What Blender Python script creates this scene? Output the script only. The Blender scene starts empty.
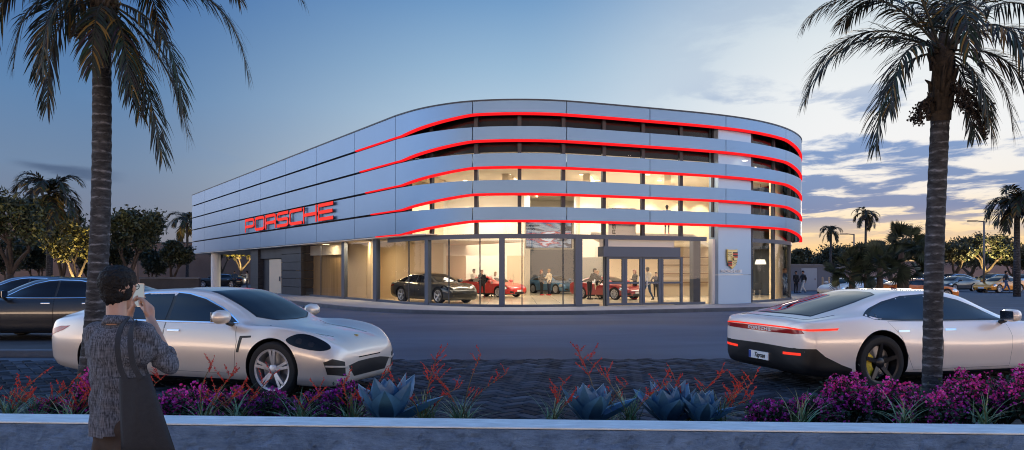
import bpy, bmesh, math, random
from mathutils import Vector, Matrix, geometry, noise
from mathutils.bvhtree import BVHTree
PI = math.pi
R = math.radians
random.seed(7)
scene = bpy.context.scene
COL = scene.collection
EYE, FPX, CX, HY = 1.75, 760.0, 512.0, 271.0

def at(px, py, Y):
    "point at distance Y whose picture position is px, py"
    return Vector(((px - CX) / FPX * Y, Y, EYE - (py - HY) / FPX * Y))

def ground_y(py, z=0.0):
    return FPX * (EYE - z) / (py - HY)

# ------------------------------------------------------------------ helpers
def link(o, parent=None):
    COL.objects.link(o)
    if parent is not None:
        o.parent = parent
    return o

def tag(o, label=None, cat=None, group=None, kind=None):
    if label: o['label'] = label
    if cat: o['category'] = cat
    if group: o['group'] = group
    if kind: o['kind'] = kind
    return o

def empty(name, loc=(0, 0, 0), rz=0.0, parent=None):
    o = bpy.data.objects.new(name, None)
    o.empty_display_size = 0.2
    o.location = loc
    o.rotation_euler = (0, 0, rz)
    return link(o, parent)

def thing(name, label, cat, loc=(0, 0, 0), rz=0.0, group=None):
    return tag(empty(name, loc, rz), label, cat, group)

def kids(o):
    return [c for c in COL.objects if c.parent == o]

_children = None
def copy_tree(o, parent=None):
    c = o.copy()
    COL.objects.link(c)
    c.parent = parent
    for ch in list(o.children):
        copy_tree(ch, c)
    return c

def all_below(o):
    out = [o]
    for c in o.children:
        out += all_below(c)
    return out

class MB:
    "collects shapes and links them as one mesh object"
    def __init__(s):
        s.v, s.f, s.m = [], [], []
    def add(s, verts, faces, mi=0):
        b = len(s.v)
        s.v += [tuple(p) for p in verts]
        s.f += [tuple(b + i for i in f) for f in faces]
        s.m += [mi] * len(faces)
        return s
    def quad(s, a, b, c, d, mi=0):
        return s.add([a, b, c, d], [(0, 1, 2, 3)], mi)
    def box(s, x0, x1, y0, y1, z0, z1, mi=0):
        v = [(x, y, z) for z in (z0, z1) for y in (y0, y1) for x in (x0, x1)]
        return s.add(v, [(0, 2, 3, 1), (4, 5, 7, 6), (0, 1, 5, 4), (2, 6, 7, 3), (0, 4, 6, 2), (1, 3, 7, 5)], mi)
    def obox(s, c, ux, uy, uz, hx, hy, hz, mi=0):
        c, ux, uy, uz = Vector(c), Vector(ux), Vector(uy), Vector(uz)
        v = [c + ux * (sx * hx) + uy * (sy * hy) + uz * (sz * hz) for sz in (-1, 1) for sy in (-1, 1) for sx in (-1, 1)]
        return s.add(v, [(0, 2, 3, 1), (4, 5, 7, 6), (0, 1, 5, 4), (2, 6, 7, 3), (0, 4, 6, 2), (1, 3, 7, 5)], mi)
    def tube(s, pts, rad, n=8, mi=0, cap=True, flat=1.0):
        pts = [Vector(p) for p in pts]
        k = len(pts)
        if not hasattr(rad, '__len__'): rad = [rad] * k
        vs, fs = [], []
        up = None
        for i, p in enumerate(pts):
            d = (pts[min(i + 1, k - 1)] - pts[max(i - 1, 0)])
            if d.length < 1e-9: d = Vector((0, 0, 1))
            d.normalize()
            if up is None:
                up = Vector((0, 0, 1)) if abs(d.z) < 0.9 else Vector((0, 1, 0))
            a = up.cross(d)
            if a.length < 1e-6: a = Vector((1, 0, 0)).cross(d)
            a.normalize()
            b = d.cross(a).normalized()
            up = b
            for j in range(n):
                t = 2 * PI * j / n
                vs.append(p + a * (math.cos(t) * rad[i]) + b * (math.sin(t) * rad[i] * flat))
        for i in range(k - 1):
            for j in range(n):
                fs.append((i * n + j, i * n + (j + 1) % n, (i + 1) * n + (j + 1) % n, (i + 1) * n + j))
        if cap:
            fs.append(tuple(range(n))[::-1])
            fs.append(tuple((k - 1) * n + j for j in range(n)))
        return s.add(vs, fs, mi)
    def lathe(s, prof, n=24, c=(0, 0, 0), axis='z', mi=0):
        "prof: list of (r, h)"
        vs, fs = [], []
        for r, h in prof:
            for j in range(n):
                t = 2 * PI * j / n
                a, b = r * math.cos(t), r * math.sin(t)
                vs.append({'z': (c[0] + a, c[1] + b, c[2] + h), 'y': (c[0] + a, c[1] + h, c[2] + b), 'x': (c[0] + h, c[1] + a, c[2] + b)}[axis])
        for i in range(len(prof) - 1):
            for j in range(n):
                fs.append((i * n + j, i * n + (j + 1) % n, (i + 1) * n + (j + 1) % n, (i + 1) * n + j))
        return s.add(vs, fs, mi)
    def ball(s, c, r, n=10, mi=0):
        if not hasattr(r, '__len__'): r = (r, r, r)
        vs, fs = [], []
        m = max(4, n // 2 + 1)
        for i in range(m + 1):
            p = PI * i / m
            for j in range(n):
                t = 2 * PI * j / n
                vs.append((c[0] + r[0] * math.sin(p) * math.cos(t), c[1] + r[1] * math.sin(p) * math.sin(t), c[2] + r[2] * math.cos(p)))
        for i in range(m):
            for j in range(n):
                fs.append((i * n + j, (i + 1) * n + j, (i + 1) * n + (j + 1) % n, i * n + (j + 1) % n))
        return s.add(vs, fs, mi)
    def prism(s, poly, z0, z1, mi=0):
        n = len(poly)
        v = [(p[0], p[1], z0) for p in poly] + [(p[0], p[1], z1) for p in poly]
        f = [tuple(range(n))[::-1], tuple(range(n, 2 * n))] + [(i, (i + 1) % n, n + (i + 1) % n, n + i) for i in range(n)]
        return s.add(v, f, mi)
    def build(s, name, mats, parent=None, smooth=False, bevel=0.0, fix=True):
        me = bpy.data.meshes.new(name)
        me.from_pydata(s.v, [], s.f)
        if not isinstance(mats, (list, tuple)): mats = [mats]
        for m in mats: me.materials.append(m)
        if len(mats) > 1:
            me.polygons.foreach_set('material_index', s.m)
        if smooth is True:
            me.polygons.foreach_set('use_smooth', [True] * len(me.polygons))
        me.update()
        if fix:
            bm = bmesh.new(); bm.from_mesh(me)
            bmesh.ops.remove_doubles(bm, verts=bm.verts, dist=1e-6)
            bmesh.ops.recalc_face_normals(bm, faces=bm.faces)
            if bevel > 0:
                ed = [e for e in bm.edges if len(e.link_faces) == 2 and e.calc_face_angle(0) > 0.6]
                bmesh.ops.bevel(bm, geom=ed, offset=bevel, segments=2, affect='EDGES', clamp_overlap=True)
            bm.to_mesh(me); bm.free()
        o = bpy.data.objects.new(name, me)
        if smooth == 'auto':
            me.polygons.foreach_set('use_smooth', [True] * len(me.polygons))
            me.set_sharp_from_angle(angle=R(38))
        return link(o, parent)

def catmull(pts, sub=8, closed=False):
    P = [Vector(p) for p in pts]
    out = []
    n = len(P)
    for i in range(n - 1):
        p0 = P[max(i - 1, 0)]; p1 = P[i]; p2 = P[i + 1]; p3 = P[min(i + 2, n - 1)]
        for k in range(sub):
            t = k / sub
            out.append(0.5 * ((2 * p1) + (p2 - p0) * t + (2 * p0 - 5 * p1 + 4 * p2 - p3) * t * t + (3 * p1 - p0 - 3 * p2 + p3) * t ** 3))
    out.append(P[-1])
    return out

def pchip(xs, ys):
    n = len(xs)
    h = [xs[i + 1] - xs[i] for i in range(n - 1)]
    d = [(ys[i + 1] - ys[i]) / h[i] for i in range(n - 1)]
    m = [0.0] * n
    for i in range(1, n - 1):
        if d[i - 1] * d[i] > 0:
            w1, w2 = 2 * h[i] + h[i - 1], h[i] + 2 * h[i - 1]
            m[i] = (w1 + w2) / (w1 / d[i - 1] + w2 / d[i])
    m[0], m[-1] = d[0], d[-1]
    def f(x):
        if x <= xs[0]: return ys[0]
        if x >= xs[-1]: return ys[-1]
        lo, hi = 0, n - 1
        while hi - lo > 1:
            mid = (lo + hi) // 2
            if xs[mid] <= x: lo = mid
            else: hi = mid
        t = (x - xs[lo]) / h[lo]
        a, b = ys[lo], ys[lo + 1]
        return (a * (1 + 2 * t) * (1 - t) ** 2 + h[lo] * m[lo] * t * (1 - t) ** 2 + b * t * t * (3 - 2 * t) + h[lo] * m[lo + 1] * t * t * (t - 1))
    return f

def lerp(a, b, t): return a + (b - a) * t
def sstep(a, b, x):
    t = min(1, max(0, (x - a) / (b - a)))
    return t * t * (3 - 2 * t)

# ------------------------------------------------------------------ materials
def srgb(r, g, b):
    def c(u):
        u /= 255.0
        return u / 12.92 if u <= 0.04045 else ((u + 0.055) / 1.055) ** 2.4
    return (c(r), c(g), c(b), 1.0)

def nmat(name):
    m = bpy.data.materials.new(name)
    m.use_nodes = True
    nt = m.node_tree
    return m, nt, nt.nodes['Principled BSDF'], nt.nodes['Material Output']

def pbr(name, col, rough=0.6, metal=0.0, spec=0.5, coat=0.0, var=0.0, vscale=3.0, bump=0.0, bscale=20.0, emit=None, estr=0.0, col2=None, detail=4.0, stretch=None, coat_rough=0.04):
    "principled material; var or col2 mixes in an object space noise, bump adds surface relief"
    m, nt, b, out = nmat(name)
    if len(col) == 3: col = (*col, 1)
    b.inputs['Base Color'].default_value = col
    b.inputs['Roughness'].default_value = rough
    b.inputs['Metallic'].default_value = metal
    b.inputs['Specular IOR Level'].default_value = spec
    b.inputs['Coat Weight'].default_value = coat
    b.inputs['Coat Roughness'].default_value = coat_rough
    if emit:
        b.inputs['Emission Color'].default_value = (*emit[:3], 1)
        b.inputs['Emission Strength'].default_value = estr
    if var or col2 or bump:
        tc = nt.nodes.new('ShaderNodeTexCoord')
        mp = nt.nodes.new('ShaderNodeMapping')
        if stretch: mp.inputs['Scale'].default_value = stretch
        nt.links.new(tc.outputs['Object'], mp.inputs['Vector'])
    if var or col2:
        n = nt.nodes.new('ShaderNodeTexNoise')
        n.inputs['Scale'].default_value = vscale
        n.inputs['Detail'].default_value = detail
        n.inputs['Roughness'].default_value = 0.65
        nt.links.new(mp.outputs[0], n.inputs['Vector'])
        mx = nt.nodes.new('ShaderNodeMix'); mx.data_type = 'RGBA'
        if col2:
            if len(col2) == 3: col2 = (*col2, 1)
            a, c2 = col, col2
        else:
            a = tuple(max(0, c * (1 - var)) for c in col[:3]) + (1,)
            c2 = tuple(min(1, c * (1 + var)) for c in col[:3]) + (1,)
        mx.inputs['A'].default_value = a
        mx.inputs['B'].default_value = c2
        mr = nt.nodes.new('ShaderNodeMapRange')
        mr.inputs['From Min'].default_value = 0.32; mr.inputs['From Max'].default_value = 0.68
        nt.links.new(n.outputs['Fac'], mr.inputs['Value'])
        nt.links.new(mr.outputs[0], mx.inputs['Factor'])
        nt.links.new(mx.outputs['Result'], b.inputs['Base Color'])
    if bump:
        n2 = nt.nodes.new('ShaderNodeTexNoise')
        n2.inputs['Scale'].default_value = bscale
        n2.inputs['Detail'].default_value = 6.0
        nt.links.new(mp.outputs[0], n2.inputs['Vector'])
        bp = nt.nodes.new('ShaderNodeBump')
        bp.inputs['Strength'].default_value = bump
        bp.inputs['Distance'].default_value = 0.02
        nt.links.new(n2.outputs['Fac'], bp.inputs['Height'])
        nt.links.new(bp.outputs[0], b.inputs['Normal'])
    return m

def emat(name, col, strength):
    m, nt, b, out = nmat(name)
    e = nt.nodes.new('ShaderNodeEmission')
    e.inputs['Color'].default_value = (*col[:3], 1)
    e.inputs['Strength'].default_value = strength
    nt.links.new(e.outputs[0], out.inputs['Surface'])
    return m

def clear_glass(name, tint=(1, 1, 1), refl=1.0, rough=0.0):
    m, nt, b, out = nmat(name)
    nt.nodes.remove(b)
    t = nt.nodes.new('ShaderNodeBsdfTransparent'); t.inputs['Color'].default_value = (*tint, 1)
    g = nt.nodes.new('ShaderNodeBsdfGlossy'); g.inputs['Roughness'].default_value = rough
    g.inputs['Color'].default_value = (refl, refl, refl, 1)
    fr = nt.nodes.new('ShaderNodeFresnel'); fr.inputs['IOR'].default_value = 1.52
    mx = nt.nodes.new('ShaderNodeMixShader')
    nt.links.new(fr.outputs[0], mx.inputs[0]); nt.links.new(t.outputs[0], mx.inputs[1]); nt.links.new(g.outputs[0], mx.inputs[2])
    nt.links.new(mx.outputs[0], out.inputs['Surface'])
    return m

def attr_mat(name, rough=0.6, attr='tint', spec=0.4, trans=0.0, bump=0.0, bscale=30.0):
    "base colour from a per-face colour attribute"
    m, nt, b, out = nmat(name)
    a = nt.nodes.new('ShaderNodeAttribute'); a.attribute_name = attr
    nt.links.new(a.outputs['Color'], b.inputs['Base Color'])
    b.inputs['Roughness'].default_value = rough
    b.inputs['Specular IOR Level'].default_value = spec
    if bump:
        tc = nt.nodes.new('ShaderNodeTexCoord')
        n2 = nt.nodes.new('ShaderNodeTexNoise'); n2.inputs['Scale'].default_value = bscale
        nt.links.new(tc.outputs['Object'], n2.inputs['Vector'])
        bp = nt.nodes.new('ShaderNodeBump'); bp.inputs['Strength'].default_value = bump; bp.inputs['Distance'].default_value = 0.01
        nt.links.new(n2.outputs['Fac'], bp.inputs['Height']); nt.links.new(bp.outputs[0], b.inputs['Normal'])
    return m

def face_tint(o, cols, name='tint'):
    me = o.data
    a = me.color_attributes.new(name, 'FLOAT_COLOR', 'CORNER')
    flat = []
    for p in me.polygons:
        c = cols[p.index]
        for _ in range(p.loop_total): flat += [c[0], c[1], c[2], 1.0]
    a.data.foreach_set('color', flat)

# ------------------------------------------------------------------ camera and render settings
cam_d = bpy.data.cameras.new('camera')
cam = bpy.data.objects.new('camera', cam_d)
COL.objects.link(cam)
cam.location = (0, 0, EYE)
cam.rotation_euler = (R(90), 0, 0)
cam_d.sensor_width = 36.0
cam_d.lens = 36.0 * FPX / 1024.0
cam_d.shift_y = (HY - 225.0) / 1024.0
cam_d.clip_end = 4000
cam_d.clip_start = 0.05
scene.camera = cam
scene.render.engine = 'CYCLES'
scene.cycles.use_denoising = True
scene.cycles.pixel_filter_type = 'BLACKMAN_HARRIS'
scene.cycles.filter_width = 1.05
scene.render.filter_size = 1.05
scene.cycles.max_bounces = 8
scene.cycles.diffuse_bounces = 3
scene.cycles.glossy_bounces = 4
scene.cycles.transparent_max_bounces = 16
scene.cycles.caustics_reflective = False
scene.cycles.caustics_refractive = False
scene.cycles.sample_clamp_indirect = 6
scene.view_settings.view_transform = 'Standard'
scene.view_settings.look = 'None'
scene.view_settings.gamma = 1.0
scene.view_settings.exposure = 0.0
# ------------------------------------------------------------------ sky, sun
SUN_AZ, SUN_EL = R(27), R(2.0)          # azimuth from +Y towards +X
world = bpy.data.worlds.new('World')
scene.world = world
world.use_nodes = True
wt = world.node_tree
for n in list(wt.nodes): wt.nodes.remove(n)
def W(t, **kw):
    n = wt.nodes.new(t)
    for k, v in kw.items(): setattr(n, k, v)
    return n
def wl(a, b): wt.links.new(a, b)
def wmath(op, a, b=None, c=None, clamp=False):
    n = W('ShaderNodeMath', operation=op, use_clamp=clamp)
    for i, v in enumerate((a, b, c)):
        if v is None: continue
        if hasattr(v, 'is_linked'): wl(v, n.inputs[i])
        else: n.inputs[i].default_value = v
    return n.outputs[0]
def wramp(fac, stops, interp='LINEAR'):
    n = W('ShaderNodeValToRGB')
    n.color_ramp.interpolation = interp
    e = n.color_ramp.elements
    while len(e) < len(stops): e.new(0.5)
    for el, (p, c) in zip(e, stops):
        el.position = p; el.color = c
    wl(fac, n.inputs[0])
    return n.outputs[0]
def wmix(fac, a, b, mode='MIX'):
    n = W('ShaderNodeMix', data_type='RGBA', blend_type=mode)
    for s, v in (('Factor', fac), ('A', a), ('B', b)):
        i = n.inputs[s] if s == 'Factor' else [q for q in n.inputs if q.name == s and q.type == 'RGBA'][0]
        if s == 'Factor': i = [q for q in n.inputs if q.name == 'Factor' and q.type == 'VALUE'][0]
        if hasattr(v, 'is_linked'): wl(v, i)
        else: i.default_value = v
    return [q for q in n.outputs if q.type == 'RGBA'][0]
def wsmooth(v, a, b):
    n = W('ShaderNodeMapRange', interpolation_type='SMOOTHSTEP')
    wl(v, n.inputs['Value'])
    n.inputs['From Min'].default_value = a; n.inputs['From Max'].default_value = b
    return n.outputs[0]
tc = W('ShaderNodeTexCoord')
sep = W('ShaderNodeSeparateXYZ'); wl(tc.outputs['Generated'], sep.inputs[0])
dx, dy, dz = sep.outputs[0], sep.outputs[1], sep.outputs[2]
elev = wmath('ARCSINE', dz)                                   # radians
az = wmath('ARCTAN2', dx, dy)                                 # 0 = straight ahead, + = right
sky = W('ShaderNodeTexSky', sky_type='NISHITA')
sky.sun_disc = False
sky.sun_elevation = SUN_EL
sky.sun_rotation = SUN_AZ
sky.air_density = 1.0; sky.dust_density = 1.0; sky.ozone_density = 1.5
e01 = wmath('DIVIDE', elev, R(40), clamp=True)
def stop(deg, rgb): return (deg / 40.0, srgb(*rgb))
left = wramp(e01, [stop(0, (122, 118, 128)), stop(3.5, (126, 134, 156)), stop(7, (116, 140, 172)), stop(12, (96, 135, 180)), stop(20, (64, 111, 172)), stop(40, (44, 80, 138))])
mid = wramp(e01, [stop(0, (215, 205, 190)), stop(6, (214, 222, 228)), stop(12, (182, 208, 229)), stop(15, (158, 192, 221)), stop(20, (114, 159, 205)), stop(40, (66, 108, 165))])
right = wramp(e01, [stop(0, (232, 200, 160)), stop(1.6, (247, 214, 158)), stop(3.4, (249, 233, 200)), stop(5.2, (244, 242, 236)), stop(9, (244, 248, 251)), stop(12, (243, 248, 251)), stop(16, (228, 238, 244)), stop(20, (188, 210, 230)), stop(40, (96, 138, 190))])
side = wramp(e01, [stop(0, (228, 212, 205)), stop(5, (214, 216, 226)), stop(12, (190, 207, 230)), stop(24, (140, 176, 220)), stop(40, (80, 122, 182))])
side = wmix(1.0, side, (3.1, 3.0, 2.9, 1), 'MULTIPLY')  # out-of-view sides made brighter to light the flat showroom wall
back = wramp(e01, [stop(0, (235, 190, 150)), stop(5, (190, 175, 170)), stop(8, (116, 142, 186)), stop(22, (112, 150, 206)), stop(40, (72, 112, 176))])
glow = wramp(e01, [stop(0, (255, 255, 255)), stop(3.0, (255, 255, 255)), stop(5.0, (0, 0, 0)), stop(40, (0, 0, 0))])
back = wmix(wmath('MULTIPLY', glow, 1.0), back, (8.0, 5.7, 4.0, 1))  # warm low band added behind the camera to light the car sides
base = wmix(wsmooth(az, R(-30), R(2)), left, mid)
base = wmix(wsmooth(az, R(0), R(24)), base, right)
far_az = wmath('ABSOLUTE', az)
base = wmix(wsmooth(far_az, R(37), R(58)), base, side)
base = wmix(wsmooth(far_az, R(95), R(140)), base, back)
# clouds: noise on a flat layer seen in perspective
den = wmath('ADD', dz, 0.07)
cx_ = wmath('DIVIDE', dx, den); cy_ = wmath('DIVIDE', dy, den)
cv = W('ShaderNodeCombineXYZ'); wl(cx_, cv.inputs[0]); wl(cy_, cv.inputs[1])
cm = W('ShaderNodeMapping'); cm.inputs['Scale'].default_value = (0.75, 0.62, 1); cm.inputs['Location'].default_value = (3.1, 1.7, 0.4)
cm.inputs['Rotation'].default_value = (0, 0, R(24))
wl(cv.outputs[0], cm.inputs['Vector'])
n1 = W('ShaderNodeTexNoise'); n1.inputs['Scale'].default_value = 2.0; n1.inputs['Detail'].default_value = 9; n1.inputs['Roughness'].default_value = 0.58; n1.inputs['Distortion'].default_value = 0.25
wl(cm.outputs[0], n1.inputs['Vector'])
cl_hi = wsmooth(n1.outputs['Fac'], 0.50, 0.66)
# more cover towards the lower right
low = wmath('SUBTRACT', 1.0, wsmooth(elev, R(6.2), R(10.5)))
rgt = wsmooth(az, R(13), R(25))
cover = wmath('MULTIPLY', low, rgt)
cover_off = wmath('MULTIPLY', cover, 0.125)
nn = wmath('ADD', n1.outputs['Fac'], cover_off)
cl = wsmooth(nn, 0.53, 0.63)
gate = wmath('ADD', wmath('MULTIPLY', wsmooth(az, R(8), R(17)), 0.92), 0.07)
front = wmath('SUBTRACT', 1.0, wsmooth(far_az, R(60), R(100)))
cl = wmath('MULTIPLY', wmath('MULTIPLY', cl, gate), front)
hz = wsmooth(elev, R(1.2), R(4.4))                             # clear, glowing strip above the horizon
cl = wmath('MULTIPLY', cl, hz)
cl = wmath('MULTIPLY', cl, wmath('SUBTRACT', 1.0, wmath('MULTIPLY', wsmooth(elev, R(9), R(15)), .72)))
cl_col = wramp(e01, [stop(0, (128, 140, 166)), stop(2.5, (108, 136, 174)), stop(4.2, (88, 132, 182)), stop(9, (114, 156, 208)), stop(20, (160, 180, 208))])
base = wmix(cl, base, cl_col)
# a dark streak low on the left
st = wmath('MULTIPLY', wsmooth(az, R(-34), R(-31.5)), wmath('SUBTRACT', 1.0, wsmooth(az, R(-29.5), R(-26.5))))
line_el = wmath('ADD', wmath('MULTIPLY', az, -0.10), R(3.55))
dist = wmath('ABSOLUTE', wmath('SUBTRACT', elev, line_el))
wob = wmath('MULTIPLY', wmath('SUBTRACT', n1.outputs['Fac'], 0.5), R(1.2))
st = wmath('MULTIPLY', st, wmath('SUBTRACT', 1.0, wsmooth(wmath('ADD', dist, wob), R(0.05), R(0.45))))
base = wmix(wmath('MULTIPLY', st, 0.75), base, srgb(72, 92, 126))
bg1 = W('ShaderNodeBackground'); wl(sky.outputs[0], bg1.inputs['Color']); bg1.inputs['Strength'].default_value = 0.007
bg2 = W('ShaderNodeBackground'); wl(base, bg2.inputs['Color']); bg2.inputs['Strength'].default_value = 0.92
add = W('ShaderNodeAddShader'); wl(bg1.outputs[0], add.inputs[0]); wl(bg2.outputs[0], add.inputs[1])
wo = W('ShaderNodeOutputWorld'); wl(add.outputs[0], wo.inputs['Surface'])

sun_d = bpy.data.lights.new('sun', 'SUN')
sun_d.energy = 0.5
sun_d.angle = R(6)
sun_d.color = (1.0, 0.78, 0.55)
sun = bpy.data.objects.new('sun', sun_d)
COL.objects.link(sun)
sun.location = (60, 120, 40)
d = -Vector((math.sin(SUN_AZ) * math.cos(SUN_EL), math.cos(SUN_AZ) * math.cos(SUN_EL), math.sin(SUN_EL)))
sun.rotation_euler = d.to_track_quat('-Z', 'Y').to_euler()
# ------------------------------------------------------------------ setting: ground, paving, kerbs
def road_material():
    m, nt, b, out = nmat('asphalt')
    tcn = nt.nodes.new('ShaderNodeTexCoord')
    n = nt.nodes.new('ShaderNodeTexNoise'); n.inputs['Scale'].default_value = 0.22; n.inputs['Detail'].default_value = 6; n.inputs['Distortion'].default_value = 1.2
    mp = nt.nodes.new('ShaderNodeMapping'); mp.inputs['Scale'].default_value = (0.55, 1.6, 1)
    nt.links.new(tcn.outputs['Object'], mp.inputs[0]); nt.links.new(mp.outputs[0], n.inputs['Vector'])
    g = nt.nodes.new('ShaderNodeTexNoise'); g.inputs['Scale'].default_value = 60; g.inputs['Detail'].default_value = 3
    nt.links.new(tcn.outputs['Object'], g.inputs['Vector'])
    r = nt.nodes.new('ShaderNodeValToRGB')
    r.color_ramp.elements[0].position = 0.3; r.color_ramp.elements[0].color = (0.052, 0.066, 0.092, 1)
    r.color_ramp.elements[1].position = 0.7; r.color_ramp.elements[1].color = (0.115, 0.138, 0.178, 1)
    nt.links.new(n.outputs['Fac'], r.inputs[0])
    mx = nt.nodes.new('ShaderNodeMix'); mx.data_type = 'RGBA'; mx.blend_type = 'OVERLAY'; mx.inputs['Factor'].default_value = 0.35
    nt.links.new(r.outputs[0], mx.inputs['A']); nt.links.new(g.outputs['Color'], mx.inputs['B'])
    nt.links.new(mx.outputs['Result'], b.inputs['Base Color'])
    b.inputs['Specular IOR Level'].default_value = 0.22
    rr = nt.nodes.new('ShaderNodeMapRange'); rr.inputs['To Min'].default_value = 0.6; rr.inputs['To Max'].default_value = 0.85
    nt.links.new(n.outputs['Fac'], rr.inputs['Value']); nt.links.new(rr.outputs[0], b.inputs['Roughness'])
    bp = nt.nodes.new('ShaderNodeBump'); bp.inputs['Strength'].default_value = 0.3; bp.inputs['Distance'].default_value = 0.01
    nt.links.new(g.outputs['Fac'], bp.inputs['Height']); nt.links.new(bp.outputs[0], b.inputs['Normal'])
    return m
M_asphalt = road_material()
M_kerb = pbr('kerb concrete', (0.10, 0.11, 0.13), 0.8, var=0.2, vscale=2, bump=0.2)
M_soil = pbr('soil', (0.022, 0.018, 0.015), 0.95, var=0.4, vscale=8, bump=0.8, bscale=14)
M_paver_joint = pbr('paver joints', (0.012, 0.012, 0.014), 0.95)
M_paver = attr_mat('paver stone', 0.7, spec=0.04, bump=0.35, bscale=40)
M_walk = pbr('sidewalk concrete', (0.34, 0.33, 0.33), 0.75, var=0.12, vscale=1.5, bump=0.1)

g = MB()
g.quad((-1500, -30, 0), (1500, -30, 0), (1500, 1500, 0), (-1500, 1500, 0))
tag(g.build('ground', M_asphalt), kind='structure')

# brick paving: a herringbone of single blocks
def herringbone():
    mb = MB(); cols = []
    rnd = random.Random(3)
    w = 0.17; gap = 0.011; ang = R(38); ca, sa = math.cos(ang), math.sin(ang)
    X0, X1, Y0 = -13.0, 13.5, 8.85
    for i in range(-150, 260):
        for j in range(-200, 200):
            mm = (i - j) % 4
            if mm == 0: bx = (i, i + 2, j, j + 1)
            elif mm == 3: bx = (i, i + 1, j, j + 2)
            else: continue
            cxp, cyp = (bx[0] + bx[1]) * w / 2, (bx[2] + bx[3]) * w / 2
            x, y = cxp * ca - cyp * sa, cxp * sa + cyp * ca + 10
            if not (X0 < x < X1 and Y0 < y < 14.95 + 0.03 * x * 0.8): continue
            hx, hy = (bx[1] - bx[0]) * w / 2 - gap, (bx[3] - bx[2]) * w / 2 - gap
            z = 0.020 + rnd.uniform(-0.001, 0.0015)
            tx, ty = rnd.uniform(-0.004, 0.004), rnd.uniform(-0.004, 0.004)
            vs = []
            for (q, zz) in ((0.0, 0.004), (0.008, z)):
                for sx, sy in ((-1, -1), (1, -1), (1, 1), (-1, 1)):
                    lx, ly = sx * (hx - q), sy * (hy - q)
                    vs.append((x + lx * ca - ly * sa, y + lx * sa + ly * ca, zz + (tx * lx + ty * ly if q else 0)))
            mb.add(vs, [(4, 5, 6, 7), (0, 1, 5, 4), (1, 2, 6, 5), (2, 3, 7, 6), (3, 0, 4, 7)])
            k = rnd.choice((rnd.uniform(0.018, 0.03), rnd.uniform(0.03, 0.055))) * rnd.choice((0.75, 1, 1, 1.2))
            c = (k * 1.35, k * 1.55, k * 1.95)
            cols += [c] * 5
    o = mb.build('brick_paving', M_paver, fix=False)
    face_tint(o, cols)
    return tag(o, kind='structure')
herringbone()
g = MB(); g.quad((-13.2, 8.8, 0.004), (13.7, 8.8, 0.004), (13.7, 15.3, 0.004), (-13.2, 14.62, 0.004))
tag(g.build('paving_bed', M_paver_joint), kind='structure')
# soil of the planting bed, banked up against the wall
def soil_z(y): return max(.02, 1.715 - .1965 * y)
def soil():
    mb = MB(); nx, ny = 150, 12
    for j in range(ny + 1):
        for i in range(nx + 1):
            x = -12 + 24 * i / nx; y = 6.36 - .056 * x + (8.86 - 6.36 + .056 * x) * j / ny
            mb.v.append((x, y, soil_z(y) - .02 + 0.03 * noise.noise(Vector((x * 1.3, y * 1.3, 0))) + 0.02 * noise.noise(Vector((x * 5, y * 5, 2)))))
    for j in range(ny):
        for i in range(nx):
            a = j * (nx + 1) + i
            mb.f.append((a, a + 1, a + nx + 2, a + nx + 1)); mb.m.append(0)
    tag(mb.build('planting_bed', M_soil, smooth=True, fix=False), kind='structure')
soil()

# low wall in front of the planting bed
def stone_wall_material():
    m, nt, b, out = nmat('rough wall concrete')
    tcn = nt.nodes.new('ShaderNodeTexCoord')
    n = nt.nodes.new('ShaderNodeTexNoise'); n.inputs['Scale'].default_value = 2.2; n.inputs['Detail'].default_value = 9; n.inputs['Distortion'].default_value = 1.4; n.inputs['Roughness'].default_value = 0.7
    nt.links.new(tcn.outputs['Object'], n.inputs['Vector'])
    v = nt.nodes.new('ShaderNodeTexVoronoi'); v.inputs['Scale'].default_value = 9; v.feature = 'DISTANCE_TO_EDGE'
    nt.links.new(tcn.outputs['Object'], v.inputs['Vector'])
    r = nt.nodes.new('ShaderNodeValToRGB')
    r.color_ramp.elements[0].position = 0.40; r.color_ramp.elements[0].color = (0.078, 0.140, 0.240, 1)
    r.color_ramp.elements[1].position = 0.66; r.color_ramp.elements[1].color = (0.22, 0.35, 0.55, 1)
    n3 = nt.nodes.new('ShaderNodeTexNoise'); n3.inputs['Scale'].default_value = 7; n3.inputs['Detail'].default_value = 8; n3.inputs['Roughness'].default_value = 0.75
    mp3 = nt.nodes.new('ShaderNodeMapping'); mp3.inputs['Scale'].default_value = (.7, 1, 2.6)
    nt.links.new(tcn.outputs['Object'], mp3.inputs[0]); nt.links.new(mp3.outputs[0], n3.inputs['Vector'])
    av = nt.nodes.new('ShaderNodeMath'); av.operation = 'MULTIPLY_ADD'; av.inputs[1].default_value = .55
    sc_ = nt.nodes.new('ShaderNodeMath'); sc_.operation = 'MULTIPLY'; sc_.inputs[1].default_value = .5
    nt.links.new(n.outputs['Fac'], sc_.inputs[0]); nt.links.new(n3.outputs['Fac'], av.inputs[0]); nt.links.new(sc_.outputs[0], av.inputs[2])
    nt.links.new(av.outputs[0], r.inputs[0]); nt.links.new(r.outputs[0], b.inputs['Base Color'])
    b.inputs['Roughness'].default_value = 0.85
    bp = nt.nodes.new('ShaderNodeBump'); bp.inputs['Strength'].default_value = 1.0; bp.inputs['Distance'].default_value = 0.09
    nt.links.new(av.outputs[0], bp.inputs['Height'])
    nt.links.new(bp.outputs[0], b.inputs['Normal'])
    return m
M_wallstone = stone_wall_material()
M_coping = pbr('wall coping', (0.66, 0.70, 0.70), 0.7, var=0.16, vscale=4, bump=0.3, bscale=30, stretch=(1, 3, 1))
pw = thing('planter_wall', 'long low grey stone wall with a smooth coping in front of the flower bed', 'wall', (0, 6.36, 0), R(-3.2))
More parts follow.
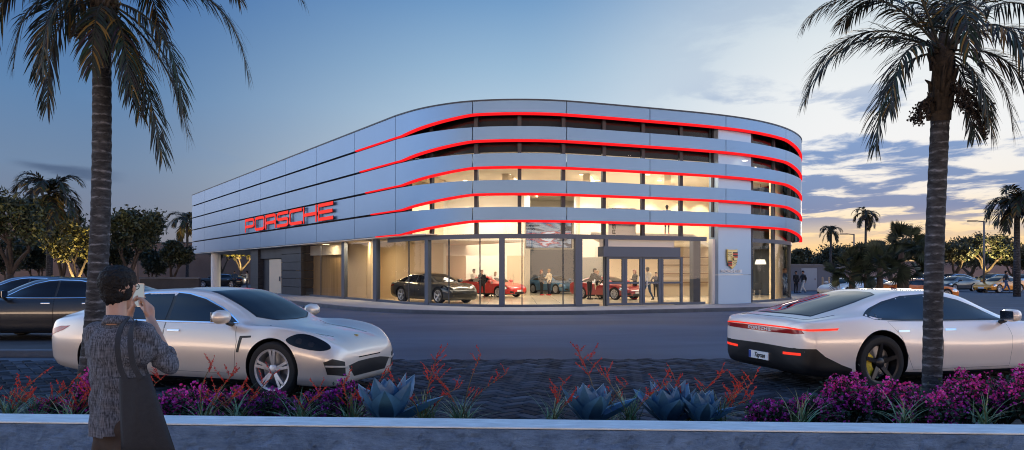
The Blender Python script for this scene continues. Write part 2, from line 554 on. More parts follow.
def wall_face():
    m = MB(); nx, nz = 700, 14
    vs = []
    for j in range(nz + 1):
        for i in range(nx + 1):
            x = -9 + 18 * i / nx; z = .484 * j / nz
            q = noise.noise(Vector((x * 2.2, z * 7, 0))) * .5 + noise.noise(Vector((x * 6, z * 16, 3))) * .35 + noise.noise(Vector((x * 15, z * 34, 5))) * .22
            ridge = abs(noise.noise(Vector((x * 3.1, z * 9 + .25 * math.sin(x * 1.7), 9))))
            d = -.016 * q + (.022 * (1 - ridge / .07) if ridge < .07 else 0)
            vs.append((x, -.29 + d * min(1, (nz - j) / 2), z))
    fs = [(j * (nx + 1) + i, j * (nx + 1) + i + 1, (j + 1) * (nx + 1) + i + 1, (j + 1) * (nx + 1) + i) for j in range(nz) for i in range(nx)]
    m.add(vs, fs)
    m.box(-14, 14, -.26, .05, 0, .455)
    m.build('wall_face', M_wallstone, pw, smooth=False, fix=False)
wall_face()
g = MB()
g.box(-14, 14, -0.285, 0.06, 0.487, 0.5)
g.build('coping', M_coping, pw, bevel=0.004)

# raised kerb of the left car park
g = MB(); g.box(-40, -6.6, 15.35, 15.7, 0.0, 0.14); tag(g.build('kerb', M_kerb, bevel=0.02), kind='structure')
g = MB(); g.box(-40, -6.7, 15.7, 26.5, 0.0, 0.12); tag(g.build('parking_pavement', pbr('parking asphalt', (0.045, 0.046, 0.052), 0.8, var=0.25, vscale=1.2, bump=0.2)), kind='structure')
# ------------------------------------------------------------------ showroom building
M_clad = pbr('aluminium cladding', (0.155, 0.265, 0.43), 0.40, metal=0.65, var=0.03, vscale=0.4)
M_pylon = pbr('pylon panel', (0.31, 0.42, 0.57), 0.4, metal=0.5)
M_clad_back = pbr('dark cladding reveal', (0.012, 0.012, 0.015), 0.8)
M_frame = pbr('blue grey window frame', (0.075, 0.098, 0.145), 0.45, metal=0.3)
M_mull = pbr('dark mullion', (0.035, 0.042, 0.06), 0.5, metal=0.3)
M_column = pbr('column paint', (0.12, 0.14, 0.18), 0.55)
M_darkstone = pbr('dark slate cladding', (0.022, 0.026, 0.038), 0.55, var=0.25, vscale=1.5)
M_glass = clear_glass('shop glass', (0.97, 0.975, 0.97), 0.5)
M_red = emat('red light', (1.0, 0.014, 0.018), 1.1)
M_cream = pbr('cream wall', (0.66, 0.54, 0.38), 0.8)
M_cream2 = pbr('white wall', (0.80, 0.75, 0.66), 0.8)
M_tan = pbr('tan curtain', (0.42, 0.29, 0.15), 0.85, var=0.3, vscale=1.2, stretch=(6, 6, 0.15))
M_greywall = pbr('blue grey wall', (0.13, 0.145, 0.18), 0.7, var=0.1, vscale=0.6)
M_ceil = pbr('ceiling', (0.74, 0.68, 0.58), 0.85)
M_soffit = pbr('soffit', (0.60, 0.54, 0.46), 0.8)
M_lamp = emat('lamp warm', (1.0, 0.86, 0.62), 6.0)
M_white = pbr('white paint', (0.86, 0.86, 0.84), 0.5)

def tile_mat():
    m, nt, b, out = nmat('showroom tiles')
    tcn = nt.nodes.new('ShaderNodeTexCoord')
    br = nt.nodes.new('ShaderNodeTexBrick'); br.inputs['Scale'].default_value = 1.0
    br.offset = 0; br.inputs['Brick Width'].default_value = 1.2; br.inputs['Row Height'].default_value = 1.2
    br.inputs['Mortar Size'].default_value = 0.012
    br.inputs['Color1'].default_value = (0.55, 0.46, 0.34, 1); br.inputs['Color2'].default_value = (0.62, 0.53, 0.40, 1); br.inputs['Mortar'].default_value = (0.36, 0.30, 0.22, 1)
    nt.links.new(tcn.outputs['Object'], br.inputs['Vector']); nt.links.new(br.outputs['Color'], b.inputs['Base Color'])
    b.inputs['Roughness'].default_value = 0.22
    return m
M_tiles = tile_mat()

ZB = lambda k: EYE + 7.5 - 1.174 * k          # level k, k = 0 is the roof edge
roof_px = [(395.5, 36.66), (410, 35.6), (424.4, 34.78), (451, 33.85), (472, 33.45), (500, 33.15), (540, 33.15), (567, 33.45), (600, 33.98), (650, 34.9), (690, 35.7), (726, 36.55), (760, 37.8), (786, 39.65), (798, 41.6), (804, 43.8)]
front = [Vector(((p - CX) / FPX * y, y, 0)) for p, y in roof_px]
left_end = Vector(((192 - CX) / FPX * 75, 75, 0))
tail = [Vector((17.55, 47.2, 0)), Vector((17.2, 51.0, 0)), Vector((15.4, 55.0, 0))]
curve = catmull(front + tail, 10)
for _ in range(60):                             # fair the curve
    curve = [curve[0]] + [(curve[i - 1] + curve[i] * 2 + curve[i + 1]) / 4 for i in range(1, len(curve) - 1)] + [curve[-1]]
n_left = 90
path = [left_end.lerp(curve[0], i / n_left) for i in range(n_left)] + curve
dtail = Vector((-0.558, 0.83, 0))
path += [curve[-1] + dtail * (2.0 * i) for i in range(1, 14)]
S = [0.0]
for a, b in zip(path, path[1:]): S.append(S[-1] + (b - a).length)
def P(s):
    s = min(max(s, 0), S[-1] - 1e-6)
    lo, hi = 0, len(S) - 1
    while hi - lo > 1:
        mid = (lo + hi) // 2
        if S[mid] <= s: lo = mid
        else: hi = mid
    return path[lo].lerp(path[hi], (s - S[lo]) / (S[hi] - S[lo]))
S_corner = S[n_left]
def Nrm(s):
    if s < S_corner: d = curve[0] - left_end
    else: d = P(max(s + 0.25, S_corner + 0.3)) - P(max(s - 0.25, S_corner))
    d.normalize()
    return Vector((d.y, -d.x, 0))
def off(s, o):
    "point on the outline moved inwards by o"
    return P(s) - Nrm(s) * o
def s_at(px, inset=0.0):
    lo, hi = 0.0, s_sil if inset == 0 else s_sil
    for _ in range(60):
        mid = (lo + hi) / 2
        q = off(mid, inset)
        if CX + FPX * q.x / q.y < px: lo = mid
        else: hi = mid
    return (lo + hi) / 2
best = max(((CX + FPX * P(s).x / P(s).y), s) for s in [S[-1] * i / 2000 for i in range(2001)])
s_sil = best[1]
print('silhouette px', best, 'corner', S_corner, 'total', S[-1])
s402, s472, s786 = s_at(401), s_at(472.5), s_at(786)
BH = 0.60
def band_bottom(k, s):
    lo = ZB(k + 1) + 0.11; hi = ZB(k) - BH
    if s <= s402: return lo
    if s < s472: return lerp(lo, hi, ((s - s402) / (s472 - s402)) ** 0.95)
    if s <= s786: return hi
    t = min(1, (s - s786) / (s_sil + 0.4 - s786))
    return lerp(hi, lo, t ** 1.25)

def srange(a, b, step=0.45):
    n = max(1, int(math.ceil((b - a) / step)))
    return [a + (b - a) * i / n for i in range(n + 1)]
def ribbon(mb, ss, o_out, o_in, zt, zb, mi=0):
    "solid strip that follows the outline; zt, zb are functions of s"
    vs, fs = [], []
    for s in ss:
        a, b = off(s, o_out), off(s, o_in)
        vs += [(a.x, a.y, zt(s)), (a.x, a.y, zb(s)), (b.x, b.y, zb(s)), (b.x, b.y, zt(s))]
    n = len(ss)
    for i in range(n - 1):
        for j in range(4):
            fs.append((i * 4 + j, i * 4 + (j + 1) % 4, (i + 1) * 4 + (j + 1) % 4, (i + 1) * 4 + j))
    fs += [(3, 2, 1, 0), tuple((n - 1) * 4 + j for j in range(4))]
    return mb.add(vs, fs, mi)

bld = thing('showroom_building', 'large curved car showroom with blue grey bands, red light lines and glowing ground floor', 'building', (0, 40, 0))
BO = Vector((0, 40, 0))
class BM(MB):
    def build(s, name, mats, parent=None, **k):
        off_ = BO
        s.v = [(v[0] - off_.x, v[1] - off_.y, v[2] - off_.z) for v in s.v]
        return MB.build(s, name, mats, parent or bld, **k)

seams = [192.3, 204.5, 222, 239.5, 260.4, 285.6, 316.5, 354.5, 395.5, 472.5, 566.7, 650, 726, 786]
seam_s = [s_at(p) for p in seams] + [s_sil + 1.2] + [s_sil + 6, s_sil + 12, s_sil + 20, S[-1] - 1]
seam_s[0] = 0.0
for k in range(5):
    for a, b in zip(seam_s, seam_s[1:]):
        m = BM()
        ribbon(m, srange(a + 0.018, b - 0.018), 0.0, 0.14, lambda s: ZB(k) - (0.0 if k else 0.05), lambda s: band_bottom(k, s))
        m.build('cladding_panel', M_clad, smooth='auto')
    # red light line along the lower edge
    a = s_at([355.5, 360, 365.5, 371, 376][k])
    m = BM()
    hh = lambda s: lerp(0.032, 0.06, sstep(s402 - 1, s402 + 1.5, s)) * lerp(1, 0.8, sstep(s786, s_sil, s))
    ribbon(m, srange(a, s_sil + 1.0, 0.3), -0.035, 0.10, lambda s: band_bottom(k, s) - 0.003 + hh(s) * 0.55, lambda s: band_bottom(k, s) - hh(s) * 1.25)
    # start behind the face so it never shares a plane with the panel
    m.build('light_strip', M_red)
    # dark underside batten behind the light line
    m = BM(); ribbon(m, srange(s402, s_sil + 1.0), 0.145, 0.20, lambda s: band_bottom(k, s) + 0.25, lambda s: band_bottom(k, s) - 0.02)
    m.build('band_backing', M_mull)
# reveal wall behind the flat side
m = BM(); ribbon(m, srange(0, s402 + 0.3, 2.0), 0.20, 0.45, lambda s: 9.1, lambda s: ZB(5) + 0.09); m.build('side_wall', M_clad_back)
m = BM(); ribbon(m, srange(s_sil + 2.2, S[-1], 1.0), 0.20, 0.45, lambda s: 9.1, lambda s: ZB(5) + 0.09); m.build('side_wall', M_clad_back)
# roof edge and roof
m = BM(); ribbon(m, srange(0, S[-1], 0.5), -0.03, 0.5, lambda s: ZB(0) + 0.015, lambda s: ZB(0) - 0.047); m.build('roof_edge', M_mull)
m = BM(); ring = [off(s, 0.3) for s in srange(0, S[-1], 0.8)]; m.prism([(p.x, p.y) for p in ring], 8.95, 9.15); m.build('roof', M_mull)
# soffit under the flat side and the rear end wall
m = BM(); ribbon(m, srange(0, s402 + 2.0, 1.0), 0.02, 0.75, lambda s: ZB(5) + 0.088, lambda s: ZB(5) + 0.03); m.build('soffit', M_soffit)
m = BM()
e0, e1 = off(0, 0.2), P(S[-1])
m.obox(((e0 + e1) / 2 + Vector((0, 0, 6.3))), (e1 - e0).normalized(), Vector((0, 0, 1)).cross((e1 - e0).normalized()), (0, 0, 1), (e1 - e0).length / 2, 0.1, 2.8); m.build('rear_wall', M_clad)
# ceiling over the open passage on the left
sP = s_at(250.5)
q = [off(0.0, 0.76), off(sP, 0.76), off(sP, 14), off(0, 14)]
m = BM(); m.prism([(p.x, p.y) for p in q], ZB(5) + 0.03, ZB(5) + 0.12); m.build('passage_ceiling', M_soffit)
for px in (205.5,):
    s = s_at(px); c = off(s, 0.9)
    m = BM(); m.lathe([(0.0, 0), (0.42, 0), (0.42, ZB(5)), (0, ZB(5))], 20, (c.x, c.y, 0)); m.build('column', M_white, smooth='auto')
for (sx, dd) in ((s_at(222), 11), (s_at(240), 11.5)):
    c = off(sx, dd); m = BM(); m.lathe([(0.0, 0), (0.3, 0), (0.3, ZB(5)), (0, ZB(5))], 16, (c.x, c.y, 0)); m.build('column', M_white, smooth='auto')
# dark stone wall with the side door, px 250..301
def wall_piece(p0, p1, o0, o1, z0, z1, name, mat, **k):
    m = BM(); ribbon(m, srange(s_at(p0, o0), s_at(p1, o0), 1.2), o0, o1, lambda s: z1, lambda s: z0); return m.build(name, mat, **k)
zs = ZB(5) + 0.085
for i in range(6):
    h0, h1 = 0.15 + i * (zs - 0.15) / 6, 0.15 + (i + 1) * (zs - 0.15) / 6 - 0.03
    wall_piece(250.5, 258, 0.45, 1.4, h0, h1, 'stone_panel', M_darkstone)
    wall_piece(281.5, 301, 0.45, 1.4, h0, h1, 'stone_panel', M_darkstone)
wall_piece(250.5, 301, 1.42, 1.6, 0.15, zs, 'inner_stone_wall', M_darkstone)
wall_piece(258, 281.5, 0.62, 1.2, 2.66, zs, 'door_head', M_darkstone)
wall_piece(258.2, 269, 0.85, 1.3, 0.15, 2.64, 'recess_panel', M_darkstone)
dr = wall_piece(269.3, 281.2, 0.72, 0.80, 0.17, 2.6, 'side_door', pbr('side door cream', (0.66, 0.55, 0.42), 0.5))
q = off(s_at(279.5, .66), .66)
m = BM(); m.obox(q + Vector((0, 0, 1.2)), (1, 0, 0), (0, 1, 0), (0, 0, 1), 0.03, 0.04, 0.16); m.build('handle', M_frame, dr)
m = BM(); m.obox(Vector(q + Vector((0.0, 0, 1.2))), (1, 0, 0), (0, 1, 0), (0, 0, 1), 0.03, 0.03, 0.15)

# --- glass wall
GI = 0.62
ztr = 3.30                                        # transom
def pane(p0, p1, z0, z1, s0=None, s1=None):
    a = s0 if s0 is not None else s_at(p0, GI); b = s1 if s1 is not None else s_at(p1, GI)
    m = BM()
    ss = srange(a, b, 0.5)
    vs, fs = [], []
    for s in ss:
        c = off(s, GI); vs += [(c.x, c.y, z0), (c.x, c.y, z1)]
    for i in range(len(ss) - 1): fs.append((2 * i, 2 * i + 2, 2 * i + 3, 2 * i + 1))
    m.add(vs, fs)
    return m.build('glass_pane', M_glass, smooth=True, fix=False)
def post(px, z0, z1, w, d=0.14, mat=None, name='mullion', o=GI, s=None):
    s = s if s is not None else s_at(px, o)
    c, nn = off(s, o), Nrm(s)
    t = Vector((-nn.y, nn.x, 0))
    m = BM(); m.obox(c + Vector((0, 0, (z0 + z1) / 2)), t, nn, (0, 0, 1), w / 2, d / 2, (z1 - z0) / 2)
    return m.build(name, mat or M_mull)
lower = [301.5, 344.5, 376.5, 428, 502, 578, 605.5]
lower_w = [0.25, 0.4, 0.45, 0.24, 0.24, 0.34, 0.16]
for p, w in zip(lower, lower_w): post(p, 0.16, ztr if p > 377 else zs, w, 0.22, M_frame, 'window_post')
for p in (321, 409, 449, 480, 522, 563): post(p, 0.2, ztr, 0.045, 0.05)
for a, b in zip(lower, lower[1:]): pane(a + 0.5, b - 0.5, 0.22, ztr if a > 370 else zs)
post(695, 0.16, ztr, 0.42, 0.3, M_column, 'window_post', GI + 0.25)
post(712.8, 0.16, ztr, 0.28, 0.3, M_white, 'window_post')
pane(683.5, 711, 0.22, ztr)
upper = [381, 403.5, 432, 476.5, 519.5, 563, 603.5, 642.5, 680.5, 713.5]
for a, b in zip(upper, upper[1:]): pane(a + 0.3, b - 0.3, ztr + 0.09, 8.9)
for p in upper[1:]: post(p, ztr + 0.09, 8.9, 0.17, 0.16)
m = BM(); ribbon(m, srange(s_at(378), s_at(714)), GI - 0.10, GI + 0.14, lambda s: ztr + 0.1, lambda s: ztr - 0.1); m.build('transom', M_frame)
m = BM(); ribbon(m, srange(s_at(301), s_at(605)), GI - 0.07, GI + 0.09, lambda s: 0.26, lambda s: 0.15); m.build('sill_frame', M_frame)
m = BM(); ribbon(m, srange(s_at(683), s_at(713)), GI - 0.07, GI + 0.09, lambda s: 0.26, lambda s: 0.15); m.build('sill_frame', M_frame)
# right hand corner glass
rs = [s_at(750.5, GI), s_at(773, GI), s_at(789, GI), s_sil + 1.0, s_sil + 4.5, s_sil + 8, s_sil + 12]
for a, b in zip(rs, rs[1:]):
    pane(0, 0, 0.22, ztr, a + 0.05, b - 0.05); pane(0, 0, ztr + 0.09, 8.9, a + 0.05, b - 0.05)
for s in rs: post(0, 0.16, ztr, 0.14, 0.16, s=s); post(0, ztr + 0.09, 8.9, 0.2, 0.16, s=s)
m = BM(); ribbon(m, srange(rs[0], rs[-1]), GI - 0.10, GI + 0.14, lambda s: ztr + 0.1, lambda s: ztr - 0.1); m.build('transom', M_frame)
m = BM(); ribbon(m, srange(rs[0], rs[-1]), GI - 0.07, GI + 0.09, lambda s: 0.26, lambda s: 0.15); m.build('sill_frame', M_frame)
c = Vector((15.0, 43.2, 0))
m = BM(); m.lathe([(0, 0.16), (0.36, 0.16), (0.36, 7.1), (0, 7.1)], 20, (c.x, c.y, 0)); m.build('column', M_cream, smooth='auto')

# pylon panel that carries the shield
m = BM(); ribbon(m, srange(s_at(717.5, 0.3), s_at(750, 0.3), 0.5), 0.24, 0.9, lambda s: 1.55, lambda s: 0.15); m.build('pylon', M_pylon, smooth='auto')
m = BM(); ribbon(m, srange(s_at(717.5, 0.3), s_at(750, 0.3), 0.5), 0.24, 0.9, lambda s: 8.9, lambda s: 1.57); m.build('pylon', M_pylon, smooth='auto')

# --- entrance
ea, eb = off(s_at(605.5), 0.45), off(s_at(683), 0.45)
eu = (eb - ea).normalized(); ev = Vector((eu.y, -eu.x, 0)); EL = (eb - ea).length
def ebox(m, u0, u1, v0, v1, z0, z1):
    c = ea + eu * ((u0 + u1) / 2) + ev * ((v0 + v1) / 2) + Vector((0, 0, (z0 + z1) / 2))
    m.obox(c, eu, ev, (0, 0, 1), (u1 - u0) / 2, (v1 - v0) / 2, (z1 - z0) / 2)
m = BM(); ebox(m, 0, EL, -0.3, 0.25, 2.40, 2.86); m.build('entrance_head', M_frame)
m = BM(); ebox(m, 0.05, EL - 0.05, -0.25, -0.2, 2.87, 3.2); m.build('transom_panel', M_cream2)
def eu_of(px):
    # distance along the entrance line that shows at px
    k = (px - CX) / FPX
    return (ea.x - k * ea.y) / (k * eu.y - eu.x)
fr = [605.8, 623.8, 641.5, 660, 681.8]
us = [eu_of(p) for p in fr]
for i, (a, b) in enumerate(zip(us, us[1:])):
    m = BM()
    for u0, u1 in ((a + 0.01, a + 0.13), (b - 0.13, b - 0.01)): ebox(m, u0, u1, 0.0, 0.1, 0.18, 2.40)
    ebox(m, a + 0.132, b - 0.132, 0.0, 0.1, 0.18, 0.28); ebox(m, a + 0.132, b - 0.132, 0.0, 0.1, 2.3, 2.398); ebox(m, a + 0.132, b - 0.132, 0.0, 0.1, 1.16, 1.25)
    dr = m.build('door', M_frame)
    g = BM(); c0, c1 = ea + eu * (a + 0.12) + ev * 0.05, ea + eu * (b - 0.12) + ev * 0.05
    g.quad((c0.x, c0.y, 0.27), (c1.x, c1.y, 0.27), (c1.x, c1.y, 2.3), (c0.x, c0.y, 2.3)); g.build('door_glass', M_glass, dr, fix=False)
    if i in (1, 2):
        h = BM(); u = b - 0.2 if i == 1 else a + 0.2
        h.tube([ea + eu * u + ev * 0.16 + Vector((0, 0, z)) for z in (0.95, 1.5)], 0.02, 8); h.build('handle', M_white, dr)

q = [off(s, 0.78) for s in srange(s_at(300), s_at(379), 1)] + [off(s_at(379), 9), off(s_at(300), 9)]
m = BM(); m.prism([(p.x, p.y) for p in q], 3.40, 3.5); m.build('ceiling', M_soffit)
# --- sidewalk
kerb_s = srange(s_at(250), S[-1] - 2, 0.8)
m = MB(); ribbon(m, kerb_s, -2.95, -2.65, lambda s: 0.15, lambda s: 0.0); tag(m.build('kerb', M_kerb, bevel=0.0), kind='structure')
m = MB(); ribbon(m, kerb_s, -2.645, 0.75, lambda s: 0.148, lambda s: 0.02); tag(m.build('sidewalk', M_walk), kind='structure')

# --- interior
fl = [off(s, GI + 0.1) for s in srange(s_at(258), S[-1] - 3, 0.8)]
fl += [Vector((-4, 66, 0)), Vector((-14, 60, 0))]
m = BM(); m.prism([(p.x, p.y) for p in fl], 0.05, 0.16); m.build('showroom_floor', M_tiles)
ce = [off(s, GI + 0.55) for s in srange(s_at(379), S[-1] - 3, 0.8)] + [Vector((-4, 66, 0)), Vector((-9, 55, 0))]
m = BM(); m.prism([(p.x, p.y) for p in ce], 7.15, 7.3); m.build('ceiling', M_ceil)
m = BM(); ribbon(m, srange(s402 + 0.5, S[-1] - 3), GI + 0.4, GI + 0.5, lambda s: 8.9, lambda s: 7.12); m.build('ceiling_void_wall', M_clad_back)
def iw(p0, y0, p1, y1, z0, z1, mat, name='interior_wall', th=0.15):
    a = Vector(((p0 - CX) / FPX * y0, y0, 0)); b = Vector(((p1 - CX) / FPX * y1, y1, 0))
    u = (b - a).normalized(); n = Vector((-u.y, u.x, 0))
    m = BM(); m.obox((a + b) / 2 + n * th / 2 + Vector((0, 0, (z0 + z1) / 2)), u, n, (0, 0, 1), (b - a).length / 2, th / 2, (z1 - z0) / 2)
    return m.build(name, mat)
iw(296, 52.0, 342, 46.8, 0.16, 2.75, M_tan); iw(296, 51.5, 342, 46.3, 2.76, 3.4, M_cream2, 'bulkhead')
iw(342, 47.5, 366, 45.0, 0.16, 3.4, M_cream); iw(366, 45.2, 371, 42.5, 0.16, 3.4, M_cream)
iw(371, 44.4, 398, 43.6, 0.16, 3.4, M_cream); iw(396, 43.4, 446, 45.5, 0.16, 7.14, M_cream)
iw(446, 45.4, 446.5, 52, 0.16, 7.14, M_cream2)
iw(440, 53.0, 530, 53.5, 0.16, 7.14, M_cream2)
iw(443, 48.6, 474, 48.8, 2.75, 7.14, M_cream2, 'bulkhead'); iw(474, 48.8, 524, 49, 2.75, 7.14, M_cream2, 'bulkhead')
iw(446, 48.7, 466, 48.8, 0.16, 2.74, M_cream); iw(507, 48.9, 524, 49, 0.16, 2.74, M_cream)
iw(524, 49.2, 525.5, 58, 0.16, 7.14, M_cream2)
iw(522, 58, 580, 58, 0.16, 3.4, M_greywall); iw(522, 58.5, 580, 58.5, 3.4, 7.14, M_cream2)
iw(577, 57.8, 577.5, 47, 0.16, 7.14, M_cream)
iw(577, 47.0, 606, 47.2, 2.6, 7.14, M_cream2, 'bulkhead'); iw(574, 54, 612, 54, 0.16, 7.14, M_white)
iw(606, 47.4, 716, 49.5, 0.16, 7.14, M_cream)
iw(610, 54, 609, 47.6, 0.16, 7.14, M_cream)
iw(716, 49.4, 742, 49.6, 0.16, 7.14, M_cream2)
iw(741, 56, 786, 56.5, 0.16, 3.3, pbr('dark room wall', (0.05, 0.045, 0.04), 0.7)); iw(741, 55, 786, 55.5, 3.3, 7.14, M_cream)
iw(743, 48.8, 743.5, 55, 0.16, 7.14, M_cream)
# shelves on the wall behind the entrance
M_wood = pbr('shelf wood', (0.20, 0.11, 0.05), 0.6, var=0.3, vscale=2)
for z in (1.0, 1.55, 2.1, 2.6): iw(664, 48.0, 712, 48.9, z, z + 0.06, M_wood, 'wall_shelf', 0.35)
# mezzanine behind the right half of the glass
mz = [off(s, GI + 0.9) for s in srange(s_at(606), s_at(714), 0.8)] + [Vector((12.8, 49.4, 0)), Vector((5.9, 47.2, 0))]
m = BM(); m.prism([(p.x, p.y) for p in mz], 3.28, 3.56); m.build('mezzanine_floor', M_cream2)
# ceiling beams
for x in (-5.5, -1, 3.5, 8, 12.5):
    m = BM(); m.obox((x + 1.6, 47.0, 6.95), Vector((0.2, 1, 0)).normalized(), Vector((1, -0.2, 0)).normalized(), (0, 0, 1), 5.0, 0.18, 0.19); m.build('ceiling_beam', M_cream)
# round downlights set in the ceiling
for i, (x, y) in enumerate([(x + (j % 2) * 1.2, y) for j, y in enumerate((37.2, 39.6, 42.6, 45.4)) for x in (-4, -0.2, 3.9, 7.6, 11.4)]):
    m = BM(); m.lathe([(0.0, 7.142), (0.12, 7.142), (0.14, 7.155)], 12, (x, y, 0)); m.build('downlight', M_lamp)
def area(name, loc, sx, sy, e, col=(1.0, 0.89, 0.72), rot=(0, 0, 0)):
    l = bpy.data.lights.new(name, 'AREA'); l.shape = 'RECTANGLE'; l.size = sx; l.size_y = sy; l.energy = e; l.color = col
    o = bpy.data.objects.new(name, l); o.location = loc; o.rotation_euler = rot; COL.objects.link(o); return o
area('ceiling_lamp', (4.4, 35.4, 7.12), 2.4, .5, 130)  # extra light added to brighten the banner from the front
LE = 275
for (x, y) in ((-3.4, 37.5), (1.5, 36.6), (6.3, 37.4), (11, 40.5), (-0.6, 45), (4.4, 44), (9, 45.5), (2.6, 52.5), (13.8, 44.5)):
    area('ceiling_lamp', (x, y, 7.12), 2.6, 2.6, LE)
for (x, y) in ((7.0, 42.5), (10.5, 43.5)): area('ceiling_lamp', (x, y, 3.26), 2.2, 2.2, 170)
area('ceiling_lamp', (-1.5, 51.0, 7.0), 3, 2, 420, (1, 0.93, 0.82)); area('ceiling_lamp', (4.9, 50.8, 7.0), 2, 2, 260, (1, 0.93, 0.82))
for px, y, e_ in ((322, 46.6, 50), (360, 43.2, 95), (386, 41.6, 95)):
    p = at(px, 271, y); area('ceiling_lamp', (p.x, p.y, 3.38), 1.2, 0.2, e_, (1, 0.74, 0.42))
p = off(s_at(264), 0.9); area('door_lamp', (p.x + 0.6, p.y - 0.2, 2.7), 0.8, 0.3, 12)
for px in (212, 238):
    p = off(s_at(px), 5); area('passage_lamp', (p.x, p.y, 3.3), 2, 2, 90)

# wall washers: small spots close to the walls
def washer(px, Y, z=6.9, e=420):
    l = bpy.data.lights.new('wall_washer', 'SPOT'); l.energy = e; l.spot_size = R(75); l.spot_blend = .5; l.color = (1, .80, .52); l.shadow_soft_size = .06
    o = bpy.data.objects.new('wall_washer', l); o.location = ((px - CX) / FPX * Y, Y, z); o.rotation_euler = (R(14), 0, 0); COL.objects.link(o)
for px, Y, z in ((404, 42.6, 6.6), (418, 43.2, 6.6), (433, 43.8, 6.6), (452, 47.6, 6.9), (468, 47.6, 6.9), (490, 47.7, 6.9), (512, 47.8, 6.9), (590, 46.0, 6.9), (625, 46.6, 6.9), (655, 47.2, 6.9), (685, 47.8, 6.9), (706, 48.2, 6.9), (728, 48.4, 6.9)):
    washer(px, Y, z)
# ------------------------------------------------------------------ cars
def paint(name, col, metal=0.25, rough=0.32):
    m = pbr(name, col, rough, metal=metal, coat=1.0, coat_rough=0.03)
    return m
M_tint = pbr('tinted car glass', (0.006, 0.007, 0.010), 0.03, spec=0.5)
M_black = pbr('black trim', (0.010, 0.010, 0.011), 0.45)
M_gap = pbr('panel gap', (0.004, 0.004, 0.004), 0.9)
M_tyre = pbr('tyre rubber', (0.014, 0.014, 0.015), 0.8, bump=0.15, bscale=40)
M_rim = pbr('silver rim', (0.55, 0.56, 0.60), 0.42, metal=0.75)
M_rimdark = pbr('dark rim', (0.03, 0.03, 0.034), 0.3, metal=0.6)
M_disc = pbr('brake disc', (0.32, 0.32, 0.34), 0.35, metal=0.9)
M_yellow = pbr('yellow caliper', (0.75, 0.52, 0.02), 0.4)
M_chrome = pbr('chrome', (0.75, 0.76, 0.78), 0.12, metal=1.0)
M_lens = pbr('headlight lens', (0.006, 0.007, 0.009), 0.05, spec=0.4)
M_lensbright = pbr('headlight reflector', (0.55, 0.58, 0.62), 0.15, metal=0.8)
M_tail = emat('tail light', (1.0, 0.05, 0.03), 1.1)
M_plate = pbr('number plate', (0.78, 0.78, 0.78), 0.4)
M_blue = pbr('plate blue', (0.02, 0.06, 0.30), 0.4)
M_taillens = pbr('red lens', (0.30, 0.006, 0.006), 0.15, coat=0.6)

KEYS = ('zb', 'hw', 'zm', 'wb', 'zbelt', 'wr', 'zr', 'zt')
SEDAN = [  # x, underside, half width, height of it, shoulder half width and height, roof edge half width and height, top
    (-2.50, .44, .60, .68, .56, .85, .42, .915, .93), (-2.47, .38, .76, .66, .70, .89, .55, .955, .98), (-2.38, .30, .87, .65, .80, .925, .62, .99, 1.03),
    (-2.15, .24, .94, .65, .86, .96, .66, 1.045, 1.09), (-1.75, .20, .968, .66, .885, .985, .66, 1.15, 1.20), (-1.25, .18, .965, .65, .885, .985, .64, 1.285, 1.33),
    (-.70, .17, .955, .63, .87, .97, .625, 1.37, 1.41), (-.15, .17, .948, .62, .865, .955, .62, 1.385, 1.425), (.30, .17, .946, .62, .865, .945, .62, 1.35, 1.395),
    (.70, .17, .948, .62, .865, .935, .635, 1.22, 1.285), (1.02, .17, .955, .62, .87, .925, .66, 1.065, 1.115), (1.25, .18, .96, .62, .87, .93, .655, .935, .985),
    (1.50, .18, .968, .62, .87, .937, .57, .872, .92), (1.90, .165, .958, .60, .845, .90, .50, .83, .87), (2.18, .15, .92, .56, .80, .83, .47, .785, .81),
    (2.36, .155, .85, .52, .72, .725, .46, .72, .735), (2.46, .19, .75, .48, .62, .64, .40, .645, .655), (2.50, .25, .61, .45, .51, .57, .33, .58, .585)]
COUPE = [
    (-2.48, .36, .66, .70, .62, .87, .46, .915, .93), (-2.45, .28, .83, .68, .77, .925, .58, .965, .98), (-2.34, .22, .93, .67, .86, .955, .60, .985, 1.03),
    (-2.05, .185, .965, .67, .885, .985, .61, 1.06, 1.11), (-1.65, .17, .985, .67, .90, 1.00, .605, 1.155, 1.21), (-1.15, .18, .975, .65, .885, .985, .59, 1.26, 1.305),
    (-.60, .16, .955, .62, .855, .945, .585, 1.335, 1.375), (-.05, .16, .945, .60, .85, .92, .585, 1.335, 1.38), (.40, .16, .945, .59, .85, .905, .60, 1.27, 1.325),
    (.80, .16, .95, .59, .855, .895, .63, 1.12, 1.18), (1.12, .16, .958, .60, .865, .89, .66, .975, 1.02), (1.34, .16, .962, .60, .865, .885, .64, .895, .93),
    (1.60, .17, .962, .60, .86, .865, .56, .845, .87), (1.95, .18, .945, .58, .83, .80, .52, .785, .80), (2.22, .19, .90, .55, .77, .705, .48, .70, .71),
    (2.38, .21, .81, .51, .68, .62, .43, .62, .63), (2.46, .25, .70, .47, .58, .55, .37, .555, .56), (2.49, .31, .56, .45, .47, .50, .30, .505, .51)]
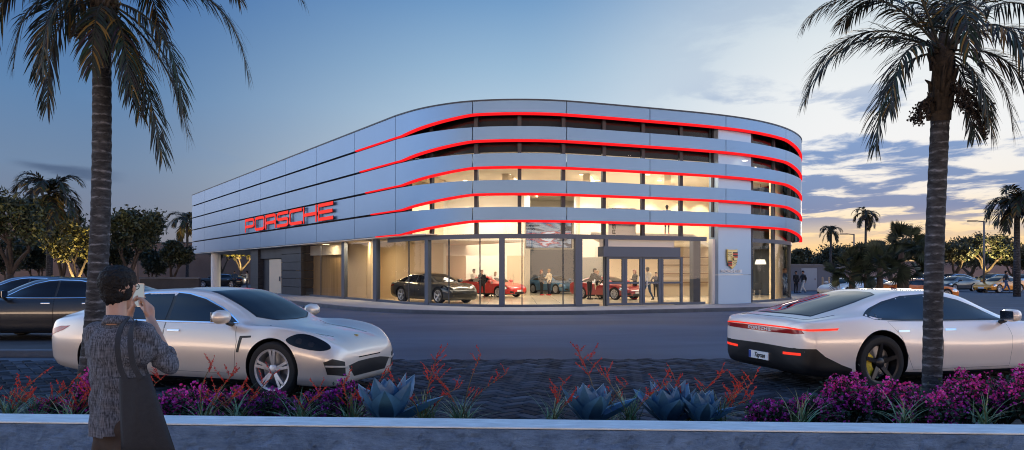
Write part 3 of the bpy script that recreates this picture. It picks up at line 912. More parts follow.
SPORT = [   # shorter two door coupe
    (-2.22, .46, .60, .68, .54, .82, .40, .865, .88), (-2.18, .36, .78, .66, .70, .87, .50, .91, .925), (-2.05, .28, .89, .66, .82, .91, .56, .95, .985),
    (-1.80, .22, .93, .66, .86, .955, .57, 1.00, 1.04), (-1.40, .18, .94, .66, .865, .975, .57, 1.09, 1.13), (-.90, .16, .93, .64, .84, .945, .56, 1.20, 1.245),
    (-.40, .15, .91, .61, .81, .905, .555, 1.255, 1.295), (0.05, .15, .90, .60, .80, .885, .56, 1.245, 1.29), (.45, .15, .90, .60, .80, .87, .575, 1.15, 1.21),
    (.80, .15, .905, .60, .81, .86, .60, 1.00, 1.06), (1.05, .15, .91, .60, .82, .855, .58, .88, .92), (1.35, .16, .915, .60, .82, .84, .50, .80, .825),
    (1.70, .17, .90, .58, .79, .78, .46, .735, .75), (1.98, .18, .85, .54, .73, .68, .43, .66, .67), (2.13, .20, .77, .50, .65, .595, .39, .59, .60),
    (2.20, .24, .67, .46, .55, .525, .34, .53, .54), (2.23, .30, .54, .44, .45, .48, .28, .485, .49)]

class Car:
    def __init__(s, table, name, wheels, wr, arch, sc=(1, 1, 1), nose=1.0, tail=1.0, dark=lambda c: c.z < .235):
        s.dark = dark
        sx, sy, sz = s.sc = sc
        s.nose, s.tail = nose, tail
        table = [(s.mx(r[0]), r[1] * sz, r[2] * sy, r[3] * sz, r[4] * sy, r[5] * sz, r[6] * sy, r[7] * sz, r[8] * sz) for r in table]
        s.name, s.t, s.wheels, s.wr, s.arch = name, table, [s.mx(w) for w in wheels], wr, arch
        xs = [r[0] for r in table]
        s.xs = xs
        s.f = {k: pchip(xs, [r[i + 1] for r in table]) for i, k in enumerate(KEYS)}
        s.body_mesh()
    def mx(s, x):
        return s.sc[0] * (-1.9 + (x + 1.9) * s.tail if x < -1.9 else x if x < 1.05 else 1.05 + (x - 1.05) * s.nose)
    def section(s, x):
        g = {k: s.f[k](x) for k in KEYS}
        pts = [(0, g['zb']), (g['hw'] * .80, g['zb']), (g['hw'] * .955, g['zb'] + .07), (g['hw'] * .985, lerp(g['zb'], g['zm'], .5)), (g['hw'], g['zm']),
               (lerp(g['hw'], g['wb'], .35), lerp(g['zm'], g['zbelt'], .62)), (g['wb'], g['zbelt']), (lerp(g['wb'], g['wr'], .5), lerp(g['zbelt'], g['zr'], .52)), (g['wr'], g['zr']), (g['wr'] * .55, lerp(g['zr'], g['zt'], .78)), (0, g['zt'])]
        P3 = [Vector((0, a, b)) for a, b in pts]
        return pts, catmull(P3, 5)
    def body_mesh(s):
        L0, L1 = s.xs[0], s.xs[-1]
        st = []
        n = 110
        for i in range(n + 1):
            u = i / n
            st.append(L0 + (L1 - L0) * (0.5 - 0.5 * math.cos(PI * u)) * 0.55 + (L1 - L0) * u * 0.45)
        rows = []
        for x in st:
            _, c = s.section(x)
            right = [Vector((x, -p.y, p.z)) for p in c]
            leftp = [Vector((x, p.y, p.z)) for p in reversed(c[1:-1])]
            rows.append(right + leftp)
        m = len(rows[0])
        vs = [v for r in rows for v in r]
        fs = []
        for i in range(len(rows) - 1):
            for j in range(m):
                fs.append((i * m + j, (i + 1) * m + j, (i + 1) * m + (j + 1) % m, i * m + (j + 1) % m))
        for base, i in ((0, 0), ((len(rows) - 1) * m, 1)):
            cpt = sum((vs[base + j] for j in range(m)), Vector()) / m
            vs.append(cpt); ci = len(vs) - 1
            for j in range(m):
                f = (base + j, base + (j + 1) % m, ci)
                fs.append(f if i == 1 else f[::-1])
        s.vs, s.fs = vs, fs
        me = bpy.data.meshes.new('body')
        me.from_pydata([tuple(v) for v in vs], [], fs)
        bm = bmesh.new(); bm.from_mesh(me)
        bmesh.ops.recalc_face_normals(bm, faces=bm.faces)
        bm.to_mesh(me)
        bmesh.ops.triangulate(bm, faces=bm.faces)
        bm.normal_update()
        s.bvh = BVHTree.FromBMesh(bm)
        bm.faces.ensure_lookup_table(); bm.verts.ensure_lookup_table()
        s.tri = [([v.co.copy() for v in f.verts], [v.normal.copy() for v in f.verts]) for f in bm.faces]
        bm.free()
        me.polygons.foreach_set('use_smooth', [True] * len(me.polygons))
        # cut the wheel arches
        cut = MB()
        for wx in s.wheels:
            for sgn in (-1, 1):
                n = 40; r = s.arch
                ring = []
                for y in (sgn * 0.58, sgn * 1.3):
                    for j in range(n):
                        t = 2 * PI * j / n
                        ring.append((wx + r * math.cos(t), y, s.wr + 0.015 + r * math.sin(t)))
                f = [tuple(range(n)), tuple(range(n, 2 * n))] + [(j, (j + 1) % n, n + (j + 1) % n, n + j) for j in range(n)]
                cut.add(ring, f)
        co = cut.build('cutter', M_black)
        o = bpy.data.objects.new('tmp', me); COL.objects.link(o)
        md = o.modifiers.new('b', 'BOOLEAN'); md.object = co; md.operation = 'DIFFERENCE'; md.solver = 'EXACT'
        dg = bpy.context.evaluated_depsgraph_get()
        out = bpy.data.meshes.new_from_object(o.evaluated_get(dg))
        bpy.data.objects.remove(o); bpy.data.objects.remove(co)
        out.materials.clear(); out.materials.append(M_black); out.materials.append(M_black)
        mi = []
        for p in out.polygons:
            c = p.center; well = 0
            for wx in s.wheels:
                d = math.hypot(c.x - wx, c.z - s.wr - 0.015)
                if d < s.arch * 0.999 and abs(c.y) > 0.5 and abs(c.y) < 1.2 and not (d < s.arch * .93 and abs(c.y) > .62): well = 1
            if s.dark(c): well = 1
            mi.append(well)
        out.polygons.foreach_set('material_index', mi)
        out.polygons.foreach_set('use_smooth', [True] * len(out.polygons))
        out.set_sharp_from_angle(angle=R(40))
        s.body = out
        out.name = 'car_body'
    # ---- patches laid on the body
    def hit(s, a, b, d):
        "d: 'side' (right), 'left', 'top', 'front', 'rear'; a,b are plane coordinates"
        sx, sy, sz = s.sc
        if d in ('right', 'left'): a, b = s.mx(a), b * sz
        elif d == 'top': a, b = s.mx(a), b * sy
        else: a, b = a * sy, b * sz
        o, r = {'right': (Vector((a, -3, b)), Vector((0, 1, 0))), 'left': (Vector((a, 3, b)), Vector((0, -1, 0))), 'top': (Vector((a, b, 4)), Vector((0, 0, -1))),
                'front': (Vector((5, a, b)), Vector((-1, 0, 0))), 'rear': (Vector((-5, a, b)), Vector((1, 0, 0)))}[d]
        loc, nrm, idx, dist = s.bvh.ray_cast(o, r)
        if loc is None: return None
        co, no = s.tri[idx]
        w = geometry.interpolate_bezier
        # barycentric
        v0, v1, v2 = co[1] - co[0], co[2] - co[0], loc - co[0]
        d00, d01, d11, d20, d21 = v0.dot(v0), v0.dot(v1), v1.dot(v1), v2.dot(v0), v2.dot(v1)
        den = d00 * d11 - d01 * d01
        if abs(den) < 1e-14: return loc, nrm
        v = (d11 * d20 - d01 * d21) / den; w_ = (d00 * d21 - d01 * d20) / den
        n = (no[0] * (1 - v - w_) + no[1] * v + no[2] * w_).normalized()
        return loc, n
    def patch(s, outline, d, offset, name, mat, parent, step=0.05, smooth_pts=0, keepn=True):
        pts = [Vector((p[0], p[1])) for p in outline]
        if smooth_pts:
            q = pts + [pts[0]]
            n = len(pts); res = []
            for i in range(n):
                p0, p1, p2, p3 = pts[i - 1], pts[i], pts[(i + 1) % n], pts[(i + 2) % n]
                for k in range(smooth_pts):
                    t = k / smooth_pts
                    res.append(0.5 * ((2 * p1) + (p2 - p0) * t + (2 * p0 - 5 * p1 + 4 * p2 - p3) * t * t + (3 * p1 - p0 - 3 * p2 + p3) * t ** 3))
            pts = res
        # densify the border
        bd = []
        for i in range(len(pts)):
            a, b = pts[i], pts[(i + 1) % len(pts)]
            k = max(1, int(math.ceil((b - a).length / step)))
            bd += [a.lerp(b, j / k) for j in range(k)]
        x0, x1 = min(p.x for p in bd), max(p.x for p in bd); y0, y1 = min(p.y for p in bd), max(p.y for p in bd)
        ins = []
        def inside(p):
            c = False
            for i in range(len(bd)):
                a, b = bd[i], bd[i - 1]
                if (a.y > p.y) != (b.y > p.y) and p.x < (b.x - a.x) * (p.y - a.y) / (b.y - a.y) + a.x: c = not c
            return c
        nx, ny = int((x1 - x0) / step), int((y1 - y0) / step)
        for i in range(1, nx + 1):
            for j in range(1, ny + 1):
                p = Vector((x0 + i * (x1 - x0) / (nx + 1), y0 + j * (y1 - y0) / (ny + 1)))
                if inside(p) and min((p - q).length for q in bd) > step * 0.35: ins.append(p)
        allp = bd + ins
        ed = [(i, (i + 1) % len(bd)) for i in range(len(bd))]
        vco, _, faces, *_r = geometry.delaunay_2d_cdt(allp, ed, [list(range(len(bd)))], 1, 1e-5)
        vs, ns, ok = [], [], []
        for p in vco:
            h = s.hit(p.x, p.y, d)
            if h is None: vs.append(Vector((0, 0, 0))); ns.append(Vector((0, 0, 1))); ok.append(False); continue
            vs.append(h[0] + h[1] * offset); ns.append(h[1]); ok.append(True)
        fl = []
        for f in faces:
            if not all(ok[i] for i in f): continue
            a, b, c = (vs[i] for i in f[:3])
            if max((a - b).length, (b - c).length, (a - c).length) > 0.6: continue
            if (b - a).cross(c - a).dot(ns[f[0]]) < 0: f = f[::-1]
            fl.append(tuple(f))
        # rim so the patch has an edge
        nb = len(vs)
        used = {}
        cnt = {}
        for f in fl:
            for i in range(len(f)):
                e = (f[i], f[(i + 1) % len(f)])
                cnt[tuple(sorted(e))] = cnt.get(tuple(sorted(e)), 0) + 1
        rim = []
        for f in fl:
            for i in range(len(f)):
                e = (f[i], f[(i + 1) % len(f)])
                if cnt[tuple(sorted(e))] == 1:
                    for v in e:
                        if v not in used:
                            used[v] = len(vs); vs.append(vs[v] - ns[v] * (offset + 0.004)); ns.append(ns[v])
                    rim.append((e[1], e[0], used[e[0]], used[e[1]]))
        me = bpy.data.meshes.new(name)
        me.from_pydata([tuple(v) for v in vs], [], fl + rim)
        me.materials.append(mat)
        me.polygons.foreach_set('use_smooth', [True] * len(me.polygons))
        if keepn: me.normals_split_custom_set_from_vertices([tuple(n) for n in ns])
        o = bpy.data.objects.new(name, me)
        return link(o, parent)
    def seam(s, line, d, width, name, mat, parent, offset=0.003, closed=False, smooth_pts=0):
        pts = [Vector((p[0], p[1], 0)) for p in line]
        if smooth_pts: pts = catmull(pts, smooth_pts)
        den = []
        for a, b in zip(pts, pts[1:] + ([pts[0]] if closed else [])):
            k = max(1, int((b - a).length / 0.04)); den += [a.lerp(b, j / k) for j in range(k)]
        if not closed: den.append(pts[-1])
        hs = [s.hit(p.x, p.y, d) for p in den]
        hs = [h for h in hs if h]
        n = len(hs); vs, fs, ns = [], [], []
        for i in range(n):
            a = hs[(i - 1) % n if closed else max(i - 1, 0)][0]; b = hs[(i + 1) % n if closed else min(i + 1, n - 1)][0]
            t = (b - a).normalized(); c = hs[i][1].cross(t).normalized()
            base = hs[i][0]
            vs += [base + c * width / 2 - hs[i][1] * .004, base + c * width / 2 + hs[i][1] * offset, base - c * width / 2 + hs[i][1] * offset, base - c * width / 2 - hs[i][1] * .004]
        for i in range(n if closed else n - 1):
            j = (i + 1) % n
            for k in range(3): fs.append((i * 4 + k, i * 4 + k + 1, j * 4 + k + 1, j * 4 + k))
        mb = MB(); mb.add(vs, fs)
        return mb.build(name, mat, parent, smooth='auto')

def sh(pts, dx=0, dz=0): return [(p[0] + dx, p[1] + dz) for p in pts]
def mirror_y(pts): return [(p[0], -p[1]) for p in pts]

def wheel(parent, x, y, r, width, style, caliper=None):
    "wheel with its outer face towards sign(y)"
    sg = -1 if y < 0 else 1
    w = empty('wheel', (x, y, r), 0, parent)
    yo = sg * width / 2
    rr = r * 0.74
    t = MB()
    prof = [(rr, -width / 2 + .01), (rr + .03, -width / 2), (r * .94, -width / 2 + .005), (r * .985, -width / 2 + .03), (r, -width / 2 + .06), (r, -.02), (r * .985, -.018), (r * .985, -.012), (r, -.01), (r, .05), (r * .985, .052), (r * .985, .058), (r, .06), (r, width / 2 - .06), (r * .985, width / 2 - .03), (r * .94, width / 2 - .005), (rr + .03, width / 2), (rr, width / 2 - .01)]
    t.lathe(prof, 48, axis='y'); t.build('tyre', M_tyre, w, smooth='auto')
    rm = MB()
    yb = sg * (width / 2 - 0.012)
    rm.lathe([(rr + .002, -width / 2 + .012), (rr - .03, -width / 2 + .02), (rr - .035, 0), (rr - .03, width / 2 - .04), (rr - .012, width / 2 - .012), (rr + .002, width / 2 - .012)], 48, axis='y')
    def spoke(a0, w0, w1, r0, r1, bend=0.03):
        ca, sa = math.cos(a0), math.sin(a0)
        v = []
        for rad, hwid, dep, dy in ((r0, w0, .05, bend), (lerp(r0, r1, .55), lerp(w0, w1, .5), .04, bend * .3), (r1, w1, .035, 0.0)):
            for sx, yy in ((-1, yb - sg * dy), (1, yb - sg * dy), (1, yb - sg * (dy + dep)), (-1, yb - sg * (dy + dep))):
                v.append((ca * rad - sa * sx * hwid, yy, sa * rad + ca * sx * hwid))
        f = [(0, 1, 2, 3), (8, 9, 10, 11)]
        for k in (0, 4):
            for j in range(4): f.append((k + j, k + (j + 1) % 4, k + 4 + (j + 1) % 4, k + 4 + j))
        rm.add(v, f)
    if style == 'twin':
        for k in range(5):
            a = 2 * PI * k / 5 + PI / 2
            spoke(a - 0.13, .018, .02, .055, rr - .02); spoke(a + 0.13, .018, .02, .055, rr - .02)
            ca, sa = math.cos(a), math.sin(a)
        mat = M_rim
    elif style == 'five':
        for k in range(5):
            a = 2 * PI * k / 5 + PI / 2
            spoke(a, .034, .024, .05, rr - .015, .045)
        mat = M_rimdark
    else:
        for k in range(10): spoke(2 * PI * k / 10 + .1, .014, .016, .05, rr - .02)
        mat = M_rim if style == 'ten' else M_rimdark
    rm.lathe([(0.0, 0.03), (.05, .028), (.075, .015), (.08, -.04), (0, -.04)] if sg > 0 else [(0.0, -0.03), (.05, -.028), (.075, -.015), (.08, .04), (0, .04)], 20, (0, yb - sg * .05, 0), axis='y')
    rm.build('rim', mat, w, smooth='auto')
    d = MB(); d.lathe([(0.06, 0.0), (rr * .80, 0.0), (rr * .80, .02), (0.06, .02)], 32, (0, yb - sg * .13, 0), axis='y'); d.build('brake_disc', M_disc, w, smooth='auto')
    if caliper:
        c = MB()
        for k in range(9):
            pass
        vs = []
        for k in range(9):
            a = R(140) + R(95) * k / 8
            for rad in (rr * .46, rr * .88):
                for yy in (yb - sg * .055, yb - sg * .16): vs.append((rad * math.cos(a), yy, rad * math.sin(a)))
        fs = []
        for k in range(8):
            b0, b1 = k * 4, k * 4 + 4
            for (p, q) in ((0, 1), (1, 3), (3, 2), (2, 0)): fs.append((b0 + p, b0 + q, b1 + q, b1 + p))
        fs += [(0, 1, 3, 2), (32, 33, 35, 34)]
        c.add(vs, fs); c.build('brake_caliper', caliper, w)
    return w

def mirror(parent, x, y, z, mat, sg):
    m = MB()
    # shell: a rounded wedge
    prof = [(-.085, .30), (-.07, .80), (-.02, 1.0), (.05, .92), (.10, .55), (.12, .1)]
    n = 16; vs = []
    for dx_, k in prof:
        for j in range(n):
            t = 2 * PI * j / n
            c_, s_ = math.cos(t), math.sin(t)
            sq = lambda u: math.copysign(abs(u) ** .75, u)
            vs.append((x + dx_, y + sg * .16 + .145 * k * sq(c_), z + .098 * k * sq(s_) + .025))
    fs = [tuple(range(n)), tuple((len(prof) - 1) * n + j for j in range(n))]
    for i in range(len(prof) - 1):
        for j in range(n): fs.append((i * n + j, i * n + (j + 1) % n, (i + 1) * n + (j + 1) % n, (i + 1) * n + j))
    m.add(vs, fs)
    o = m.build('wing_mirror', mat, parent, smooth='auto')
    a = MB(); a.tube([(x + .02, y - sg * .05, z - .09), (x + .01, y + sg * .06, z - .06)], [.035, .028], 8); a.build('mirror_arm', M_black, o)
    g = MB(); g.obox((x - .088, y + sg * .16, z + .025), (1, 0, 0), (0, 1, 0), (0, 0, 1), .003, .11, .068); g.build('mirror_glass', M_chrome, o)
    return o

def text_mesh(txt, size, depth, name, mat, parent, shear=0.0, sx=1.0, bold=0.0, spacing=1.0):
    "text in local XZ plane facing -Y, centred"
    cu = bpy.data.curves.new(name, 'FONT'); cu.body = txt; cu.size = size; cu.extrude = depth; cu.shear = shear; cu.offset = bold; cu.space_character = spacing
    cu.align_x = 'CENTER'; cu.align_y = 'CENTER'; cu.resolution_u = 3
    o = bpy.data.objects.new('t', cu); COL.objects.link(o)
    me = bpy.data.meshes.new_from_object(o.evaluated_get(bpy.context.evaluated_depsgraph_get()))
    bpy.data.objects.remove(o)
    me.transform(Matrix.Rotation(R(90), 4, 'X') @ Matrix.Diagonal((sx, 1, 1, 1)))
    me.materials.clear(); me.materials.append(mat); me.name = name
    r = bpy.data.objects.new(name, me)
    return link(r, parent)

# strokes of the wide dealership capitals on a 0..1 x 0..1 cell
def wide_letters(word, h, depth, asp=1.42, gap=0.26, st=0.2, mb=None, per=False):
    "returns list of (letter, MB) in the XZ plane, y from 0 to -depth, origin at left base"
    G = {'P': [[(0, 0), (0, 1), (.88, 1), (1, .9), (1, .46), (.88, .38), (.0, .38)]],
         'O': [[(.12, 0), (0, .12), (0, .88), (.12, 1), (.88, 1), (1, .88), (1, .12), (.88, 0), (.12, 0), (0.03, .1)]],
         'R': [[(0, 0), (0, 1), (.88, 1), (1, .9), (1, .52), (.88, .42), (0, .42)], [(.86, .42), (1, .32), (1, 0)]],
         'S': [[(1, 1), (.12, 1), (0, .9), (0, .62), (.12, .52), (.88, .52), (1, .42), (1, .1), (.88, 0), (0, 0)]],
         'C': [[(1, 1), (.12, 1), (0, .88), (0, .12), (.12, 0), (1, 0)]],
         'H': [[(0, 0), (0, 1)], [(1, 0), (1, 1)], [(0, .5), (1, .5)]],
         'E': [[(1, 1), (0, 1), (0, 0), (1, 0)], [(0, .5), (.96, .5)]]}
    res = []; x = 0.0
    w = h * asp
    for ch in word:
        m = mb if mb is not None else MB()
        for q, line in enumerate(G[ch]):
            hs = st * h / 2
            pts = [Vector((x + hs + p[0] * (w - 2 * hs), 0, hs + p[1] * (h - 2 * hs))) for p in line]
            n = len(pts)
            L_, R_ = [], []
            for i in range(n):
                d0 = (pts[i] - pts[i - 1]).normalized() if i else None
                d1 = (pts[i + 1] - pts[i]).normalized() if i < n - 1 else None
                if d0 is None: d0 = d1
                if d1 is None: d1 = d0
                n0, n1 = Vector((-d0.z, 0, d0.x)), Vector((-d1.z, 0, d1.x))
                b = (n0 + n1); b = b / max(0.3, b.dot(n0)) if b.length > 1e-6 else n0
                e = Vector()
                if i == 0: e = -d1 * hs
                if i == n - 1: e = d0 * hs
                L_.append(pts[i] + b * hs + e); R_.append(pts[i] - b * hs + e)
            dy = depth + 0.002 * q
            vs = []
            for a, b in zip(L_, R_):
                vs += [(a.x, -dy, a.z), (b.x, -dy, b.z), (b.x, 0, b.z), (a.x, 0, a.z)]
            fs = [(0, 1, 2, 3), tuple((n - 1) * 4 + k for k in range(4))]
            for i in range(n - 1):
                for k in range(4): fs.append((i * 4 + k, i * 4 + (k + 1) % 4, i * 4 + 4 + (k + 1) % 4, i * 4 + 4 + k))
            m.add(vs, fs)
        if mb is None: res.append((ch, m))
        x += w + gap * h
    return res, x - gap * h

def set_body_paint(o, mat):
    o.material_slots[0].link = 'OBJECT'; o.material_slots[0].material = mat
    if len(o.material_slots) > 1:
        o.material_slots[1].link = 'OBJECT'; o.material_slots[1].material = M_black

def put_body(car, root, mat):
    b = bpy.data.objects.new('body', car.body); link(b, root); set_body_paint(b, mat); return b
# ------------------------------------------------------------------ the car kinds
def sym(half):
    "closed outline from the y >= 0 half, first and last points on the centre line"
    return half + [(p[0], -p[1]) for p in reversed(half) if abs(p[1]) > 1e-6]
def symf(half):
    return half + [(-p[0], p[1]) for p in reversed(half) if abs(p[0]) > 1e-6]

def inset_poly(pts, k):
    c = (sum(p[0] for p in pts) / len(pts), sum(p[1] for p in pts) / len(pts))
    return [(c[0] + (p[0] - c[0]) * k, c[1] + (p[1] - c[1]) * k) for p in pts]

def plate(parent, car, y0, z0, side, txt=None, w=0.25, h=0.058):
    hit = car.hit(y0, z0, side)
    if not hit: return
    p = hit[0]; sg = 1 if side == 'front' else -1
    m = MB(); m.obox((p.x + sg * .012, 0, p.z), (1, 0, 0), (0, 1, 0), (0, 0, 1), .012, w, h)
    o = m.build('number_plate', M_plate, parent)
    if txt:
        b = MB(); b.obox((p.x + sg * .0255, -sg * (w - .03), p.z), (1, 0, 0), (0, 1, 0), (0, 0, 1), .0016, .03, h * .94); b.build('plate_band', M_blue, o)
        t = text_mesh(txt, .10, .002, 'plate_lettering', M_black, o, shear=.35, bold=.0025)
        t.location = (p.x - .026, -.03, p.z); t.rotation_euler = (0, 0, R(-90))
    return o

def handle(parent, car, x, z, mat, d='right', w=.11):
    h = car.hit(x, z, d)
    if not h: return
    p, n = h
    u = Vector((1, 0, 0)); u = (u - n * u.dot(n)).normalized(); v = n.cross(u)
    m = MB(); m.obox(p + n * .012, u, v, n, w, .014, .014)
    return m.build('handle', mat, parent, bevel=.006)

def make_sedan(root, pm, car, style='twin', fplate=False):
    b = put_body(car, root, pm)
    for d in ('right', 'left'):
        dlo = [(.96, .965), (.62, 1.155), (.30, 1.28), (0, 1.345), (-.24, 1.362), (-.7, 1.35), (-1.17, 1.268), (-1.53, 1.155), (-1.80, 1.05), (-1.66, 1.0), (-1.2, .975), (-.2, .965)]
        fw = [(.90, .985), (.62, 1.125), (.30, 1.25), (0, 1.318), (-.21, 1.336), (-.21, .985)]
        rw = [(-.27, .985), (-.27, 1.338), (-.7, 1.326), (-1.15, 1.245), (-1.5, 1.135), (-1.72, 1.058), (-1.62, 1.022), (-1.2, .995)]
        car.patch(dlo, d, .002, 'window_surround', M_black, root, .06)
        car.seam(dlo, d, .020, 'window_trim', M_chrome, root, .006, closed=True)
        for w in (fw, rw): car.patch(w, d, .006, 'side_window', M_tint, root, .06)
        d1 = [(.95, .95), (1.01, .72), (.96, .30), (-.23, .30), (-.23, .95)]
        d2 = [(-.25, .95), (-.25, .30), (-.80, .30), (-.93, .52), (-1.06, .76), (-1.28, .965)]
        for dd, hx in ((d1, -.06), (d2, -1.0)):
            car.patch(inset_poly(dd, 1.012), d, .0015, 'door_gap', M_gap, root, .06)
            q = car.patch(dd, d, .0035, 'door', pm, root, .06)
            handle(q, car, hx, .845, M_chrome, d)
        car.patch([(1.015, .585), (1.06, .80), (1.24, .81), (1.24, .785), (1.10, .775), (1.055, .585)], d, .005, 'fender_vent', M_black, root, .04)
        hl = [(1.79, .775), (1.93, .842), (2.10, .832), (2.28, .755), (2.37, .665), (2.27, .635), (2.04, .665), (1.87, .71)]
        h = car.patch(hl, d, .006, 'headlight', M_lens, root, .04, smooth_pts=4)
        for (hx, hz, rr) in ((1.98, .755, .045), (2.15, .715, .04)):
            ring = [(hx + rr * math.cos(2 * PI * k / 14), hz + rr * .8 * math.sin(2 * PI * k / 14)) for k in range(14)]
            car.patch(ring, d, .0085, 'lamp_reflector', M_rimdark, h, .03)
        car.patch([(-2.42, .80), (-2.15, .86), (-1.95, .87), (-2.1, .80), (-2.38, .72)], d, .006, 'tail_light', M_taillens, root, .04)
    ws = sym([(1.27, 0), (1.225, .35), (1.075, .60), (.67, .575), (.29, .545), (.335, .3), (.355, 0)])
    car.patch(inset_poly(ws, 1.03), 'top', .002, 'windscreen_surround', M_black, root, .07)
    car.patch(ws, 'top', .006, 'windscreen', M_tint, root, .07)
    rw = sym([(-.85, 0), (-.88, .35), (-1.0, .50), (-1.72, .54), (-1.8, .3), (-1.83, 0)])
    car.patch(rw, 'top', .005, 'rear_window', M_tint, root, .07)
    car.patch(symf([(0, .27), (.42, .27), (.56, .42), (.3, .455), (0, .46)]), 'front', .005, 'grille', M_black, root, .05)
    car.patch(symf([(0, .50), (.28, .50), (.30, .515), (0, .515)]), 'front', .005, 'bumper_line', M_gap, root, .05)
    for sg in (-1, 1):
        car.patch([(sg * .62, .29), (sg * .84, .33), (sg * .875, .49), (sg * .81, .53), (sg * .64, .48)][::sg], 'front', .005, 'air_intake', M_black, root, .04)
        car.seam([(sg * .57, .41), (sg * .86, .44)], 'front', .022, 'intake_bar', pm, root, .02)
        car.seam([(1.30, sg * .60), (1.6, sg * .56), (1.95, sg * .50), (2.2, sg * .44)], 'top', .008, 'bonnet_gap', M_gap, root, .002, smooth_pts=4)
    em = MB(); h = car.hit(2.28, 0, 'top')
    if h:
        em.ball((h[0].x, 0, h[0].z), (.045, .035, .012), 12); em.build('badge', pbr('badge gold', (.6, .4, .1), .3, metal=.6) if 'badge gold' not in bpy.data.materials else bpy.data.materials['badge gold'], root, smooth=True)
    if fplate: plate(root, car, 0, .36, 'front')
    plate(root, car, 0, .60, 'rear')
    sy = car.sc[1]
    for wx in car.wheels:
        for sg in (-1, 1): wheel(root, wx, sg * (.955 * sy - .14), car.wr, .27, style)
    for sg in (-1, 1): mirror(root, car.mx(.86), sg * .90 * sy, 1.03 * car.sc[2], pm, sg)

def make_coupe(root, pm, car):
    put_body(car, root, pm)
    for d in ('right', 'left'):
        dlo = [(1.03, .925), (.62, 1.115), (.3, 1.225), (-.05, 1.295), (-.32, 1.31), (-.75, 1.287), (-1.12, 1.213), (-1.43, 1.12), (-1.66, 1.03), (-1.5, .975), (-1.0, .95), (-.3, .935)]
        fw = [(.97, .945), (.62, 1.09), (.3, 1.20), (-.05, 1.268), (-.28, 1.284), (-.28, .953)]
        rw = [(-.33, .955), (-.33, 1.285), (-.75, 1.262), (-1.1, 1.19), (-1.4, 1.10), (-1.57, 1.03), (-1.42, .992), (-1.0, .97)]
        car.patch(dlo, d, .002, 'window_surround', M_black, root, .06)
        for w in (fw, rw): car.patch(w, d, .006, 'side_window', M_tint, root, .06)
        d1 = [(.98, .91), (1.03, .70), (.98, .27), (-.29, .27), (-.29, .925)]
        d2 = [(-.31, .925), (-.31, .27), (-.84, .27), (-.97, .50), (-1.08, .74), (-1.28, .945)]
        for dd, hx in ((d1, -.12), (d2, -1.02)):
            car.patch(inset_poly(dd, 1.012), d, .0015, 'door_gap', M_gap, root, .06)
            q = car.patch(dd, d, .0035, 'door', pm, root, .06)
            hh = [(hx - .11, .80), (hx + .10, .80), (hx + .11, .825), (hx - .10, .83)]
            car.patch(hh, d, .008, 'handle', M_chrome, q, .03)
        car.patch([(-2.42, .86), (-2.08, .872), (-2.10, .845), (-2.42, .833)], d, .0065, 'tail_light', M_tail, root, .03)
        car.patch([(-2.475, .595), (-2.35, .60), (-2.25, .495), (-2.05, .375), (-1.93, .32), (-1.93, .275), (-2.1, .272), (-2.30, .30), (-2.44, .40)], d, .005, 'bumper_trim', M_black, root, .05)
        hl = [(1.72, .70), (1.86, .76), (2.05, .73), (2.25, .62), (2.22, .55), (1.98, .60)]
        car.patch(hl, d, .006, 'headlight', M_lens, root, .04, smooth_pts=3)
    ws = sym([(1.36, 0), (1.31, .35), (1.15, .60), (.8, .57), (.42, .525), (.45, .3), (.47, 0)])
    car.patch(ws, 'top', .006, 'windscreen', M_tint, root, .07)
    rw = sym([(-.95, 0), (-.97, .3), (-1.07, .47), (-1.5, .545), (-1.9, .58), (-2.2, .60), (-2.29, .3), (-2.31, 0)])
    car.patch(inset_poly(rw, 1.03), 'top', .002, 'window_surround', M_black, root, .07)
    car.patch(rw, 'top', .006, 'rear_window', M_tint, root, .07)
    # rear face
    car.patch(symf([(0, .34), (.60, .34), (.84, .38), (.92, .44), (.92, .598), (.62, .59), (0, .60)]), 'rear', .005, 'rear_bumper', M_black, root, .05)
    car.patch(symf([(0, .775), (.70, .785), (.84, .80), (.80, .845), (0, .85)]), 'rear', .004, 'light_panel', M_taillens, root, .04)
    car.patch(symf([(0, .858), (.55, .856), (.86, .838), (.90, .834), (.90, .852), (.60, .876), (0, .878)]), 'rear', .007, 'tail_light', M_tail, root, .03)
    for sg in (-1, 1):
        car.patch([(sg * .50, .49), (sg * .80, .50), (sg * .80, .535), (sg * .50, .525)][::sg], 'rear', .010, 'reflector', M_tail, root, .03)  # shine of the reflectors made with the glowing tail light material
    plate(root, car, 0, .42, 'rear', 'Taycan')
    h = car.hit(0, .813, 'rear')
    m = MB(); wide_letters('PORSCHE', .042, .006, mb=m, asp=1.5, gap=.55)
    wd = 7 * .042 * 1.5 + 6 * .55 * .042
    o = m.build('rear_lettering', M_white, root); o.location = (h[0].x - .006, wd / 2, h[0].z - .021); o.rotation_euler = (0, 0, R(-90))
    car.seam([(-2.0, -.74), (-2.30, -.70), (-2.40, -.35), (-2.42, 0), (-2.40, .35), (-2.30, .70), (-2.0, .74)], 'top', .008, 'boot_gap', M_gap, root, .002, smooth_pts=6)
    plate(root, car, 0, .36, 'front')
    sy = car.sc[1]
    for i, wx in enumerate(car.wheels):
        for sg in (-1, 1): wheel(root, wx, sg * (.97 * sy - .145), car.wr, .28, 'five', M_yellow)
    for sg in (-1, 1): mirror(root, car.mx(.88), sg * .90 * sy, .985 * car.sc[2], pm, sg)

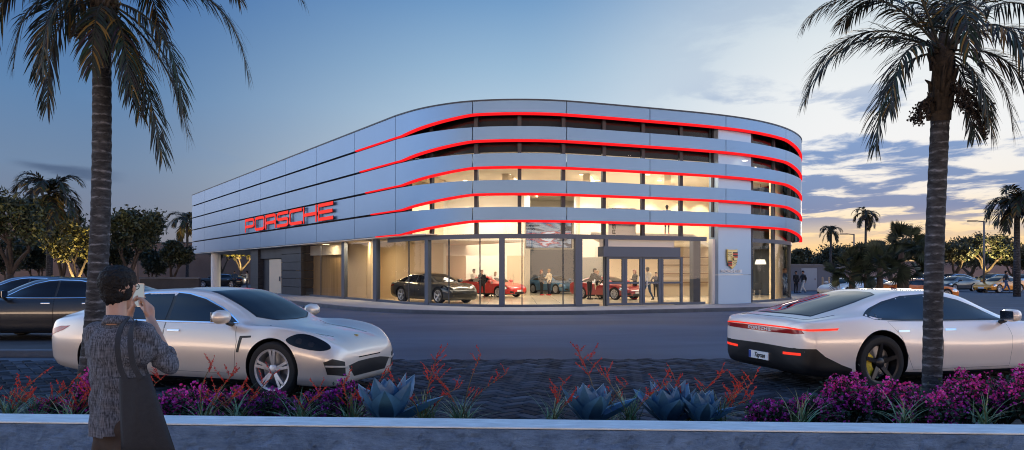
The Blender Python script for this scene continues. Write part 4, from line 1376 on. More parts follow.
def make_sport(root, pm, car, style='ten'):
    put_body(car, root, pm)
    for d in ('right', 'left'):
        w = [(.78, .895), (.5, 1.03), (.2, 1.155), (-.1, 1.205), (-.45, 1.205), (-.85, 1.145), (-1.2, 1.05), (-1.42, .975), (-1.2, .945), (-.4, .915)]
        car.patch(w, d, .004, 'side_window', M_tint, root, .08)
        dd = [(.76, .87), (.82, .62), (.78, .27), (-.45, .27), (-.52, .60), (-.45, .89)]
        car.patch(inset_poly(dd, 1.014), d, .0015, 'door_gap', M_gap, root, .08)
        q = car.patch(dd, d, .0035, 'door', pm, root, .08)
        car.patch([(-.40, .79), (-.20, .79), (-.20, .815), (-.40, .815)], d, .008, 'handle', M_black, q, .04)
        hl = [(1.63, .60), (1.72, .695), (1.88, .67), (1.97, .57), (1.88, .50), (1.70, .51)]
        car.patch(hl, d, .006, 'headlight', M_lensbright, root, .05, smooth_pts=3)
        car.patch([(-2.18, .80), (-1.95, .83), (-1.95, .77), (-2.18, .74)], d, .006, 'tail_light', M_taillens, root, .05)
    car.patch(sym([(1.10, 0), (1.05, .3), (.90, .53), (.5, .50), (.30, .475), (.34, .25), (.36, 0)]), 'top', .006, 'windscreen', M_tint, root, .08)
    car.patch(sym([(-.80, 0), (-.85, .3), (-.95, .42), (-1.5, .46), (-1.6, .25), (-1.62, 0)]), 'top', .006, 'rear_window', M_tint, root, .08)
    car.patch(symf([(0, .235), (.40, .235), (.46, .33), (0, .345)]), 'front', .005, 'grille', M_black, root, .06)
    for sg in (-1, 1): car.patch([(sg * .52, .25), (sg * .76, .29), (sg * .78, .39), (sg * .56, .37)][::sg], 'front', .005, 'air_intake', M_black, root, .05)
    plate(root, car, 0, .40, 'front')
    for wx in car.wheels:
        for sg in (-1, 1): wheel(root, wx, sg * (.925 * car.sc[1] - .13), car.wr, .25, style)
    for sg in (-1, 1): mirror(root, .70 * car.sc[0], sg * .84 * car.sc[1], .94 * car.sc[2], pm, sg)

def recolor(root, old, new):
    for o in all_below(root):
        for sl in o.material_slots:
            if sl.material == old:
                sl.link = 'OBJECT'; sl.material = new

P_beige = paint('champagne silver paint', (0.74, 0.65, 0.56, 1), metal=0.3, rough=0.30)
P_white = paint('warm white paint', (0.90, 0.79, 0.70, 1), metal=0.12, rough=0.28)
P_black = paint('black paint', (0.008, 0.009, 0.012, 1), metal=0.0)
P_red = paint('red paint', (0.55, 0.012, 0.012, 1), metal=0.0)
P_blue = paint('steel blue paint', (0.05, 0.16, 0.30, 1), metal=0.3)
P_crimson = paint('dark red paint', (0.24, 0.012, 0.016, 1), metal=0.3)
P_orange = paint('orange paint', (0.80, 0.22, 0.012, 1), metal=0.1)
P_amber = paint('amber paint', (0.88, 0.34, 0.02, 1), metal=0.1)
P_grey = paint('dark grey paint', (0.035, 0.042, 0.055, 1), metal=0.3)
P_silver = paint('silver paint', (0.42, 0.45, 0.50, 1), metal=0.5)
P_navy = paint('navy paint', (0.03, 0.06, 0.13, 1), metal=0.3)

C_sedan = Car(SEDAN, 'sedan', (-1.38, 1.57), .385, .42, (1.03, 1.03, 1.04), dark=lambda c: c.z < .235 and c.x < 1.9)
C_coupe = Car(COUPE, 'coupe', (-1.42, 1.48), .40, .465, (.99, 1.18, 1.05), nose=1.9, tail=1.38, dark=lambda c: c.z < .25 or (c.x < -1.75 and c.z < .30) or (c.x < -2.355 and c.z < .475) or (c.x < -2.15 and c.z < .36))
C_sport = Car(SPORT, 'sport', (-1.15, 1.30), .33, .365)

def place(root, local, world, yaw):
    "put the root so that the local point (on the ground) lands on the world point"
    c, s_ = math.cos(yaw), math.sin(yaw)
    root.location = (world[0] - (local[0] * c - local[1] * s_), world[1] - (local[0] * s_ + local[1] * c), world[2] if len(world) > 2 else 0)
    root.rotation_euler = (0, 0, yaw)

sedan = thing('parked_car', 'champagne silver sedan parked behind the photographer, nose towards the right', 'car')
make_sedan(sedan, P_beige, C_sedan)
p = at(271, 400, 10.31)
place(sedan, (C_sedan.wheels[1], -.95 * 1.03), (p.x, 10.31, 0.02), R(-19))

coupe = thing('parked_car', 'pearl white car with a full width red tail light, seen from behind', 'car')
make_coupe(coupe, P_white, C_coupe)
p = at(883, 387, 10.95)
place(coupe, (C_coupe.wheels[0], -.97 * 1.18), (p.x, 10.95, 0.02), R(16))

def clone(src, old, new, label, world, yaw, group=None, local=(0, 0)):
    r = copy_tree(src)
    recolor(r, old, new)
    r['label'] = label
    if group: r['group'] = group
    elif 'group' in r: del r['group']
    place(r, local, world, yaw)
    return r
G_left = 'dark cars parked on the left'
clone(sedan, P_beige, P_black, 'glossy black sedan parked on the raised kerb, directly behind the silver sedan', (-10.9, 18.6, .12), R(180), G_left)
clone(sedan, P_beige, P_navy, 'dark navy sedan showing only its roof above the glossy black one', (-14.9, 23.8, .12), R(180), G_left)
p = at(222, 286, 80); clone(sedan, P_beige, P_black, 'black car parked under the open corner of the showroom', (p.x, 80, 0), R(178))

# showroom cars
p = at(432, 303, 38.6); clone(sedan, P_beige, P_black, 'black car standing right behind the showroom glass', (p.x, 39.0, .16), R(-46), 'cars shown in the showroom')
sport = thing('show_car', 'bright red sports car inside the showroom with two people beside it', 'car', group='cars shown in the showroom')
make_sport(sport, P_red, C_sport)
p = at(492, 297, 47.2); place(sport, (0, 0), (p.x, 47.2, .16), R(-40))
p = at(553, 293, 54); clone(sport, P_red, P_blue, 'steel blue sports car before the grey wall and screen', (p.x, 54, .16), R(-52), 'cars shown in the showroom')
p = at(607, 299, 43.4); clone(sport, P_red, P_crimson, 'dark red sports car partly behind the entrance doors', (p.x, 43.4, .16), R(-48), 'cars shown in the showroom')
# car park on the right
G_right = 'cars in the car park on the right'
p = at(917, 299, 46); clone(sport, P_red, P_orange, 'orange sports car crossing behind the right palm trunk', (p.x, 46, 0), R(4), G_right)
p = at(1000, 291, 62); clone(sport, P_red, P_amber, 'amber yellow sports car by the walking man', (p.x, 62, 0), R(202), G_right)
p = at(955, 290, 66); clone(sport, P_red, P_grey, 'dark grey sports car parked left of the amber one', (p.x, 66, 0), R(205), G_right)
p = at(925, 286, 76); clone(sedan, P_beige, P_silver, 'silver sedan at the back of the car park behind the palm trunk', (p.x, 76, 0), R(200), G_right)
p = at(952, 285, 80); clone(sedan, P_beige, P_navy, 'navy sedan behind the dark grey sports car', (p.x, 80, 0), R(200), G_right)
p = at(992, 285, 80); clone(sedan, P_beige, P_grey, 'dark sedan behind the amber sports car', (p.x, 80, 0), R(200), G_right)
p = at(1026, 286, 76); clone(sedan, P_beige, P_silver, 'silver sedan at the right edge behind the walking man', (p.x, 76, 0), R(200), G_right)
WH = paint('plain white paint', (.72, .72, .74, 1), metal=0.0)
p = at(846, 292, 51); clone(sport, P_red, WH, 'white sports car by the bollards, half hidden by the fan palms', (p.x, 51, 0), R(215), 'white cars behind the fan palms')
p = at(868, 292, 52); clone(sport, P_red, WH, 'second white sports car further right behind the fan palms', (p.x, 52, 0), R(215), 'white cars behind the fan palms')
# ------------------------------------------------------------------ palms, trees, flower bed
def trunk_material(name, dark, light, ring=9.0):
    m, nt, b, out = nmat(name)
    tcn = nt.nodes.new('ShaderNodeTexCoord')
    sp = nt.nodes.new('ShaderNodeSeparateXYZ'); nt.links.new(tcn.outputs['Object'], sp.inputs[0])
    n = nt.nodes.new('ShaderNodeTexNoise'); n.inputs['Scale'].default_value = 7; n.inputs['Detail'].default_value = 6; n.inputs['Roughness'].default_value = 0.7
    mp = nt.nodes.new('ShaderNodeMapping'); mp.inputs['Scale'].default_value = (1.2, 1.2, 3.5)
    nt.links.new(tcn.outputs['Object'], mp.inputs[0]); nt.links.new(mp.outputs[0], n.inputs['Vector'])
    w = nt.nodes.new('ShaderNodeTexWave'); w.wave_type = 'BANDS'; w.bands_direction = 'Z'; w.inputs['Scale'].default_value = ring / 6.283 * 2; w.inputs['Distortion'].default_value = 2.2; w.inputs['Detail'].default_value = 3; w.inputs['Detail Scale'].default_value = 1.5
    nt.links.new(tcn.outputs['Object'], w.inputs['Vector'])
    mul = nt.nodes.new('ShaderNodeMath'); mul.operation = 'MULTIPLY'
    pw_ = nt.nodes.new('ShaderNodeMath'); pw_.operation = 'POWER'; pw_.inputs[1].default_value = 8
    nt.links.new(w.outputs['Fac'], pw_.inputs[0])
    mr = nt.nodes.new('ShaderNodeMapRange'); mr.inputs['From Min'].default_value = .42; mr.inputs['From Max'].default_value = .68
    nt.links.new(n.outputs['Fac'], mr.inputs['Value'])
    nt.links.new(pw_.outputs[0], mul.inputs[0]); nt.links.new(mr.outputs[0], mul.inputs[1])
    ad = nt.nodes.new('ShaderNodeMath'); ad.operation = 'MULTIPLY_ADD'; ad.inputs[1].default_value = .22; ad.use_clamp = True
    nt.links.new(mr.outputs[0], ad.inputs[0]); nt.links.new(mul.outputs[0], ad.inputs[2])
    mx = nt.nodes.new('ShaderNodeMix'); mx.data_type = 'RGBA'; mx.inputs['A'].default_value = (*dark, 1); mx.inputs['B'].default_value = (*light, 1)
    nt.links.new(ad.outputs[0], mx.inputs['Factor']); nt.links.new(mx.outputs['Result'], b.inputs['Base Color'])
    b.inputs['Roughness'].default_value = 0.9
    bp = nt.nodes.new('ShaderNodeBump'); bp.inputs['Strength'].default_value = .9; bp.inputs['Distance'].default_value = .02
    nt.links.new(n.outputs['Fac'], bp.inputs['Height']); nt.links.new(bp.outputs[0], b.inputs['Normal'])
    return m
M_palmtrunk = trunk_material('ringed palm trunk', (0.016, 0.017, 0.020), (0.20, 0.21, 0.24))
M_bark = pbr('bark', (0.06, 0.045, 0.035), 0.9, var=0.35, vscale=6, bump=0.6)
M_leaf = attr_mat('leaf', 0.55, spec=0.35)
M_boot = pbr('old leaf bases', (0.035, 0.026, 0.018), 0.95, var=0.5, vscale=9, bump=0.9, bscale=25)
M_fruit = pbr('palm fruit', (0.022, 0.014, 0.008), 0.7, var=0.4, vscale=20)

def frond_geo(mb, cols, rnd, start, az, el, length, droop, leaf_len, pairs, col, leafw=0.0105, hang=0.5, twist=0.0):
    "one feather leaf: stalk and leaflets; leaf colours go to cols"
    p = Vector(start); d = Vector((math.cos(az) * math.cos(el), math.sin(az) * math.cos(el), math.sin(el)))
    n = 22; ds = length / n
    pts = [p.copy()]; dirs = [d.copy()]
    for i in range(n):
        t = i / n
        d = (d + Vector((0, 0, -1)) * droop * ds * (0.35 + 1.3 * t) / max(length, .1) * 2.2).normalized()
        if twist: d = (Matrix.Rotation(twist * ds / length, 3, 'Z') @ d).normalized()
        p = p + d * ds
        pts.append(p.copy()); dirs.append(d.copy())
    rad = [lerp(.018, .004, i / n) * (length / 2.2) ** .5 for i in range(n + 1)]
    f0 = len(mb.f); mb.tube(pts, rad, 5)
    cols += [tuple(c * .9 for c in (col[0] * 1.3, col[1] * 1.1, col[2]))] * (len(mb.f) - f0)
    def P_(t):
        x = t * n; i = min(int(x), n - 1); return pts[i].lerp(pts[i + 1], x - i), dirs[i].lerp(dirs[i + 1], x - i).normalized()
    for k in range(pairs):
        t = 0.10 + 0.89 * k / pairs + rnd.uniform(-.004, .004)
        q, dd = P_(min(t, .995))
        side = dd.cross(Vector((0, 0, 1)))
        if side.length < 1e-3: side = Vector((1, 0, 0))
        side.normalize(); up = side.cross(dd).normalized()
        ll = leaf_len * (math.sin(PI * min(1, .12 + .80 * t)) ** .6) * rnd.uniform(.8, 1.12)
        for sg in (-1, 1):
            a = rnd.uniform(.75, 1.05) * (1 - .45 * t)
            ld = (side * sg * math.sin(a) + dd * math.cos(a) + up * rnd.uniform(-.1, .4)).normalized()
            b0 = q; w = leafw * rnd.uniform(.8, 1.2)
            prev = b0; segs = 3; wv = ld.cross(up).normalized() if ld.cross(up).length > 1e-3 else dd
            c = [x * rnd.uniform(.55, 1.45) for x in col]
            if rnd.random() < .13: c = [col[0] * 7, col[1] * 3.4, col[2] * .8]
            vs = [prev - wv * w * .4, prev + wv * w * .4]
            for s_ in range(1, segs + 1):
                ld = (ld + Vector((rnd.gauss(0, .09), rnd.gauss(0, .09), -1)) * hang * (.35 + .55 * s_ / segs) * rnd.uniform(.6, 1.35)).normalized()
                prev = prev + ld * ll / segs
                ww = w * (1.0, .8, .08)[s_ - 1]
                vs += [prev - wv * ww, prev + wv * ww]
            fs = [(2 * i, 2 * i + 1, 2 * i + 3, 2 * i + 2) for i in range(segs)]
            mb.add(vs, fs); cols += [tuple(c)] * segs
    return pts

def frond(parent, rnd, *a, **k):
    mb = MB(); cols = []
    pts = frond_geo(mb, cols, rnd, *a, **k)
    o = mb.build('frond', M_leaf, parent, fix=False); face_tint(o, cols)
    return o

def palm_trunk(pts, r0, r1, parent, ring=.105):
    mb = MB()
    L = sum((Vector(b) - Vector(a)).length for a, b in zip(pts, pts[1:]))
    dense = catmull(pts, max(6, int(L / ring / (len(pts) - 1) * 3)))
    rad = []
    for i, p in enumerate(dense):
        t = i / (len(dense) - 1)
        r = lerp(r0, r1, t) * (1 + .22 * math.exp(-t * 14))
        rad.append(r * (1 + (.035 if i % 3 == 0 else (-.015 if i % 3 == 1 else 0))))
    mb.tube(dense, rad, 20)
    return mb.build('trunk', M_palmtrunk, parent, smooth=True)

def fruit_cluster(parent, start, d, n, length, rnd):
    mb = MB()
    for k in range(n):
        dd = (Vector(d) + Vector((rnd.uniform(-.5, .5), rnd.uniform(-.5, .5), rnd.uniform(-.35, .2)))).normalized()
        p = Vector(start); pts = [p]
        for s_ in range(5):
            dd = (dd + Vector((0, 0, -.45))).normalized(); p = p + dd * length / 5 * rnd.uniform(.8, 1.1); pts.append(p)
        mb.tube(pts, .004, 3, cap=False)
        for q in range(16):
            i = rnd.uniform(1, 4.99); c = pts[int(i)].lerp(pts[int(i) + 1], i % 1)
            c = c + Vector((rnd.uniform(-.025, .025), rnd.uniform(-.025, .025), rnd.uniform(-.02, .02)))
            mb.ball(c, rnd.uniform(.009, .015), 5)
    return mb.build('fruit_cluster', M_fruit, parent, smooth=True, fix=False)

PALMCOL = (0.017, 0.021, 0.012)
def big_palm(label, base, top_pts, r0, r1, crown, fronds, fruits, seed, boot_h):
    rnd = random.Random(seed)
    t = thing('palm_tree', label, 'palm tree', base, group='tall palms in the flower bed')
    b = Vector(base)
    pts = [Vector((0, 0, 0))] + [Vector(p) - b for p in top_pts]
    palm_trunk(pts, r0, r1, t)
    c = Vector(crown) - b
    mb = MB()                                                # fibrous crown base
    lo = pts[-1]
    mb.tube([lo + (c - lo) * k for k in (-.12, .12, .4, .7, 1.0, 1.15)], [r1 * .95, r1 * 1.08, r1 * 1.2, r1 * 1.1, r1 * .85, r1 * .3], 14)
    for k in range(46):
        a = rnd.uniform(0, 2 * PI); z = rnd.uniform(-.05, .95); q = lo + (c - lo) * z
        o_ = Vector((math.cos(a), math.sin(a), 0))
        mb.tube([q + o_ * r1 * 1.1, q + o_ * r1 * 1.25 + Vector((0, 0, .10)), q + o_ * (r1 * 1.4 + rnd.uniform(0, .06)) + Vector((0, 0, rnd.uniform(.14, .26)))], [.035, .028, .006], 5)
    cr = mb.build('crown', M_boot, t, smooth=True, fix=False)
    for (az, el, L, dr, ll) in fronds:
        st = c + Vector((math.cos(R(az)) * r1 * .8, math.sin(R(az)) * r1 * .8, -.1 + .1 * math.sin(R(el))))
        frond(cr, rnd, st, R(az), R(el), L, dr, ll * rnd.uniform(1.1, 1.35), int(27 * L) + 10, PALMCOL, hang=rnd.uniform(.4, .62))
    for (dx_, dy_, z, n, L) in fruits:
        q = lo + (c - lo) * z
        fruit_cluster(cr, q + Vector((dx_, dy_, 0)).normalized() * r1, (dx_, dy_, .35), n, L, rnd)
    return t

def P9(px, py, Y=9.0): return at(px, py, Y)
base_l = Vector((P9(82, 271).x, 9.0, 0.03))
fl = [(180, 50, 2.1, 2.3, .42), (200, 48, 2.0, 2.1, .42), (160, 35, 1.7, 2.2, .40), (2, 46, 2.75, 1.12, .42), (-18, -56, 2.0, .55, .38), (25, -38, 1.75, .9, .38), (8, 30, 2.2, 1.5, .40), (-14, -12, 1.75, 1.3, .40), (12, -28, 1.6, 1.2, .38), (-40, -35, 1.35, 1.2, .36), (-75, -30, 1.1, 1.3, .36), (-120, 0, 1.3, 2.0, .36), (165, 10, 1.7, 2.6, .38), (-30, -50, 1.5, .8, .36),
      (55, 60, 2.3, 1.2, .42), (95, 50, 2.2, 1.2, .42), (130, 55, 2.1, 1.4, .42), (-60, 45, 2.0, 1.5, .40), (-120, 45, 2.0, 1.7, .40), (30, 78, 2.3, .9, .42), (150, 80, 2.2, 1.0, .42), (-20, 66, 2.5, 1.05, .42), (-150, 15, 1.5, 2.0, .38), (8, 55, 2.6, 1.0, .42)]
big_palm('tall palm with drooping brown-green fronds, in front of the silver sedan', base_l, [P9(94, 330), P9(101, 200), P9(102, 48)], .122, .100, P9(105, -8), fl, [(.6, -.7, .3, 14, .45), (-.3, -1, .4, 14, .4)], 11, .5)
base_r = Vector((P9(931, 271).x, 9.0, 0.03))
fr = [(180, 24, 1.95, 1.05, .40), (188, -4, 1.55, 1.75, .40), (172, 55, 1.9, 1.1, .40), (210, 14, 1.5, 1.5, .36), (150, 40, 1.8, 1.2, .38), (0, 35, 1.8, 1.2, .42), (-12, 8, 1.55, 1.7, .42), (14, 52, 2.0, 1.1, .42), (-30, -12, 1.25, 1.7, .38), (25, -25, 1.1, 1.5, .36), (-60, -30, 1.05, 1.5, .34), (-80, 25, 1.7, 1.5, .38),
      (60, 60, 2.0, 1.0, .40), (110, 62, 2.0, 1.0, .40), (-110, 40, 1.7, 1.4, .38), (140, 78, 2.0, .7, .40), (40, 80, 2.0, .6, .40), (-45, 58, 2.0, 1.1, .40), (195, 68, 2.1, .9, .40), (-3, 70, 2.2, .8, .42), (-20, -40, 1.1, 1.3, .34)]
big_palm('tall palm with a ringed trunk and fruit bunches, before the white car', base_r, [P9(932, 380), P9(934.5, 250), P9(940, 122)], .112, .100, P9(944, 44), fr, [(-1, -.35, .3, 18, .48), (.8, -.6, .25, 20, .62), (.4, -.9, .4, 14, .5)], 23, .9)

# --- palms in the distance
def far_palm(label, px, base_y, top_y, Y, flen, nf, group, seed, r=.16, kind='feather', up=0.5):
    rnd = random.Random(seed)
    b = Vector(((px - CX) / FPX * Y, Y, 0)); H = EYE - (top_y - HY) / FPX * Y
    t = thing('palm_tree', label, 'palm tree', b, group=group)
    mb = MB(); mb.tube([(0, 0, 0), (rnd.uniform(-.1, .1), 0, H * .5), (0, 0, H)], [r * 1.2, r, r * .8], 8); mb.build('trunk', M_palmtrunk, t, smooth=True)
    mb = MB(); cols = []
    for k in range(nf):
        az = 2 * PI * k / nf + rnd.uniform(-.2, .2); el = rnd.choice((R(60), R(35), R(12), R(-15))) + rnd.uniform(-.15, .15)
        frond_geo(mb, cols, rnd, (0, 0, H + .1), az, el, flen * rnd.uniform(.85, 1.1), 1.4, flen * .30, 26, PALMCOL, leafw=.018 * flen, hang=.35)
    o = mb.build('crown', M_leaf, t, fix=False); face_tint(o, cols)
    return t
GP = 'palms in the distance'
far_palm('palm on the left above the dark trees, left of the tall palm', 49, 282, 196, 42, 2.3, 26, GP, 5)
far_palm('palm half hidden by the left end of the showroom', 187, 280, 222, 86, 3.0, 18, GP, 6)
far_palm('small slim palm against the yellow sky, next to the showroom corner', 831, 275, 232, 78, 1.5, 18, GP, 7, r=.13)
far_palm('taller slim palm against the sky beside the street lamp', 866, 275, 215, 78, 1.9, 18, GP, 8, r=.13)
far_palm('palm at the right edge of the car park, above the walking man', 1017, 282, 204, 52, 2.5, 28, GP, 9, r=.2)

def fan_palm(label, px, cy, Y, size, group, seed):
    rnd = random.Random(seed)
    b = Vector(((px - CX) / FPX * Y, Y, 0)); H = EYE - (cy - HY) / FPX * Y
    t = thing('fan_palm', label, 'fan palm', b, group=group)
    mb = MB(); mb.tube([(0, 0, 0), (0, 0, H)], [.2, .16], 8); mb.build('trunk', M_bark, t, smooth=True)
    mb = MB(); cols = []
    for k in range(26):
        az = rnd.uniform(0, 2 * PI); el = rnd.uniform(-.5, 1.3); L = size * rnd.uniform(.6, .8)
        d = Vector((math.cos(az) * math.cos(el), math.sin(az) * math.cos(el), math.sin(el)))
        s0 = Vector((0, 0, H)); e = s0 + d * L
        f0 = len(mb.f); mb.tube([s0, e], [.014, .01], 4, cap=False); cols += [(.03, .04, .02)] * (len(mb.f) - f0)
        u = d.cross(Vector((0, 0, 1))).normalized(); u = Matrix.Rotation(rnd.uniform(-1.2, 1.2), 3, d) @ u; v = u.cross(d)
        for q in range(17):
            a = -1.9 + 3.8 * q / 16
            ld = (d * math.cos(a) + u * math.sin(a) + v * .12).normalized()
            ll = size * .55 * (1 - .12 * abs(a)); w = Vector(ld.cross(v)).normalized() * .035 * size
            mid = e + ld * ll * .55; tip = e + ld * ll + Vector((0, 0, -.16 * ll))
            mb.add([e, mid - w, mid + w, tip], [(0, 1, 3), (0, 3, 2)])
            c = rnd.uniform(.6, 1.4); cols += [(.022 * c, .036 * c, .02 * c)] * 2
    o = mb.build('crown', M_leaf, t, fix=False); face_tint(o, cols)
GF = 'fan palms beside the showroom'
fan_palm('tallest fan palm of the clump, nearest the right palm trunk', 901, 249, 43, 1.45, GF, 1)
fan_palm('fan palm in the middle of the clump, behind the white car roof', 880, 268, 41, 1.35, GF, 2)
fan_palm('low fan palm left in the clump, right of the bollards', 852, 274, 42, 1.4, GF, 3)
fan_palm('drooping fan palm right in the clump, over the orange car', 906, 268, 44, 1.4, GF, 4)
fan_palm('fan palm at the back of the clump, left of the tallest', 867, 262, 47, 1.3, GF, 5)

# --- broadleaf trees
def tree(label, px, base_y, top_y, Y, spread_px, leaves, group, seed, shape='round', leaf=0.16, col=(0.040, 0.052, 0.026), trunk_h=.2, name='broadleaf_tree'):
    rnd = random.Random(seed)
    b = Vector(((px - CX) / FPX * Y, Y, 0)); H = EYE - (top_y - HY) / FPX * Y; W_ = spread_px / FPX * Y / 2
    t = thing(name, label, 'tree', b, group=group)
    mb = MB(); tips = []
    def branch(p, d, L, r, depth):
        pts = [p]; q = p
        for i in range(4):
            d = (d + Vector((rnd.uniform(-.22, .22), rnd.uniform(-.22, .22), rnd.uniform(-.05, .14)))).normalized()
            q = q + d * L / 4; pts.append(q)
        mb.tube(pts, [lerp(r, r * .6, i / 4) for i in range(5)], 6, cap=False)
        if depth == 0:
            tips.append(q); tips.append(pts[2]); return
        if depth == 1: tips.extend([pts[2], pts[3] + Vector((rnd.gauss(0, .2), rnd.gauss(0, .2), -.35)) * L])
        if depth == 2: tips.append(pts[3])
        for k in range(rnd.choice((2, 3, 3))):
            a = rnd.uniform(0, 2 * PI)
            s_ = .75 if shape == 'umbrella' else .6
            nd = (d * .8 + Vector((math.cos(a) * s_, math.sin(a) * s_, rnd.uniform(-.1, .35)))).normalized()
            branch(q, nd, L * rnd.uniform(.62, .8), r * .58, depth - 1)
    th = H * trunk_h
    for k in range(4 if shape == 'umbrella' else 3):
        a = 2 * PI * k / 3 + rnd.uniform(-.4, .4)
        branch(Vector((0, 0, th)), Vector((math.cos(a) * .75, math.sin(a) * .75, 1)).normalized(), H * .24, .05 * H ** .6, 3)
    mb.tube([(0, 0, 0), (rnd.uniform(-.1, .1), 0, th * .5), (0, 0, th * 1.03)], [.09 * H ** .6, .075 * H ** .6, .065 * H ** .6], 9)
    # fit the skeleton to the wanted size
    mxr = max(max(abs(p.x), abs(p.y)) for p in tips) or 1; mxz = max(p.z for p in tips)
    kx, kz = W_ * .85 / mxr, H * .93 / mxz
    mb.v = [(v[0] * kx, v[1] * kx, v[2] * kz) for v in mb.v]
    tips = [Vector((p.x * kx, p.y * kx, p.z * kz)) for p in tips]
    mb.build('trunk', M_bark, t, smooth=True)
    mb = MB(); cols = []
    per = max(14, int(leaves * 2.0) // len(tips))
    for p in tips:
        cr = W_ * rnd.choice((.10, .16, .24, .34)); tone = rnd.uniform(.6, 1.35); flat = .45 if shape == 'umbrella' else .75
        for i in range(per):
            v = Vector((rnd.gauss(0, 1), rnd.gauss(0, 1), rnd.gauss(0, 1)))
            v = v.normalized() * (rnd.random() ** .7) * cr * 1.25; v.z *= flat
            c = p + v
            n = Vector((rnd.gauss(0, 1), rnd.gauss(0, 1), rnd.gauss(.5, 1))).normalized()
            u = n.orthogonal().normalized(); u = Matrix.Rotation(rnd.uniform(0, 6.28), 3, n) @ u; w = n.cross(u)
            s_ = leaf * rnd.uniform(.6, 1.3)
            mb.add([c - u * s_, c - w * s_ * .45, c + u * s_, c + w * s_ * .45], [(0, 1, 2, 3)])
            k = tone * rnd.uniform(.7, 1.3); cols.append((col[0] * k, col[1] * k, col[2] * k))
    o = mb.build('crown', M_leaf, t, fix=False); face_tint(o, cols)
    return t
GL = 'trees along the left wall'
tree('flat topped dark tree at the left edge', 10, 283, 183, 40, 88, 4200, GL, 31, 'umbrella', .12)
tree('flat topped dark tree behind the left palm, rising above the wall', 62, 282, 200, 46, 70, 3600, GL, 32, 'umbrella', .12)
tree('small tree lit gold by a garden lamp between the two left palms', 76, 286, 217, 38, 52, 3600, GL, 33, 'round', .10, (0.075, 0.07, 0.018), .2)  # part of the lamp's gold is put into the leaf colour
tree('dense dark tree just right of the tall left palm', 130, 284, 206, 44, 62, 4800, GL, 34, 'round', .13)
tree('low dark tree beside the left end of the showroom', 172, 284, 238, 52, 44, 3600, GL, 35, 'umbrella', .12)
tree('tree lit gold, seen through the open corner of the showroom', 241, 283, 232, 88, 40, 2600, GL, 36, 'round', .2, (0.085, 0.08, 0.018), .25)  # leaf colour itself carries some of the gold light
tree('dark tree at the back of the open corner, left of the lit tree', 222, 283, 234, 92, 34, 2200, GL, 37, 'round', .2)
for i, (px, ty, Y, sp, lab) in enumerate([(4, 236, 47, 46, 'dark bushy tree low at the left edge below the flat topped one'), (38, 240, 50, 44, 'dark bushy tree between the flat topped tree and the left palm'),
    (112, 236, 50, 40, 'dark bushy tree directly right of the tall palm trunk'), (152, 246, 56, 34, 'small bushy tree between the dense dark tree and the low one'), (92, 246, 50, 36, 'dark bushy tree right of the gold-lit tree')]):
    tree(lab, px, 284, ty, Y, sp, 3200, GL, 70 + i, 'round', .13, (0.030, 0.040, 0.022), .08)
GR = 'trees beyond the right car park'
for i, (px, ty, Y, sp, lab, shp) in enumerate([
    (800, 248, 92, 34, 'tree peeking out beside the curved showroom corner', 'round'), (842, 246, 98, 60, 'wide dark tree behind the two slim palms', 'round'), (890, 244, 104, 60, 'tree behind the tallest fan palm', 'round'),
    (922, 236, 84, 52, 'tree just left of the right palm trunk', 'umbrella'), (955, 240, 86, 50, 'spreading tree just right of the right palm trunk', 'umbrella'), (986, 231, 86, 66, 'largest spreading tree with gold-lit branches by the street lamp', 'umbrella'),
    (1012, 246, 90, 50, 'spreading tree behind the right edge palm', 'umbrella'), (1045, 240, 88, 60, 'spreading tree cut off by the right edge', 'umbrella'), (970, 252, 120, 60, 'low distant tree between the spreading trees', 'round'), (816, 256, 110, 50, 'low distant tree behind the shed', 'round')]):
    tree(lab, px, 284, ty, Y, sp, 3800, GR, 50 + i, shp, .19, (0.042, 0.050, 0.028), .2)

